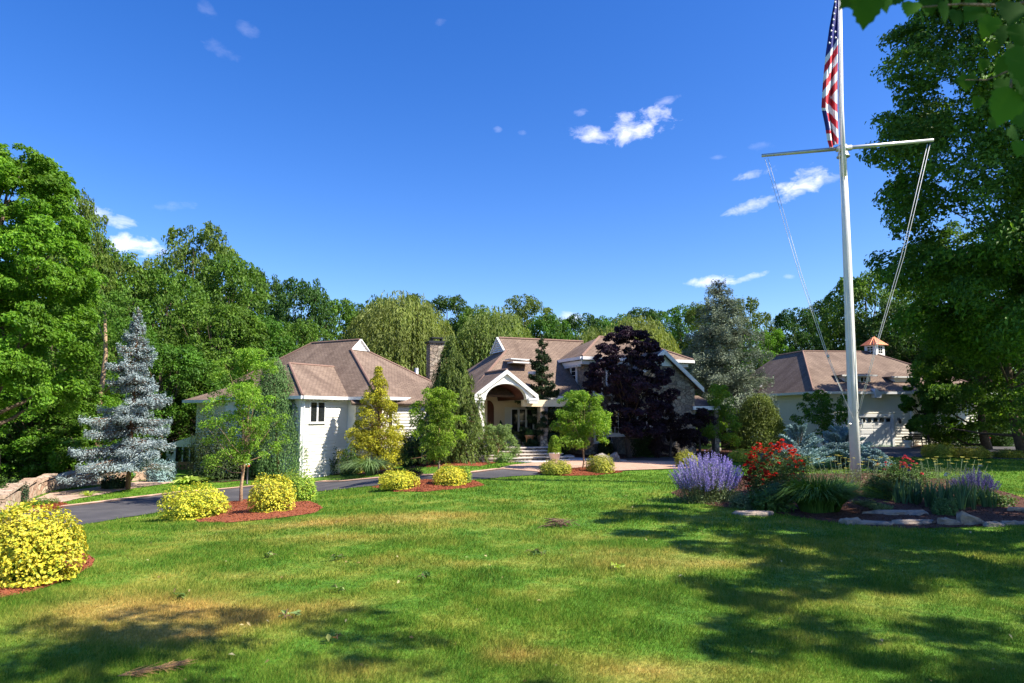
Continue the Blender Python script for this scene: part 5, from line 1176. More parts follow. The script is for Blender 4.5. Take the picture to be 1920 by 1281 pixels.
# rocks
def rock(px, py, wpx, hpx, label, depth=.8, seed=1, m='rock', tilt=(0, 0), flat=False, sink=.15, group=None, nm='boulder', cat='boulder'):
    q = G(px, py); k = mpp(q[1]); rng = R_(seed); rx, rz = wpx * k / 2, hpx * k
    bpy_me = bpy.data.meshes.new('rock'); import bmesh
    bm = bmesh.new(); bmesh.ops.create_icosphere(bm, subdivisions=4, radius=1.0)
    pl = [(unit(rng.normal(size=3) * [1, 1, .6]), rng.uniform(.62, .9)) for _ in range(11)]
    for v in bm.verts:
        p = np.array(v.co)
        for n, d in pl:
            e = p @ n - d
            if e > 0: p = p - n * e * .92
        s = 1 + .05 * math.sin(p[0] * 9 + seed) * math.cos(p[1] * 8) + .03 * math.sin(p[2] * 19 + p[0] * 13 + seed)
        p = p * s; v.co = (p[0] * rx * 1.1, p[1] * rx * depth, p[2] * rz * .62)
    bm.to_mesh(bpy_me); bm.free(); bpy_me.materials.append(M[m])
    for f in bpy_me.polygons: f.use_smooth = False
    o = link(nm, bpy_me, None, (q[0], q[1] + rx * depth * .4, q[2] + rz * (.42 - sink)), (tilt[0], tilt[1], rng.random() * .6 - .3), label=label, cat=cat, group=group); return o
rock(894, 868, 30, 19, 'tan boulder at the lawn edge beside the weeping tree', seed=2)
rock(1131, 868, 34, 20, 'grey boulder behind the round yellow shrub and young dogwood', seed=3)
rock(1152, 866, 22, 20, 'smaller rounded boulder right behind the grey one', seed=4)
rock(1066, 862, 26, 10, 'pale low boulder right of the potted cone shrub', seed=5)
rock(1342, 848, 26, 12, 'grey rock in the dark bed between green conifers', seed=6)
def ledge(px, py, wpx, hpx, label, seed, tilt=0.0, dep=.5, rz=0.0, m='flatrock'):
    """split ledge stone: irregular slab with broken edges"""
    q = G(px, py); k = mpp(q[1]); rng = R_(seed); n = 11; rx = wpx * k / 2; h = hpx * k * .72
    out = [(rx * (1 + .18 * rng.normal()) * math.cos(2 * pi * i / n) , rx * dep * (1 + .2 * rng.normal()) * math.sin(2 * pi * i / n)) for i in range(n)]
    mb = MB(); lv = [(1.0, -.15), (1.04, h * .35), (.97, h * .72), (.86, h)]
    rings = [[np.array([x * s + rng.normal() * .015, y * s + rng.normal() * .015, z + rng.normal() * .012 + tilt * x]) for x, y in out] for s, z in lv]
    for a, b in zip(rings[:-1], rings[1:]):
        for i in range(n): j = (i + 1) % n; mb.poly([a[i], a[j], b[j]]); mb.poly([a[i], b[j], b[i]])
    c = sum(rings[-1]) / n + [0, 0, .015]
    for i in range(n): mb.poly([rings[-1][i], rings[-1][(i + 1) % n], c])
    return mb.build('ledge_stone', M[m], None, loc=(q[0], q[1] + rx * dep * .6, q[2]), rot=(0, 0, rz), label=label, cat='stone')
ledge(1420, 968, 70, 9, 'flat grey edging stone under the green perennials left of the grass clump', 11)
ledge(1597, 984, 40, 13, 'reddish edging stone at the right foot of the grass clump', 12)
ledge(1640, 986, 60, 8, 'low brown edging stone right of the grass clump', 13)
ledge(1690, 970, 92, 14, 'broad tan slab lying on the mulch left of the irises', 14, dep=.35)
ledge(1722, 985, 82, 11, 'long pale slab at the lawn edge in front of the tan slab', 15, dep=.25)
ledge(1786, 986, 44, 14, 'grey wedge stone leaning on the largest edging stone', 16, -.2)
ledge(1822, 985, 52, 24, 'largest tilted edging stone standing up at the bed corner', 17, -.35, .45)
ledge(1868, 988, 40, 9, 'small stone just right of the tilted edging stone', 18)
ledge(1903, 985, 44, 8, 'rightmost low edging stone at the lawn', 19)
ledge(1885, 952, 26, 8, 'pale stone behind the bed at the right of the lavender', 20)
ledge(1660, 948, 36, 9, 'grey flat stone beside the foot of the flagpole', 21)
ledge(1915, 960, 36, 9, 'tan slab at the photo right edge of the bed', 22)
# ------------------------------------------------------------------ debris on the lawn
def twigs(px, py, R, n, label, name='twig_pile', m='stick', r=.006, h=.08, seed=1, cat='twigs', leaves=0, lm='mugo'):
    q = G(px, py); rng = R_(seed); root = empty(name, q, label, cat); mb = MB()
    for i in range(n):
        a = rng.random() * pi; c = rng.normal(size=3) * [R * .35, R * .25, 0]; c[2] = rng.random() * h; d = np.array([math.cos(a), math.sin(a) * .8, rng.normal() * .2]) * R * rng.uniform(.25, .6)
        mb.tube([c - d, c + [0, 0, .02 + .02 * rng.random()], c + d], [r, r * .9, r * .4], 4)
    if n: link('twigs', mbmesh(mb, 'twigs', M[m]), root, kind='stuff' if n > 1 else None)
    if leaves: V, F = cards(rng.normal(size=(leaves, 3)) * [R * .5, R * .4, .012] + [0, 0, .06], rng.normal(size=(leaves, 3)) * .5 + [0, 0, 1], .09, .055, rng); link('leaves', mesh_np('leaves', V, F, L[lm]), root)
twigs(1046, 988, .35, 60, 'brown pile of fallen twigs on the middle of the lawn', seed=5, h=.12)
twigs(1002, 1042, .16, 4, 'fallen leafy twig on the lawn nearest below the brown twig pile', 'fallen_twig', r=.004, seed=6, leaves=14, lm='herb')
twigs(1150, 1068, .13, 4, 'pale curled fallen leaves on the lawn right of centre', 'fallen_twig', r=.004, seed=7, leaves=16, lm='hosta')
twigs(632, 1052, .12, 4, 'dark fallen leafy twig on the lawn left of centre', 'fallen_twig', r=.004, seed=8, leaves=12, lm='herb')
twigs(508, 1046, .13, 3, 'fallen sprig on the lawn below the left yellow shrubs', 'fallen_twig', r=.004, seed=9, leaves=9, lm='mugo')
twigs(795, 1088, .1, 3, 'small fallen leaves in the middle lawn', 'fallen_twig', r=.004, seed=10, leaves=9, lm='herb')
twigs(636, 1112, .1, 2, 'yellowish fallen leaves on the lawn above the dry patch', 'fallen_twig', r=.004, seed=11, leaves=7, lm='mugo')
twigs(334, 1125, .1, 3, 'fallen twig lying on the straw coloured patch at left', 'fallen_twig', r=.004, seed=13, leaves=7, lm='herb')
twigs(540, 1163, .13, 4, 'pale fallen twig on the lawn below the straw patch', 'fallen_twig', r=.005, seed=14, leaves=6, lm='mugo')
twigs(628, 1206, .07, 2, 'brown curled leaf at the edge of the foreground shade', 'fallen_twig', r=.003, seed=15, leaves=6, lm='rust')
twigs(853, 1215, .03, 1, 'single orange fallen leaf in the foreground shade', 'fallen_leaf', r=.002, seed=16, leaves=1, lm='gold', cat='leaf', h=.02)
q = G(282, 1266); rng = R_(61); root = empty('dead_frond', q, 'dry straw brown conifer frond lying on the grass at the bottom', 'dead branch'); mb = MB(); ax = unit(np.array([.95, .55, .02]))
for i in range(150):
    t = rng.random(); c = ax * (t - .5) * .42 + rng.normal(size=3) * [.012, .02, .006] + [0, 0, .045]; d = unit(ax + rng.normal(size=3) * [.25, .35, .12]); mb.tube([c, c + d * .06, c + d * rng.uniform(.09, .16)], [.0025, .002, .0008], 3)
mb.tube([ax * -.24 + [0, 0, .04], ax * .3 + [0, 0, .05]], [.006, .003], 5); link('frond', mbmesh(mb, 'frond', M['straw']), root)
CACHE.clear()
# ------------------------------------------------------------------ yellow shrubs
def shrub(px, py, wpx, hpx, label, seed, lm='euony', dens=.85, leaf=None, cat='shrub', name='yellow_shrub', lump=.12, group='yellow leaved shrubs set in the mulch beds', shoots=16, n=None, depth=.9, mats2='euonyg'):
    q = G(px, py); k = mpp(q[1]); rx = wpx * k / 2; q = push(q, rx * depth * .8); k2 = mpp(q[1]); rx = wpx * k2 / 2 * .96; h = P(px, py - hpx, q[1])[2] - q[2]; q[2] += .03; lf = leaf or max(.05, 2.6 * k); cnt = n or int(dens * 2.6 * (rx * rx * 6 + rx * h * 6) / (lf * lf))
    return plant(name, cat, label, q, mound(seed, rx, rx * depth, h, cnt, lf, lf * .72, lm, lump, shoots, mats2=mats2), group=group)
shrub(40, 1108, 206, 150, 'largest golden shrub filling the left foreground', 101, leaf=.048, shoots=60, depth=.85, lump=.09, dens=1.15)
shrub(365, 975, 126, 62, 'low spreading golden shrub left of the young tree trunk', 102, shoots=18, lump=.12)
shrub(508, 965, 92, 70, 'round golden shrub right of the young tree trunk', 103, shoots=8)
shrub(555, 943, 78, 56, 'greener shrub tucked behind the round golden one', 104, lm='euonyg', shoots=6)
shrub(745, 921, 80, 36, 'golden shrub at the left end of the middle mulch bed', 105)
shrub(842, 914, 66, 38, 'golden shrub in the middle mulch bed below the young dogwood', 106)
shrub(872, 908, 26, 30, 'small green and yellow shrub at the right of the middle bed', 107, lm='euonyg', shoots=3)
shrub(1042, 892, 63, 27, 'clipped golden shrub left of the dogwood by the front walk', 108, lm='euonyo', shoots=3)
shrub(1126, 889, 57, 33, 'rounded golden shrub right of the dogwood by the front walk', 109, lm='euonyo', shoots=6)
shrub(1287, 878, 44, 30, 'olive gold shrub beside the lavender coloured flowers', 110, lm='euonyo', shoots=3)
shrub(1396, 868, 62, 23, 'yellow shrub seen between the violet flowers and red roses', 111, lm='euony', shoots=3)
shrub(1762, 860, 66, 27, 'leftmost of three olive gold shrubs along the court edge', 112, lm='euonyo', shoots=2)
shrub(1824, 861, 70, 22, 'middle of three olive gold shrubs along the court edge', 113, lm='euonyo', shoots=2)
shrub(1893, 860, 60, 15, 'rightmost low olive gold shrub along the court edge', 114, lm='euonyo', shoots=2)
# ------------------------------------------------------------------ flower bed
q = G(1335, 944); k = mpp(q[1]); rng = R_(201)
root = empty('catmint', q + np.array([0, .35, 0]), 'billowing catmint with violet flower spikes at the left end of the bed', 'flowers')
st, fl = spikes(330, 68 * k, .7, 98 * k, rng, 15, .022)
mb = MB()
for b, e in st: mb.tube([b, (b + e) / 2 + [0, 0, .04], e], [.004, .003, .002], 3, cap=False)
link('stem', mbmesh(mb, 'stem', M['greenstem'] if 'greenstem' in M else mat('green_stem', (.10, .16, .05), (.07, .12, .04), 5)), root)
V, F = cards(fl, rdir(rng, len(fl)), .026, .02, rng); link('flower_spikes', mesh_np('flower_spikes', V, F, L['catmint']), root)
n = 9000; d = rdir(rng, n); d[:, 2] = np.abs(d[:, 2]); pp = d * (rng.random((n, 1)) ** .4) * [66 * k, .68, 72 * k]
V, F = cards(pp, rdir(rng, n) + [0, 0, .4], .035, .02, rng); link('foliage', mesh_np('foliage', V, F, L['catleaf']), root)
def rosebush(px, py, wpx, hpx, nf, lm, label, seed, rad=.045, leafn=7000, ysh=.5):
    q = G(px, py); k = mpp(q[1]); rx, h = wpx * k / 2, hpx * k; q = push(q, ysh); rng = R_(seed)
    root = plant('rose_bush', 'rose bush', label, q, mound(seed, rx, rx * .8, h * .9, leafn, .05, .035, 'rosel', .2, 6, stem='darkbark'))
    a = rng.random(nf) * 2 * pi; zz = rng.random(nf) ** .7; r = np.sqrt(1 - zz ** 2 * .9) * (.75 + .3 * rng.random(nf)); c = np.stack([np.cos(a) * rx * r, np.sin(a) * rx * .8 * r - .05, zz * h * .98 + .08], 1)
    cl = c[rng.integers(0, nf, nf)] + rng.normal(size=(nf, 3)) * [.07, .07, .05]; c = np.concatenate([c, cl])
    V, F = flowers(c, rad * (0.7 + .5 * rng.random(len(c))), rng, 10); link('blossoms', mesh_np('blossoms', V, F, L[lm]), root); return root
rosebush(1452, 938, 134, 96, 125, 'red', 'large rose bush covered in bright red blossoms', 202, .072)
rosebush(1690, 930, 92, 62, 22, 'pink', 'smaller rose bush with pink red blossoms right of the flagpole', 203, .06, 4200, .6)
# dark foliage between
shrub(1650, 948, 60, 50, 'dark leaved low shrub at the foot of the flagpole', 204, lm='rosel', name='dark_shrub', group=None, shoots=4, leaf=.05, n=3200)
q = G(1455, 962); k = mpp(q[1]); plant('perennial', 'plant', 'light green leafy perennial between catmint and grass clump', q + np.array([0, .25, 0]), mound(205, 30 * k * 1.2, .4, 40 * k, 900, .11, .045, 'herb', .25, 6))
q = G(1408, 955); plant('perennial', 'plant', 'low grey green perennial in front of the catmint', q + np.array([0, .2, 0]), mound(206, .42, .35, .36, 2200, .045, .03, 'catleaf', .2, 6))
# daylily / grass clump
q = G(1538, 972); k = mpp(q[1]); rng = R_(207); q = push(q, .75); q[1] -= .75
V, F = blades(1900, 78 * k, 92 * k, .026, rng, 5, 1.0, 1.0, .40, .4); V[:, 1] *= .8
plant('grass_clump', 'ornamental grass', 'large arching dark green grass clump in front of the flagpole', q + np.array([0, .75, 0]), lambda: [('foliage', mesh_np('foliage', V, F, L['daylily'], None, False))])
# yarrow
def yarrow(px, py, wpx, hpx, n, label, seed, ysh):
    q = G(px, py); k = mpp(q[1]); q = push(q, ysh); rng = R_(seed); h = hpx * mpp(q[1]); rx = wpx * mpp(q[1]) / 2; root = empty('yarrow', q, label, 'flowers'); mb = MB(); hv, hf = [], []
    for i in range(n):
        x, y = (rng.random() * 2 - 1) * rx, (rng.random() * 2 - 1) * .5; e = np.array([x * 1.1, y * 1.1, h * rng.uniform(.7, 1)]); mb.tube([[x * .7, y * .7, 0], [x * .9, y * .9, h * .4], e], [.005, .004, .003], 3)
        m = 26; hv.append(e + np.column_stack([rng.normal(size=m) * .028, rng.normal(size=m) * .028, rng.random(m) * .008]))
    hv = np.concatenate(hv); link('stem', mbmesh(mb, 'stem', mat('yarrow_stem', (.16, .22, .10), (.12, .17, .08), 5)), root)
    V, F = cards(hv, np.tile([0, 0, 1.0], (len(hv), 1)) + rng.normal(size=hv.shape) * .2, .028, .024, rng); link('blossoms', mesh_np('blossoms', V, F, L['yarrow']), root)
    m = 2600; pp = (rng.random((m, 3)) - [.5, .5, 0]) * [2 * rx, 1.1, h * .65]; V, F = cards(pp, rdir(rng, m), .06, .02, rng); link('foliage', mesh_np('foliage', V, F, L['catleaf']), root)
yarrow(1590, 940, 130, 72, 26, 'flat topped pale yarrow behind the large grass clump', 208, 1.2)
yarrow(1770, 935, 150, 66, 26, 'flat yellow yarrow heads behind the irises', 209, 1.2)
yarrow(1635, 962, 34, 22, 4, 'short yarrow with a few yellow heads right of the grass clump', 210, .3)
# irises
def iris(px, py, wpx, hpx, nf, label, seed, fl=()):
    q = G(px, py); k = mpp(q[1]); rng = R_(seed); root = empty('iris_clump', q + np.array([0, .45, 0]), label, 'iris'); Vs, Fs, o = [], [], 0
    for i in range(nf):
        V, F = blades(9, .35, hpx * k * rng.uniform(.75, 1.05), .034, rng, 5, .65, .35 if rng.random() < .7 else .9, .06, .35)
        V = V + [(rng.random() - .5) * wpx * k, (rng.random() - .5) * .9, 0]; Vs.append(V); Fs.append(F + o); o += len(V)
    link('foliage', mesh_np('foliage', np.concatenate(Vs), np.concatenate(Fs), L['iris']), root)
    for nm, m, pts in fl:
        c = np.array([[(x - px) * k, -.1 + .2 * rng.random(), P(x, y, q[1] + .35)[2] - q[2]] for x, y in pts]); mb = MB()
        for p in c: mb.tube([[p[0] * .9, p[1], 0], p], [.006, .004], 4)
        s = link('stem', mbmesh(mb, 'stem', M['bark'] if False else mat('iris_stem', (.09, .15, .07), (.07, .12, .05), 5)), root); V, F = flowers(c, np.full(len(c), .055), rng, 12); link(nm, mesh_np(nm, V, F, L[m]), root)
iris(1728, 955, 70, 62, 16, 'iris clump with sword leaves and dark violet blooms right of the pink roses', 211, [('blossoms', 'lav', [(1722, 878), (1732, 875), (1727, 884)])])
iris(1800, 962, 90, 68, 24, 'tall iris clump in the middle right of the bed with a pale bloom', 212, [('blossoms', 'white', [(1797, 893), (1801, 890)])])
iris(1862, 955, 60, 58, 12, 'iris clump nearest the lavender at the right end', 213, [('blossoms', 'white', [(1865, 875), (1869, 888)])])
q = G(1872, 952); k = mpp(q[1]); rng = R_(214); root = empty('lavender', q + np.array([0, .8, 0]), 'hazy violet lavender at the right end of the bed', 'flowers')
st, fl = spikes(200, 42 * k, .5, 70 * k, rng, 8, .012, frac=.3); mb = MB()
for b, e in st: mb.tube([b, (b + e) / 2, e], [.003, .003, .002], 3, cap=False)
link('stem', mbmesh(mb, 'stem', mat('lavender_stem', (.10, .15, .08), (.08, .12, .07), 5)), root); V, F = cards(fl, rdir(rng, len(fl)), .022, .016, rng); link('flower_spikes', mesh_np('flower_spikes', V, F, L['lav']), root)
q = G(1772, 968); plant('juniper_shrub', 'shrub', 'little bright green juniper at the front of the irises', q, mound(215, .28, .25, .36, 1500, .06, .02, 'juniper', .25, 8))
q = G(1838, 952); plant('perennial', 'plant', 'low leafy plant at the right front of the irises', q + np.array([.5, .2, 0]), mound(216, .4, .3, .3, 900, .06, .045, 'herb', .2, 4))
# dwarf blue spruces: low spreading layers
def low_spruce(px, py, wpx, hpx, label, seed, n=8):
    q = G(px, py); k = mpp(q[1]); rx, h = wpx * k / 2, hpx * k
    def f():
        rng = R_(seed); pos, tan, nr = [], [], []; mb = MB()
        for i in range(42):
            a = i * 2.4 + rng.normal() * .2; t = rng.random(); ln = rx * (1 - .75 * t ** 1.3) * rng.uniform(.75, 1.05); z0 = h * t * .72; d = np.array([math.cos(a), math.sin(a), 0]); s_ = np.array([-d[1], d[0], 0]); kk = 420
            s = .15 + .85 * rng.random(kk) ** .7; sd = rng.normal(size=kk) * .3 * ln * (1 - s * .55); p = d * (s * ln)[:, None] + s_ * sd[:, None]; p[:, 2] = z0 + h * .30 * s ** .8 - np.abs(sd) * .15 + rng.normal(size=kk) * .02
            pos.append(p); tan.append(d * .8 + s_ * np.sign(sd)[:, None] * .6 + rng.normal(size=(kk, 3)) * .3 + [0, 0, .35]); nr.append(rng.normal(size=(kk, 3)) * .5 + [0, 0, 1]); mb.tube([[0, 0, z0 * .6], d * ln * .9 + [0, 0, z0 + h * .28]], [.02, .005], 4, cap=False)
        V, F = cards(np.concatenate(pos), np.concatenate(nr), .085, .034, rng, np.concatenate(tan)); return [('stem', mbmesh(mb, 'stem', M['darkbark'])), ('foliage', mesh_np('foliage', V, F, L['dwarf']))]
    q = push(q, rx * .6); return plant('dwarf_blue_spruce', 'conifer', label, q, f)
low_spruce(1500, 885, 130, 86, 'spreading blue spruce left of the flagpole behind the roses', 221)
low_spruce(1580, 882, 130, 82, 'spreading blue spruce directly behind the flagpole', 222)
low_spruce(1640, 888, 70, 45, 'lowest spreading blue spruce right of the flagpole', 223)
# ------------------------------------------------------------------ young dogwoods
def dogwood(px, py, top, wpx, label, seed, nl=2600, leaf=.11, cbase=.22, dsh=0, nb=30, lm='dogwood', bark='palebark', shape=.44, name='dogwood_tree', blob=(.16, .27), lw=.5, inner=.75, frac=.25):
    nl = int(nl * 3.0); nb = int(nb * 2.2)
    q = G(px, py); k = mpp(q[1]); H = (py - top) * k; R = wpx * k / 2
    return plant(name, 'tree', label, q, broad(seed, R, H * cbase, H * .99, nb, nl, leaf, lm, bark, .032 * H / 3, ztop=H * .85, frac=frac, blob=blob, shape=shape, flat=.75, inner=inner, lw=lw, rag=.15, low=.4, spread=.8))
dogwood(452, 944, 655, 150, 'young bright green tree with pale trunk nearest the driveway at left', 301, 5200, .085, .24, nb=64, blob=(.11, .2))
dogwood(820, 893, 728, 104, 'young bright green tree in front of the weeping conifer', 302, 3600, .085, .22, nb=44, blob=(.14, .22))
dogwood(1091, 882, 733, 108, 'young round bright green tree by the turnaround', 303, 4200, .09, .3, nb=44, blob=(.15, .24))
dogwood(1345, 851, 722, 92, 'young green tree in front of the dark shrubs left of the yew', 304, 3200, .12, .15, nb=36)
dogwood(1548, 856, 733, 104, 'open young tree in front of the garage left of the flagpole', 305, 2000, .12, .25, nb=26, blob=(.13, .2), lm='maple')
# ------------------------------------------------------------------ conifers
def at_ground(px, py): q = G(px, py); return q, mpp(q[1])
q, k = at_ground(240, 918); plant('blue_spruce', 'conifer', 'tall silvery blue spruce in front of the stone wall at left', q, conifer(401, 340 * k, 90 * k, 40, 6, 50000, .115, .036, 'spruce', 'redbark', .10, .12, .42, .30, .95, .30, inner=.9, lift=.22, layer=.035, open_=.34, lat=.46, jit=1.6))
q, k = at_ground(706, 881); plant('golden_cypress', 'conifer', 'golden yellow cypress in front of the left house', q, broad(402, 64 * k, 0 * k, 192 * k, 150, 26000, .10, 'gold', 'redbark', .08, blob=(.26, .40), shape=.12, sq=1.1, flat=.75, inner=.25, rag=.14, low=.5, lw=.45))
q, k = at_ground(522, 897); plant('columnar_juniper', 'conifer', 'dense dark green columnar juniper at the corner of the left house', q, column(403, 218 * k, 54 * k, 'juniper', 26000, .12, .04, lean=(-.45, 0), tufts=90))
q, k = at_ground(845, 868); plant('weeping_conifer', 'conifer', 'large drooping evergreen with hanging curtains beside the entry', q, weeper(404, 240 * k, 84 * k, 'nootka', 2600, 22, .13, .045))
q, k = at_ground(1017, 857); plant('slender_fir', 'conifer', 'slender dark fir standing at the right of the entry arch', q, conifer(405, 225 * k, 48 * k, 20, 6, 26000, .12, .055, 'fir', 'darkbark', .09, .03, .05, .2, .7, .35, lift=.25, layer=.03, open_=.22, lat=.34))
q, k = at_ground(1372, 845); q = P(1358, 845, 45); q[2] = 0; plant('atlas_cedar', 'conifer', 'grey green cedar with layered feathery limbs rising over the roofs', q, conifer(406, 315 * mpp(45), 104 * mpp(45), 22, 8, 60000, .17, .06, 'cedar', 'darkbark', .2, .10, -.05, .02, .62, .22, lift=.35, layer=.10, open_=.12, lat=.36))
q, k = at_ground(1425, 846); plant('yew_bush', 'shrub', 'large broad conical golden green yew by the garage wall', q, column(407, 104 * k, 60 * k, 'yew', 24000, .12, .05, tufts=200, prof=.62, vs=.9))
q, k = at_ground(932, 866); plant('mugo_pine', 'conifer', 'bushy light green mountain pine left of the porch steps', q, broad(408, 40 * k, 4 * k, 76 * k, 26, 14000, .10, 'mugo', 'redbark', .06, blob=(.26, .42), flat=.8, inner=.3, lw=.22))
q, k = at_ground(578, 889); plant('rusty_pine', 'conifer', 'small pine with rusty brown tips at the left house wall', q, broad(409, 26 * k, 2 * k, 52 * k, 16, 3600, .12, 'rust', 'redbark', .05, blob=(.26, .42), inner=.3, lw=.2))
q, k = at_ground(540, 892); plant('rusty_pine', 'conifer', 'small rusty tipped pine at the foot of the columnar juniper', q + np.array([-.2, .3, 0]), broad(410, 26 * k, 2 * k, 40 * k, 14, 2600, .12, 'rust', 'redbark', .05, blob=(.26, .42), inner=.3, lw=.2))
# purple maple
q, k = at_ground(1181, 860); plant('purple_maple', 'tree', 'broad dark purple leaved maple before the stone house', q, broad(420, 80 * k, 46 * k, 248 * k, 190, 42000, .13, 'purple', 'darkbark', .13, blob=(.12, .2), shape=.34, flat=.6, inner=.35, rag=.12, sq=2.0, frac=.35))
q, k = at_ground(1256, 858); plant('purple_beech', 'tree', 'low dark weeping purple shrub forming the left side of an arch', q, broad(421, 40 * k, 6 * k, 92 * k, 18, 8000, .10, 'purple2', 'darkbark', .08, blob=(.3, .45), inner=.3))
q, k = at_ground(1310, 858); plant('purple_beech', 'tree', 'low dark weeping purple shrub forming the right side of an arch', q, broad(422, 36 * k, 20 * k, 92 * k, 18, 6500, .10, 'purple2', 'darkbark', .08, blob=(.3, .4), inner=.3))
# foundation shrubs in shade
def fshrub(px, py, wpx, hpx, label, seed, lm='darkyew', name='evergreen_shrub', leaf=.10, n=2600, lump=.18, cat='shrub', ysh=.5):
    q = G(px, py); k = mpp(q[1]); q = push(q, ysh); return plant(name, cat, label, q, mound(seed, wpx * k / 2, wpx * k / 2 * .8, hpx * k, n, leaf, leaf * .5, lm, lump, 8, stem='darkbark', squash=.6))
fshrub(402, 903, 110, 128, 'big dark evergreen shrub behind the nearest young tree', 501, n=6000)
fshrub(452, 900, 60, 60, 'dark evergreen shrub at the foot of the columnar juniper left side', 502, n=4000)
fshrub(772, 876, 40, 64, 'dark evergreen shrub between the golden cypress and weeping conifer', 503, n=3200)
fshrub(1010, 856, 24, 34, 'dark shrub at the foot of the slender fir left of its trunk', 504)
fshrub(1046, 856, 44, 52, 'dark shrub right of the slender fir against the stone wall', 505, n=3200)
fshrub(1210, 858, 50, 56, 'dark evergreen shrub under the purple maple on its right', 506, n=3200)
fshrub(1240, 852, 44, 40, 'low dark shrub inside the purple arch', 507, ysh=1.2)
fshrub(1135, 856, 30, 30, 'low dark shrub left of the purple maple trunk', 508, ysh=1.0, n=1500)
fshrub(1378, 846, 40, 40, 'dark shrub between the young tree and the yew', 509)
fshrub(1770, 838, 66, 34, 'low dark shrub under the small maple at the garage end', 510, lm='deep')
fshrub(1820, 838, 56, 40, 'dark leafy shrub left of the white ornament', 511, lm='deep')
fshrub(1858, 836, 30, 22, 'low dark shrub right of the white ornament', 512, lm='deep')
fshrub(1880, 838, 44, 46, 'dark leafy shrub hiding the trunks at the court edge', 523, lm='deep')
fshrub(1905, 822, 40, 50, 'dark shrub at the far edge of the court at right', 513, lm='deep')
fshrub(656, 893, 40, 50, 'open flowering shrub with dark leaves against the white wall', 514, lm='rosel', n=1100, leaf=.11)
fshrub(622, 892, 26, 50, 'sparse leggy rose shrub against the white wall', 515, lm='rosel', n=330, leaf=.10)
fshrub(497, 898, 40, 36, 'dark low shrub between the two rusty pines and the juniper', 516)
fshrub(775, 895, 34, 18, 'small dark reddish leaved shrub behind the middle golden shrub', 517, lm='purple2', n=900, leaf=.06, ysh=.2)
fshrub(25, 948, 50, 42, 'dark blue green plant behind the largest golden shrub', 518, lm='fir', n=2600, leaf=.07, ysh=.6)
fshrub(-20, 955, 60, 60, 'dark leafy plant at the left photo edge behind the golden shrub', 519, lm='deep', n=2600, leaf=.08)
fshrub(75, 950, 60, 14, 'low green ground cover at the driveway edge', 520, lm='mid', n=1500, leaf=.05, ysh=.3)
fshrub(212, 917, 46, 24, 'dark spreading plant at the foot of the blue spruce', 521, lm='fir', n=1200, leaf=.12, ysh=.1)
fshrub(300, 905, 56, 40, 'shaded low conifer right of the blue spruce', 522, lm='dwarf', n=2600, leaf=.10)
def strap(px, py, wpx, hpx, n, w, lm, label, seed, name, curve=.9, cat='plant', r0=.1):
    q = G(px, py); k = mpp(q[1]); rng = R_(seed); V, F = blades(n, wpx * k * .62, hpx * k, w, rng, 5, 1.0, curve, r0, .3); plant(name, cat, label, q + np.array([0, .2, 0]), lambda: [('foliage', mesh_np('foliage', V, F, L[lm]))])
strap(692, 893, 84, 48, 620, .03, 'zebra', 'pale green fountain grass in front of the golden cypress', 530, 'fountain_grass', 1.3, 'ornamental grass', .15)
strap(346, 909, 56, 20, 60, .16, 'hosta', 'yellow green hosta in the bed near the sunroom', 531, 'hosta', 1.2)
strap(384, 905, 36, 18, 30, .13, 'herb', 'darker hosta right of the yellow green one', 532, 'hosta', 1.2)
strap(160, 932, 36, 14, 60, .03, 'hosta', 'small tuft of yellow daylily leaves on the terrace edge', 533, 'daylily', 1.0)
# ------------------------------------------------------------------ woodland trees
def tree(px, top, Rpx, D, label, kind, seed, zb=None, ground=None, name='broadleaf_tree', group='woodland trees behind the houses', rz=0, cat='tree', wide=1.0, var=0):
    q = P(px, HOR, D); g = float(terrain(q[0], q[1])) if ground is None else ground; H = P(px, top, D)[2] - g; R = Rpx * mpp(D)
    lm, n, leaf, lo, blob = {'mid': ('mid', 26000, .25, .06, (.16, .26)), 'olive': ('olive', 26000, .23, .06, (.15, .25)), 'deep': ('deep', 23000, .26, .06, (.16, .26)), 'bright': ('bright', 26000, .23, .05, (.15, .24))}[kind]; R *= 1.3
    key = (kind, var); R0, H0 = 5.0, 12.0
    b = broad(600 + var * 7 + len(kind), R0, H0 * lo, H0, 150, n, leaf, lm, 'bark', .26, ztop=H0 * .88, frac=.3, blob=blob, shape=.42 - .08 * var, flat=.8, inner=.22, rag=.12 + .03 * var, sq=2.3, low=.3)
    return plant(name, cat, label, (q[0], q[1], g), b, key=key, scale=(R / R0, R / R0, H / H0), rz=seed * 1.7, group=group)
GW = 'woodland trees behind the houses'
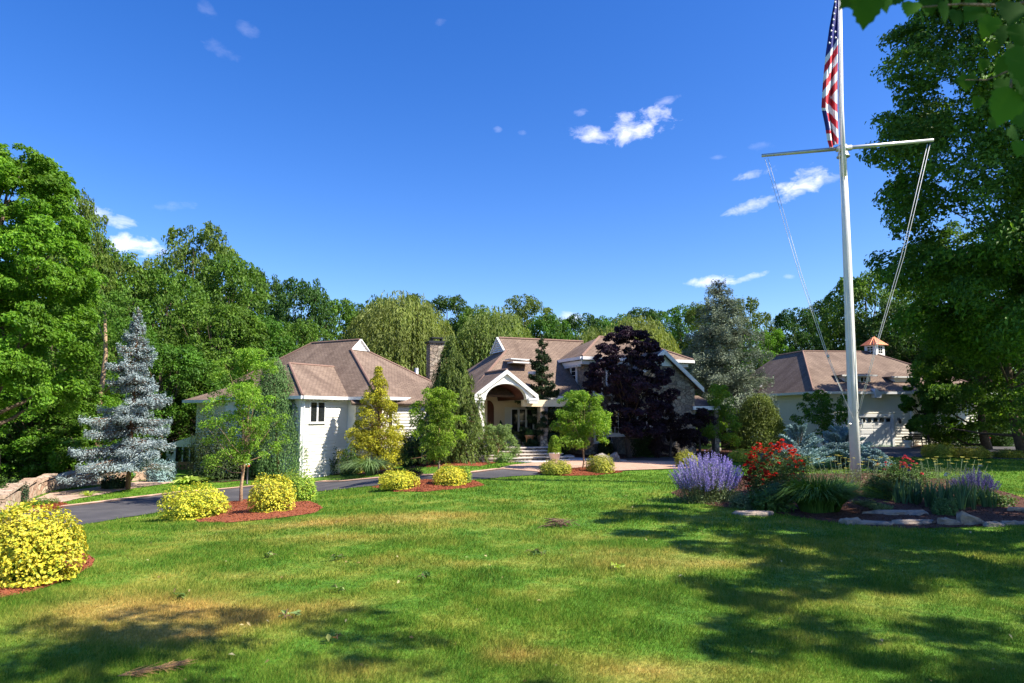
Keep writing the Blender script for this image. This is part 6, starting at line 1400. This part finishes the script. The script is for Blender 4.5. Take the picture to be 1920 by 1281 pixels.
# (x, top y, radius px, depth, kind, variant, label)
WT = [
 (150, 440, 92, 48, 'mid', 0, 'tree of the left wood between the bright near tree and the spruce'),
 (105, 355, 70, 46, 'olive', 1, 'tall tree of the left wood showing just behind the bright near tree'),
 (215, 478, 80, 56, 'olive', 2, 'olive green tree in the dip of the left wood skyline'),
 (355, 416, 78, 66, 'olive', 0, 'tallest yellowish tree standing highest on the left wood skyline'),
 (296, 505, 80, 50, 'mid', 1, 'leafy tree behind the tip of the blue spruce'),
 (425, 478, 78, 60, 'mid', 2, 'tree on the falling skyline right of the tallest tree'),
 (395, 560, 82, 48, 'mid', 0, 'leafy tree directly behind the nearest young tree'),
 (480, 505, 46, 68, 'deep', 0, 'narrow tree on the skyline step above the left house'),
 (480, 590, 70, 50, 'mid', 1, 'leafy tree left of the left house roof'),
 (560, 520, 62, 56, 'deep', 1, 'dark tree with open top above the left house ridge'),
 (628, 560, 58, 60, 'mid', 2, 'tree behind the left house ridge beside the first willow'),
 (565, 600, 60, 52, 'mid', 0, 'low tree right behind the ridge of the left house'),
 (210, 590, 78, 44, 'mid', 2, 'leafy tree behind the blue spruce on its left'),
 (305, 640, 82, 42, 'mid', 0, 'rounded lower tree right behind the blue spruce'),
 (90, 560, 84, 40, 'mid', 1, 'shaded tree below the bright near tree'),
 (70, 690, 90, 34, 'bright', 1, 'bright spreading undergrowth tree above the stone wall'),
 (175, 715, 70, 36, 'bright', 0, 'bright low tree left of the blue spruce trunk'),
 (395, 690, 60, 44, 'mid', 2, 'low tree behind the porch roof at far left'),
 (-40, 640, 90, 34, 'deep', 0, 'dark tree at the left photo edge'),
 (700, 556, 52, 78, 'deep', 1, 'dark tree on the skyline left of the first willow'),
 (765, 552, 56, 84, 'deep', 0, 'dark tree peeping over the first willow'),
 (840, 553, 58, 84, 'deep', 2, 'dark tree on the skyline right of the first willow'),
 (895, 572, 44, 80, 'mid', 0, 'tree on the skyline above the second willow'),
 (980, 555, 62, 76, 'olive', 1, 'pale round tree on the skyline above the entry roof'),
 (1030, 590, 50, 72, 'mid', 2, 'tree on the skyline right of the pale round tree'),
 (1092, 588, 48, 78, 'deep', 1, 'small dark tree on the skyline above the stone storey'),
 (1150, 590, 50, 84, 'mid', 0, 'tree on the skyline left of the third willow'),
 (1215, 576, 60, 86, 'deep', 2, 'dark tree on the skyline above the third willow'),
 (1285, 575, 58, 78, 'mid', 1, 'tree on the skyline left of the cedar'),
 (1398, 556, 52, 70, 'olive', 0, 'loose pale tree rising behind the cedar'),
 (1320, 566, 40, 72, 'olive', 2, 'pale tree half hidden by the left side of the cedar'),
 (1440, 612, 50, 64, 'bright', 2, 'bright green low tree right of the cedar'),
 (1500, 578, 52, 70, 'deep', 1, 'dark tree on the skyline left of the flagpole'),
 (1560, 562, 50, 74, 'deep', 0, 'dark tree on the skyline directly behind the flagpole'),
 (1640, 505, 70, 62, 'mid', 0, 'tree catching sun right of the flagpole below the big maple'),
 (1610, 600, 70, 64, 'deep', 2, 'dark tree behind the garage ridge'),
 (1700, 560, 70, 58, 'deep', 0, 'dark tree behind the copper cupola'),
 (1770, 600, 80, 54, 'deep', 1, 'dark tree over the right end of the garage roof'),
 (1860, 560, 90, 56, 'deep', 2, 'dark tree behind the court at right'),
 (1950, 600, 90, 52, 'deep', 0, 'dark tree at the right photo edge beyond the court'),
]
for i, (x, t, r, D, kd, v, lab) in enumerate(WT): tree(x, t, r, D, lab, kd, i + 1, var=v)
# ridge wood behind everything: nobody can tell these apart
def far_wood():
    rng = R_(700); pos, nr = [], []
    for row, (D, h) in enumerate([(62, 5.2), (74, 6.2), (92, 7.0), (112, 8.5)]):
        xs = np.arange(-1.15 * D, 1.15 * D, 3.4)
        for x in xs:
            if -0.62 * D > x: h_ = h * 1.25
            else: h_ = h
            c = np.array([x + rng.normal() * .8, D + rng.normal() * 1.5, 0]); c[2] = float(terrain(c[0], c[1])); H = h_ * rng.uniform(.8, 1.05); n = 900
            d = rdir(rng, n); d[:, 2] = np.abs(d[:, 2]); p = c + d * [3.2, 3.2, H] * (.8 + .25 * rng.random((n, 1))) * (1 + .15 * np.sin(d[:, :1] * 9 + x) * np.cos(d[:, 2:] * 8)); pos.append(p); nr.append(d + rng.normal(size=(n, 3)) * .6 + [0, 0, .3])
    V, F = cards(np.concatenate(pos), np.concatenate(nr), .5, .34, rng); link('far_wood', mesh_np('far_wood', V, F, L['mid']), kind='stuff', label='mass of woodland foliage behind the houses', cat='woodland')
far_wood()
def understory():
    rng = R_(701); pos, nr = [], []
    for i in range(90):
        x = rng.uniform(-46, -16.5); y = 35 + rng.random() * 14 + max(0, (x + 24)) * .9
        c = np.array([x, y, float(terrain(x, y))]); n = 800; s = rng.uniform(1.2, 2.4); d = rdir(rng, n); d[:, 2] = np.abs(d[:, 2]); pos.append(c + d * [s, s, s * .9] * (.75 + .3 * rng.random((n, 1)))); nr.append(d + rng.normal(size=(n, 3)) * .6 + [0, 0, .4])
    for i in range(60):
        x = rng.uniform(24, 50); y = 58 + rng.random() * 10 - (x - 24) * .2
        c = np.array([x, y, float(terrain(x, y))]); n = 700; s = rng.uniform(1.5, 2.6); d = rdir(rng, n); d[:, 2] = np.abs(d[:, 2]); pos.append(c + d * [s, s, s * 1.3] * (.75 + .3 * rng.random((n, 1)))); nr.append(d + rng.normal(size=(n, 3)) * .6 + [0, 0, .4])
    V, F = cards(np.concatenate(pos), np.concatenate(nr), .22, .14, rng); link('undergrowth', mesh_np('undergrowth', V, F, L['mid']), kind='stuff', label='leafy undergrowth at the foot of the wood', cat='undergrowth')
understory()
# bare pale trunk seen in the left wood
q = P(186, 790, 35); q[2] = float(terrain(q[0], q[1])); mb = MB(); k = mpp(35)
mb.tube([[0, 0, -.3], [-.1, 0, 100 * k], [.12, 0, 230 * k], [-.1, 0, 330 * k]], [.17, .14, .10, .05], 8); mb.tube([[.05, 0, 150 * k], [.5, .1, 175 * k], [1.0, 0, 182 * k]], [.05, .04, .01], 5); mb.tube([[.1, 0, 245 * k], [-.5, .2, 290 * k]], [.05, .015], 5)
def f():
    V, F, C, RB = broad_crown(733, 2.4, 250 * k, 350 * k, 20, 4500, .15); return [('trunk', mbmesh(mb, 'trunk', M['palebark'])), ('crown', mesh_np('crown', V, F, L['mid']))]
plant('pale_trunked_tree', 'tree', 'tree with bare pale brown trunk just left of the blue spruce tip', q, f)
# layered hemlocks at left
for i, (x, t, r, D, lab) in enumerate([(150, 560, 80, 37, 'feathery layered tree behind the blue spruce on its left'), (130, 640, 80, 33, 'lower feathery layered tree above the stone wall')]):
    q = P(x, HOR, D); g = float(terrain(q[0], q[1])); k = mpp(D); plant('hemlock', 'conifer', lab, (q[0], q[1], g), conifer(740 + i, P(x, t, D)[2] - g, r * k, 20, 7, 16000, .17, .09, 'mid' if i else 'mid', 'bark', .14, .05, .15, .0, .5, .25, lift=.15, layer=.05, open_=.1))
# big bright tree at the left edge
q = P(18, HOR, 25); g = float(terrain(q[0], q[1])); k = mpp(25)
plant('bright_maple_tree', 'tree', 'big bright green tree filling the upper left edge of the photo', (q[0] - .6, q[1], g), broad(750, 148 * k, 150 * k, P(18, 272, 25)[2] - g, 230, 125000, .15, 'bright', 'bark', .3, blob=(.15, .24), shape=.34, flat=.7, inner=.3, lw=.5, rag=.08, frac=.12, spread=.6))
# willows
for i, (x, t, r, D, lab) in enumerate([(748, 545, 108, 58, 'largest weeping willow behind the chimney'), (925, 573, 80, 62, 'second weeping willow left of the entry roof gable'), (1195, 588, 84, 62, 'third weeping willow behind the purple maple'), (1110, 606, 40, 66, 'small pale willow between the second and third'), (680, 575, 36, 60, 'narrow willow at the left of the largest one')]):
    q = P(x, HOR, D); g = float(terrain(q[0], q[1])); H = P(x, t, D)[2] - g; R = r * mpp(D); nn = [1500, 1000, 1000, 420, 420][i]
    plant('weeping_willow', 'tree', lab, (q[0], q[1], g), willow(760 + i, R, H, nn, 20, .36), group='weeping willows behind the houses')
# small dark maple at the garage end
q = P(1741, HOR, 43); g = 0.0; k = mpp(43); plant('small_maple', 'tree', 'small dark green maple in front of the garage end wall', (q[0], q[1], g), broad(770, 46 * k, 34 * k, 148 * k, 60, 14000, .16, 'maple', 'darkbark', .09, blob=(.18, .28), flat=.6))
# big shade maples at the right
def bigmaple(x, D, top, Rpx, cb, seed, label, n, leaf=.17, lm='maple', nb=90, name='shade_maple', blob=(.13, .22), shape=.42, sq=3.2, ysc=1.0, rag=.1):
    q = P(x, HOR, D); g = float(terrain(q[0], q[1])); k = mpp(D)
    plant(name, 'tree', label, (q[0], q[1], g), broad(seed, Rpx * k, P(x, cb, D)[2] - g, P(x, top, D)[2] - g, nb, n, leaf, lm, 'bark', .26, blob=blob, flat=.6, inner=.3, rag=rag, lw=.5, shape=shape, sq=sq, frac=.15, low=.3, spread=.65), scale=(1, ysc, 1))
bigmaple(2070, 29, -130, 345, 650, 801, 'huge maple overhanging the right edge of the photo', 230000, .23, nb=300, blob=(.13, .23), shape=.33, sq=2.6, ysc=.62, rag=.16)
bigmaple(1915, 38, 400, 165, 815, 802, 'dark maple below and behind the huge one at right', 50000, .2, nb=150, blob=(.13, .21))
bigmaple(1848, 42, 470, 104, 825, 803, 'dark maple standing over the right end of the garage', 30000, .22, nb=110, blob=(.15, .25))
# ------------------------------------------------------------------ shade trees standing beside and behind the viewer
def offtree(x, y, H, R, cb, seed, label, n, leaf=.2, nb=60, extra=None, blob=(.13, .22)):
    g = float(terrain(x, y)); root = plant('shade_tree', 'tree', label, (x, y, g), broad(seed, R, cb, H, int(nb * 1.3), int(n * 1.5), leaf, 'maple', 'bark', .2, blob=blob, flat=.55, inner=.35, frac=.12)); return root
offtree(14.4, 11.0, 11, 4.4, 3.9, 811, 'shade tree beyond the right edge of the photo beside the flower bed', 22000, .22, 80)
offtree(13.5, 4.3, 11, 3.9, 4.8, 812, 'shade tree standing right of the viewer', 9000, .2, 42)
offtree(27, 30, 12, 5, 4.5, 814, 'shade tree beyond the right edge beside the court', 12000, .22, 50)
near = offtree(5.5, 0.5, 11.5, 4.5, 6.8, 813, 'tree over the viewer whose leafy branch hangs into the upper right corner', 7500, .17, 40)
# its low branch with big leaves close to the lens
rng = R_(815)
def bigleaf(c, s, tdir, nrm):
    """toothed heart shaped leaf"""
    t = unit(np.array(tdir, float)); n = unit(np.array(nrm, float) - t * (np.array(nrm, float) @ t)); b = np.cross(n, t)
    prof = [(0, 0), (-.10, .22), (.02, .46), (.14, .55), (.20, .47), (.34, .50), (.40, .40), (.54, .40), (.60, .29), (.74, .26), (.80, .14), (1.0, 0)]
    up = [(x, y) for x, y in prof]; out = [c + (t * x + b * y + n * (-.25 * y * y * 1.2 - .18 * x * x)) * s for x, y in up] + [c + (t * x - b * y + n * (-.25 * y * y * 1.2 - .18 * x * x)) * s for x, y in up[-2:0:-1]]
    mid = c + t * .4 * s
    return out, mid
LV, LF = [], []; tw = MB(); rl = near.location
nearpts = [(1632, 8, 1.65, .085), (1648, -12, 1.7, .08), (1612, -15, 1.7, .075), (1712, 14, 1.9, .055), (1728, 30, 2.0, .05), (1690, -8, 1.9, .06), (1745, -2, 2.0, .07), (1772, 14, 2.0, .07), (1800, -2, 2.1, .075), (1795, 30, 2.1, .06), (1835, 20, 2.1, .08), (1862, 44, 2.2, .075), (1850, 4, 2.1, .07), (1900, 20, 2.0, .09), (1880, 60, 2.3, .07), (1915, 60, 2.2, .085), (1905, 95, 2.3, .075), (1868, 88, 2.4, .05), (1890, 120, 2.3, .07), (1848, 118, 2.4, .045), (1915, 140, 2.0, .085), (1815, 150, 2.5, .065), (1882, 160, 2.3, .075), (1905, 190, 1.8, .10), (1880, 200, 2.1, .07), (1915, 225, 1.9, .10), (1838, 190, 2.5, .05), (1800, 152, 2.6, .05), (1895, 250, 2.2, .06), (1918, 275, 2.3, .06), (1868, 232, 2.4, .045), (1925, 110, 1.7, .10), (1930, 170, 1.8, .10), (1740, 12, 2.2, .05)]
for (x, y, D, s) in nearpts:
    c = P(x, y, D); ang = rng.normal() * .5; td = np.array([math.sin(ang), rng.normal() * .3, -1.0]); out, mid = bigleaf(c + [0, 0, s * .3], s, td, rng.normal(size=3) * .5 + [0, -1, .5]); o = len(LV); LV += out + [mid]; m = len(out)
    for i in range(m): LF.append([o + i, o + (i + 1) % m, o + m])
loc = tuple(-c for c in rl)
link('hanging_leaves', mesh_np('hanging_leaves', np.array(LV), np.array(LF), L['backlit'], None, True), near, loc=loc)
tw.tube([P(2100, -60, 2.0), P(1900, 12, 2.1), P(1800, 8, 2.05), P(1720, 14, 1.95)], [.012, .007, .004, .002], 5); tw.tube([P(2100, -60, 2.0), P(1960, 60, 2.1), P(1900, 130, 2.2), P(1885, 230, 2.2)], [.012, .008, .005, .002], 5); tw.tube([P(1960, -120, 1.7), P(1700, -30, 1.7), P(1640, -10, 1.7)], [.01, .006, .002], 5); tw.tube([P(1900, 130, 2.2), P(1850, 150, 2.4), P(1810, 150, 2.5)], [.004, .003, .0015], 4)
tw.tube([P(2100, -60, 2.0), P(2300, -500, 1.6), np.array([4.9, 1.8, 6.2]), np.array([5.4, 2.4, 6.9])], [.012, .02, .04, .07], 6)
wbuild(tw, 'low_branch', M['bark'], near)
# ------------------------------------------------------------------ light and sky
SUN_EL, SAZ = math.radians(46), math.atan2(.945, -.33)   # azimuth clockwise from +Y
sd = Vector((math.sin(SAZ) * math.cos(SUN_EL), math.cos(SAZ) * math.cos(SUN_EL), math.sin(SUN_EL)))
ld_ = bpy.data.lights.new('sun', 'SUN'); ld_.energy = 5.0; ld_.angle = math.radians(.53); ld_.color = (1.0, .93, .79)
lo = bpy.data.objects.new('sun', ld_); COL.objects.link(lo); lo.rotation_euler = (-sd).to_track_quat('-Z', 'Y').to_euler(); lo.location = sd * 50
w = bpy.data.worlds.new('World'); SC.world = w; w.use_nodes = True; t = w.node_tree; t.nodes.clear()
N_ = lambda ty, **k: (lambda nd: ([setattr(nd, a, b) for a, b in k.items()], nd)[1])(t.nodes.new(ty))
lk_ = t.links.new
sky = N_('ShaderNodeTexSky', sky_type='NISHITA', sun_disc=False); sky.sun_elevation = SUN_EL; sky.sun_rotation = SAZ; sky.air_density = 1.0; sky.dust_density = .6; sky.ozone_density = 3.5; sky.altitude = 150
hs = N_('ShaderNodeHueSaturation'); hs.inputs['Saturation'].default_value = 1.34; hs.inputs['Value'].default_value = 1.0; hs.inputs['Hue'].default_value = .516; lk_(sky.outputs[0], hs.inputs['Color'])
tc = N_('ShaderNodeTexCoord')
def math_(op, a, b=None, clamp=False):
    m = N_('ShaderNodeMath', operation=op, use_clamp=clamp)
    for i, v in enumerate([a, b]):
        if v is None: continue
        if isinstance(v, (int, float)): m.inputs[i].default_value = v
        else: lk_(v, m.inputs[i])
    return m.outputs[0]
no = N_('ShaderNodeTexNoise'); no.inputs['Scale'].default_value = 34; no.inputs['Detail'].default_value = 9; no.inputs['Roughness'].default_value = .62; no.inputs['Distortion'].default_value = .3
mp = N_('ShaderNodeMapping'); mp.inputs['Scale'].default_value = (1, 1, 1.7); lk_(tc.outputs['Generated'], mp.inputs[0]); lk_(mp.outputs[0], no.inputs['Vector'])
# separate clouds, each a soft patch in its own direction of the sky
CL = [(1195, 238, 78, 34, -12, 1.0), (1115, 252, 58, 18, 8, .75), (1255, 187, 26, 9, -5, .5), (1090, 212, 16, 9, 0, .5), (935, 243, 10, 7, 0, .3), (980, 250, 10, 6, 0, .28), (1500, 345, 60, 27, -22, 1.0), (1412, 385, 62, 13, -14, .75), (1415, 325, 38, 11, -8, .6), (1545, 338, 38, 9, -5, .4), (1340, 527, 52, 13, -4, .9), (1405, 520, 36, 8, -12, .6), (1478, 519, 14, 5, 0, .35), (150, 388, 60, 20, 14, 1.0), (205, 411, 40, 13, 6, .8), (245, 462, 60, 22, -6, 1.5), (410, 92, 36, 14, 12, .14), (465, 55, 20, 14, 20, .12), (390, 20, 20, 14, 40, .12), (1065, 598, 30, 16, 0, .8), (322, 385, 44, 10, -10, .25), (825, 42, 14, 7, 0, .15), (1430, 275, 26, 10, 0, .15), (1345, 296, 16, 6, 0, .25)]
acc = None
for (px, py, rx, ry, rot, st_) in CL:
    c = Vector(ray(px, py)).normalized(); e1 = Vector((c.y, -c.x, 0)).normalized(); e2 = e1.cross(c) * -1
    if e2.z < 0: e2 = -e2
    a = math.radians(-rot); f1 = (e1 * math.cos(a) + e2 * math.sin(a)) / (rx * .00074); f2 = (e2 * math.cos(a) - e1 * math.sin(a)) / (ry * .00074)
    ds = []
    for f in (f1, f2):
        d = N_('ShaderNodeVectorMath', operation='DOT_PRODUCT'); lk_(tc.outputs['Generated'], d.inputs[0]); d.inputs[1].default_value = f; off = -c.dot(f); ds.append(math_('POWER', math_('ABSOLUTE', math_('ADD', d.outputs['Value'], off)), 2.0))
    r2 = math_('ADD', ds[0], ds[1]); m = math_('MULTIPLY', math_('SUBTRACT', 1.0, r2), .62)          # 1 in the middle
    dn = N_('ShaderNodeVectorMath', operation='DOT_PRODUCT'); lk_(tc.outputs['Generated'], dn.inputs[0]); dn.inputs[1].default_value = c; front = math_('GREATER_THAN', dn.outputs['Value'], .5)
    m = math_('ADD', m, math_('MULTIPLY', math_('SUBTRACT', no.outputs['Fac'], .53), 2.7), True); m = math_('MULTIPLY', math_('POWER', m, 1.25), front)
    m = math_('MULTIPLY', m, math_('MULTIPLY', math_('SUBTRACT', 1.9, r2, False), .9 * 1.2, True), True); m = math_('MULTIPLY', m, (min(1.25, st_ * .95) if st_ > .55 else st_ * .55))
    acc = m if acc is None else math_('MAXIMUM', acc, m)
mx = N_('ShaderNodeMix', data_type='RGBA'); lk_(math_('MULTIPLY', math_('POWER', acc, .9), .85, True), mx.inputs[0]); lk_(hs.outputs[0], mx.inputs[6]); mx.inputs[7].default_value = (7.4, 7.2, 8.6, 1)
bg = N_('ShaderNodeBackground'); bg.inputs[1].default_value = .11; lk_(mx.outputs[2], bg.inputs[0]); ou = N_('ShaderNodeOutputWorld'); lk_(bg.outputs[0], ou.inputs[0])
w.cycles.sampling_method = 'MANUAL'; w.cycles.sample_map_resolution = 512
# ------------------------------------------------------------------ camera
cd = bpy.data.cameras.new('camera'); cd.lens = 24.0; cd.sensor_width = 36.0; cd.clip_end = 4000; cd.clip_start = .05
cd.dof.use_dof = True; cd.dof.focus_distance = 24; cd.dof.aperture_fstop = 3.5
co = bpy.data.objects.new('camera', cd); COL.objects.link(co); co.location = (0, 0, CAMZ); co.rotation_euler = (pi / 2 + TH, 0, 0); SC.camera = co
vs = SC.view_settings; vs.view_transform = 'Standard'; vs.look = 'None'; vs.exposure = 1.1; vs.gamma = 1.0; vs.use_curve_mapping = False
cy = SC.cycles; cy.max_bounces = 6; cy.diffuse_bounces = 3; cy.glossy_bounces = 2; cy.transmission_bounces = 3; cy.transparent_max_bounces = 4; cy.use_denoising = True; cy.caustics_reflective = False; cy.caustics_refractive = False; cy.sample_clamp_indirect = 6
try: cy.denoiser = 'OPENIMAGEDENOISE'; cy.denoising_input_passes = 'RGB_ALBEDO_NORMAL'
except Exception: pass
